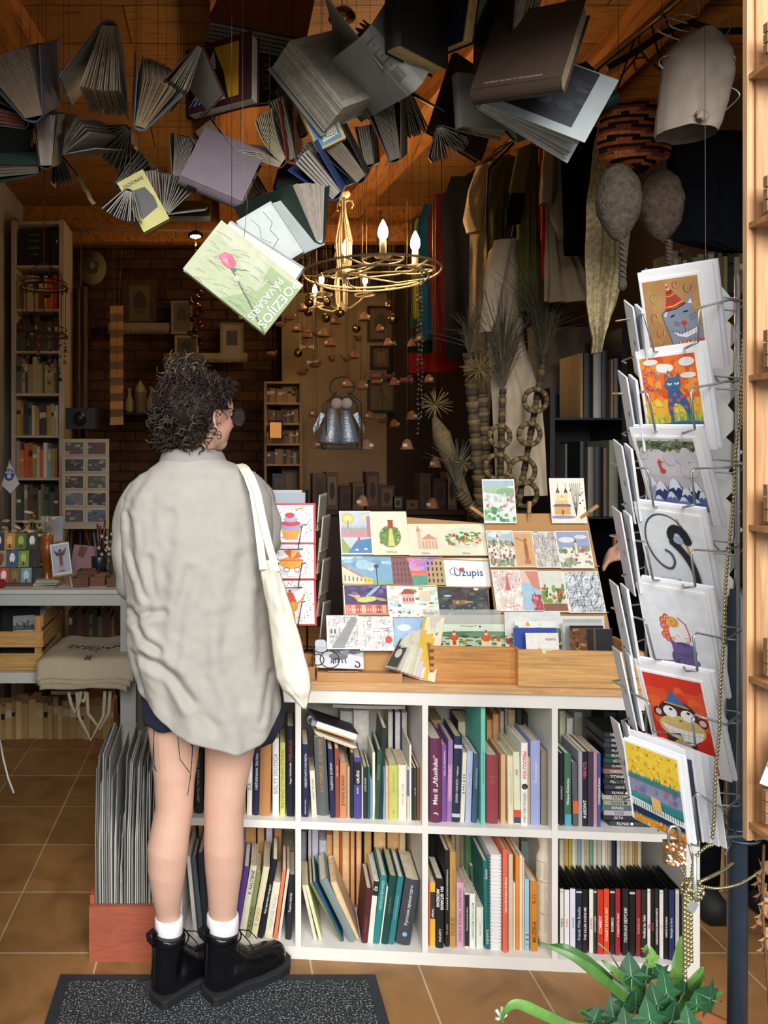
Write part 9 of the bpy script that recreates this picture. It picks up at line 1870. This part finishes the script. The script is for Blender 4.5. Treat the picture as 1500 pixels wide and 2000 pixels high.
# ================================================================ small wares left of the person's head
so_ = thing('vase_shelf','dark shelf carrying pale vases between garland and person','shelf',tuple(P(275,806,5.9)))
MB().box((P(240,0,5.9).x,5.9,P(0,809,5.9).z),(P(330,0,5.9).x,6.3,P(0,806,5.9).z),'#4a3018').build('board',WOODX,so_,True)
for k,(x,h,r,lb) in enumerate(((253,.19,.035,'slender cream bottle vase'),(274,.26,.05,'tall cream house shaped lantern'),(296,.2,.045,'squat pale jug'),(316,.15,.04,'small round cream pot'))):
 v = thing('vase',lb+' on the shelf beside the garland','vase',tuple(P(x,805.6,6.0)),None,'vases on the small shelf')
 pr = [(r*.6,0),(r,.02),(r*.95,h*.45),(r*.35,h*.7),(r*.3,h*.85),(r*.42,h)] if k != 1 else [(r,0),(r,h*.6),(r*1.15,h*.62),(r*.1,h*.95),(0,h)]
 MB().lathe(pr,'#a39270',14 if k != 1 else 4).build('vase_body',PLAST,v)
 if k == 1: MB().box((-.008,-r*.8,h*.25),(.008,-r*.7,h*.38),'#1c140c').build('door_opening',INK,v)
cm3 = thing('camera_box','black video camera on a tripod at the foot of the garland','camera',(P(165,0,4.4).x,4.4,0))
o = P(160,838,4.4); MB().box((o.x-.09,4.38,o.z),(o.x+.08,4.5,o.z+.12),'#0e1014').build('camera_body',PLAST,cm3,True); MB().tube([(o.x+.0,4.38,o.z+.06),(o.x+.0,4.32,o.z+.06)],.035,'#16181c',14).build('lens',PLAST,cm3,True)
for a in (-.25,.2): MB().tube([(o.x,4.44,o.z),(o.x+a,4.44+abs(a)*.5,0)],.009,'#101012',6).build('tripod_leg',PLAST,cm3,True)
MB().tube([(o.x,4.44,o.z),(o.x,4.2,0)],.009,'#101012',6).build('tripod_leg',PLAST,cm3,True)
cu = thing('curtain','narrow brown curtain strip right of the tall bookcase','curtain',(P(158,0,5.0).x,5.0,.6))
MB().grid(lambda u,v: Vector((P(147+23*u,0,5.0).x,5.0+.02*sin(u*14),.6+(P(0,560,5.0).z-.6)*v)),16,4,'#5c4c38').build('fabric',CLOTHB,cu,True)
MB().tube([Vector((P(158,0,5.0).x,5.01,P(0,560,5.0).z-.02)),Vector((P(158,0,5.15).x,5.15,P(0,449,5.15).z))],.003,'#8a7a5c',4).build('cord',RUBBER,cu,True)
# ================================================================ near the street: mat, sleeves box, plant, door panel
m = thing('door_mat','dark grey speckled door mat with black rubber rim','mat',(-.08,1.9,0)); xa,xb,ya,yb = P(118,0,2.234).x,P(733,0,2.234).x,1.60,2.234
def matfn(nt,b):
 n = nnode(nt,geo_vec(nt),210,3); c = ramp(nt,n,[(.45,'#1d1f22'),(.56,'#34373b'),(.63,'#a9adb0')]); nt.links.new(c,b.inputs['Base Color']); b.inputs['Roughness'].default_value = .95; nt.links.new(bumpn(nt,n,1,.01),b.inputs['Normal'])
MB().box((xa+.03,ya+.03,.002),(xb-.03,yb-.03,.009),'#fff').build('carpet',procedural('mat_pile',matfn),m,True)
for a,b in (((xa,ya,0),(xb,ya+.03,.006)),((xa,yb-.03,0),(xb,yb,.006)),((xa,ya+.03,0),(xa+.03,yb-.03,.006)),((xb-.03,ya+.03,0),(xb,yb-.03,.006))): MB().box(a,b,'#2c2f33').build('rim',RUBBER,m,True)
# red wooden box of sleeved prints
Yb = 2.3; rb_ = thing('red_box','red stained wooden box standing on the tiles','box',(P(238,0,Yb).x,Yb,0)); xa,xb = P(174,0,Yb).x,-.155; RC_ = '#a4563e'
for a,b in (((xa,Yb,0),(xb,Yb+.016,.165)),((xa,Yb+.34,0),(xb,Yb+.356,.165)),((xa,Yb+.016,0),(xa+.014,Yb+.34,.19)),((xb-.014,Yb+.016,0),(xb,Yb+.34,.165)),((xa+.014,Yb+.016,.004),(xb-.014,Yb+.34,.014))): MB().box(a,b,RC_).build('side_panel',mat('red_stain',.55,namt=.2,nscale=14,stretch=(1,6,6),kind='wood'),rb_,True)
q = random.Random(19); x = xa+.017; k = 0
SLV = mat('cloudy_plastic',.15,alpha=.45,namt=.1,bump=.5,bscale=25)
while x < xb-.03 and k < 30:
 t = q.uniform(.004,.0075); h = .60-.07*q.random()-(.14 if 9 < k < 13 else 0)-(.08 if k % 5 == 2 else 0); fl = q.uniform(-.016,.012) if k > 7 else -.012
 rt = thing('print_sleeve','%s grey sleeved print from the left in the red wooden box' % ORD[k],'print sleeve',(x,Yb+.02,.0145),None,'sleeved prints in the red box'); x2 = fl*.6
 c = q.choice(('#8d8b84','#a3a199','#6e6c66','#b3b3ae','#7c7a74','#9a978c')); mb = MB(); mb.hexa([(0,0,0),(t*.6,0,0),(t*.6,.3,0),(0,.3,0),(x2*.4,0,h*.62),(x2*.4+t*.6,0,h*.62),(x2*.4+t*.6,.3,h*.62),(x2*.4,.3,h*.62)],c)
 mb.hexa([(x2*.4,0,h*.62),(x2*.4+t*.6,0,h*.62),(x2*.4+t*.6,.3,h*.62),(x2*.4,.3,h*.62),(x2,.05,h*.98),(x2+t*.5,.05,h*.98),(x2+t*.5,.3,h),(x2,.3,h)],c); mb.build('mount_board',PAPER,rt)
 mb = MB(); mb.grid(lambda u,v: Vector((x2*.5*v*v+t*.8+.003*noise.noise(Vector((u*4,v*9,k))),-.003+.31*u-.006*noise.noise(Vector((v*14,k,0))),h*1.01*v)),3,22,'#c4c8ca'); mb.build('plastic_sleeve',SLV,rt)
 x += t+.0006; k += 1
# potted ivy and lily leaves
pc_ = P(1345,2005,1.50); pz = .325; pt = thing('potted_plant','terracotta pot with ivy and long strap leaves at the lower right','potted plant',(pc_.x+.03,1.52,0)); R0 = .15
MB().lathe([(R0*.66,0),(R0*.9,pz-.05),(R0*.98,pz-.045),(R0*1.02,pz),(R0*.92,pz+.002),(R0*.88,pz-.03),(0,pz-.032)],'#b0683f',36).build('pot',CLAY,pt); sl = MB(); sl.lathe([(0,pz-.012),(R0*.6,pz-.015),(R0*.89,pz-.022)],'#5a4a38',28); sl.build('soil',CLAY,pt)
O_ = WM[pt.name].inverted()
def strap_leaf(pts,w,c='#4f7a34'):
 mb = MB(); P_ = [O_ @ Vector(p) for p in pts]; fine = []
 for i in range(len(P_)-1):
  p0,p1,p2,p3 = P_[max(i-1,0)],P_[i],P_[i+1],P_[min(i+2,len(P_)-1)]
  for k in range(8): t = k/8; fine.append(.5*((2*p1)+(-p0+p2)*t+(2*p0-5*p1+4*p2-p3)*t*t+(-p0+3*p1-3*p2+p3)*t**3))
 fine.append(P_[-1]); n = len(fine); vs = []
 for i,p in enumerate(fine):
  t = i/(n-1); d = (fine[min(i+1,n-1)]-fine[max(i-1,0)]).normalized(); s = d.cross(Vector((.15,-1,.35))).normalized()*w*(.55+.6*t if t < .6 else (.91*(1-t)/.4+.02)); up = s.cross(d).normalized()*w*.35; vs += [p-s+up,p-s*.0,p+s+up]
 mb.add(vs,[(i*3+j,i*3+j+1,(i+1)*3+j+1,(i+1)*3+j) for i in range(n-1) for j in (0,1)],c,None,True); o = mb.build('strap_leaf',LEAF,pt); mod_apply(o,[('SOLIDIFY',dict(thickness=.0012))])
SP_ = [(((1290,1990,1.5),(1250,1975,1.47),(1180,1915,1.42),(1120,1870,1.42),(1052,1840,1.45)),.010),(((1285,1990,1.52),(1230,1950,1.5),(1165,1895,1.48),(1110,1855,1.48),(1078,1845,1.5)),.013),(((1280,1995,1.5),(1262,1960,1.48),(1210,1905,1.46),(1175,1876,1.47)),.011),(((1310,1990,1.54),(1318,1930,1.56),(1322,1870,1.58),(1328,1828,1.6)),.014),(((1325,1990,1.54),(1350,1930,1.55),(1370,1886,1.56)),.016),(((1300,1990,1.54),(1345,1940,1.52),(1375,1900,1.5)),.010),
 (((1270,2010,1.46),(1200,2010,1.42),(1120,2005,1.38),(1070,1985,1.36),(1010,1960,1.36),(985,1975,1.36),(978,1995,1.37)),.010),(((1275,2010,1.48),(1190,1985,1.45),(1150,1978,1.44),(1128,1975,1.44)),.009),(((1305,1985,1.56),(1300,1940,1.58),(1296,1890,1.6)),.011),(((1330,1990,1.52),(1372,1960,1.5),(1410,1935,1.5)),.009)]
for pts,w in SP_: strap_leaf([P(*a) for a in pts],w,R.choice(('#4c7633','#41702f','#5f8a3c')))
IVY = [(0,-.5),(.28,-.42),(.62,-.52),(.5,-.2),(.95,.02),(.5,.18),(.42,.42),(0,1.0),(-.42,.42),(-.5,.18),(-.95,.02),(-.5,-.2),(-.62,-.52),(-.28,-.42)]
def ivy(px,py,Y,s,rot,col,n):
 o = bpy.data.objects.new('ivy_leaf',IVM[col]); COL.objects.link(o); o.parent = pt; v = O_ @ P(px,py,Y); o.location = v
 o.rotation_euler = Euler((radians(78+n[0]),radians(rot),radians(n[1])),'XYZ'); o.scale = (s,)*3
IVM = {}
for ci,(c,vc) in enumerate((('#1a4a2a','#7fa67f'),('#245834','#8cb088'),('#6f9a48','#a4c080'))):
 mb = MB(); z = lambda x,y: .05*(1-abs(x))-.07*y*y
 for i in range(14): a,b = IVY[i],IVY[(i+1) % 14]; mb.add([(0,0,z(0,0)),(*a,z(*a)-.06),(*b,z(*b)-.06)],[(0,1,2)],c,None,True)
 for e in ((0,.9),(.8,.03),(-.8,.03),(.5,-.4),(-.5,-.4)): mb.add([(-.02,0,.06),(.02,0,.06),(e[0]*.9+.004,e[1]*.9,z(e[0]*.9,e[1]*.9)-.035),(e[0]*.9-.004,e[1]*.9,z(e[0]*.9,e[1]*.9)-.035)],[(0,1,2,3)],vc)
 mb.tube([(0,-.1,.1),(0,-.8,-.1),(.05,-1.5,-.5)],.035,'#6f8f5c',4); IVM[ci] = mb.mesh('ivy_leaf'); IVM[ci].materials.append(LEAF)
for a in [(1232,1905,1.46,.040,0,0,(0,-10)),(1262,1905,1.5,.034,20,1,(8,20)),(1215,1950,1.45,.034,-20,1,(-8,0)),(1240,1965,1.44,.032,10,0,(10,10)),(1300,1938,1.45,.042,10,1,(-5,15)),(1282,1960,1.43,.038,-12,0,(5,-10)),(1268,1990,1.40,.038,0,1,(0,5)),(1335,1932,1.5,.03,30,0,(6,25)),(1385,1950,1.47,.040,-60,0,(0,30)),(1360,1960,1.46,.024,0,1,(10,0)),(1198,1985,1.42,.032,-10,0,(0,-15)),(1312,1985,1.41,.032,20,0,(12,10)),(1248,1935,1.5,.03,60,0,(-10,0)),(1290,1900,1.55,.026,-40,1,(10,0)),(1160,1990,1.42,.026,30,0,(0,-10)),(1275,1870,1.5,.020,0,2,(0,10)),(1262,1856,1.52,.012,20,2,(0,0)),(1270,1882,1.5,.016,-20,2,(0,-10)),(1345,1998,1.38,.030,0,1,(0,0)),(1222,2002,1.39,.030,0,0,(0,0)),(1310,1908,1.56,.022,10,2,(30,0))]: ivy(*a)
st = MB(); 
for pts in (((1255,1990),(1245,1940),(1232,1915)),((1290,1990),(1300,1955),(1302,1940)),((1330,1990),(1360,1970),(1385,1955)),((1258,1985),(1262,1905),(1268,1860)),((1240,2000),(1215,1975),(1198,1985)),((1230,1990),(1215,1900),(1190,1860),(1168,1842))): st.tube([O_ @ P(x,y,1.5) for x,y in pts],.0016,'#7a8a58',5)
st.build('ivy_stem',LEAF,pt)
fl = MB(); 
for k in range(5): a = k*1.25; c = O_ @ P(980,1990,1.37); fl.tube([c,c+Vector((.010*cos(a),.006,.014*sin(a)+.004))],[.002,.0035],'#dfe6cf',5)
fl.build('blossom',LEAF,pt)
# folded-back wooden shop door with display ledges
dp = thing('card_display','honey coloured wooden panel door with slatted card holders at the right edge','display panel',tuple(P(1500,1640,1.0))); YD = 1.08
xl_ = lambda px: P(px,0,YD).x; zz = lambda py,Y=YD: P(0,py,Y).z; WC_ = '#bf9468'
def dpl(a,b,nm,c=WC_,mm=None): MB().box(a,b,c).build(nm,mm or WOODZ,dp,True)
ztop,zbot = 2.25,zz(1642)
dpl((xl_(1459),YD,zbot),(xl_(1469),YD+.009,ztop),'stile'); dpl((xl_(1469),YD+.002,zbot),(xl_(1484),YD+.009,ztop),'panel_board','#b38a60'); dpl((xl_(1485),YD+.003,zbot),(xl_(1500)+.3,YD+.010,ztop),'panel_board','#b58c62')
dpl((xl_(1475),YD-.001,zbot),(xl_(1477.5),YD+.0019,ztop),'moulding','#a06a3c')
for k,(yt,yb,led) in enumerate(((70,130,150),(360,430,440),(652,725,738),(945,1018,1030),(1237,1310,1325),(1525,1590,1610))):
 for j in range(3): h = (yb-yt)/3; dpl((P(1474-3*(k==5),0,YD-.01).x,YD-.035,zz(yt+h*(j+1)-3)),(xl_(1500)+.3,YD-.027,zz(yt+h*j)),'slat','#8f6844',WOODX)
 dpl((P(1462,0,YD).x,YD-.05,zz(led+6)),(xl_(1500)+.3,YD-.0005,zz(led-5)),'ledge','#a8754a',WOODX)
dpl((xl_(1500)+.26,YD-.02,0),(xl_(1500)+.3,YD+.03,zbot),'leg','#9a6a40')
card3('postcard','white postcard with red and blue picture in the door panel holder','postcard',P(1484,1530,1.045),P(1560,1560,1.045),P(1484,1405,1.045),[('r',0,.55,1,.72,'#b83a34'),('r',0,.3,1,.5,'#3a6a8a')],base='#e6e9e8')
lf = MB(); q = random.Random(8)
for k,(x,y) in enumerate(((1490,1700),(1482,1722),(1495,1760),(1488,1785),(1480,1805),(1496,1830),(1492,1850),(1486,1745))): 
 c = P(x,y,1.22); pts = [c+Vector((.02*cos(2*pi*j/10)*(1 if j % 2 else .45),.01*sin(j),.02*sin(2*pi*j/10)*(1 if j % 2 else .45))) for j in range(10)]; lf.add([c]+pts,[(0,j+1,(j+1) % 10+1) for j in range(10)],('#a07a50','#8a6040','#b08c64')[k%3])
lf.tube([P(1492,1650,1.22),P(1488,1760,1.22),P(1496,1870,1.22),P(1505,2000,1.22)],.002,'#6a4a2c',5); lf.tube([P(1505,2000,1.22),Vector((P(1505,0,1.22).x,1.22,0))],.002,'#6a4a2c',5)
tag(lf.build('dry_branch',STRAW,None,True),'branch of curled dry leaves at the right edge below the panel','dry leaves')
# pale board cladding beyond the rack
cl_ = thing('wood_cladding','upright raw pine boards behind the steel pole','wooden boards',(1.5,2.62,0))
for k,(a,b) in enumerate(((1372,1414),(1418,1458),(1462,1496),(1500,1540))): MB().box((P(a,0,2.62).x,2.62,.03),(P(b,0,2.62).x,2.64,.72),'#a8845a').build('board',WOODZ,cl_,True)
MB().box((P(1372,0,2.62).x,2.641,0),(P(1540,0,2.62).x,2.66,.08),'#8a6844').build('rail',WOODX,cl_,True); MB().box((P(1372,0,2.62).x,2.641,.6),(P(1540,0,2.62).x,2.66,.68),'#8a6844').build('rail',WOODX,cl_,True)
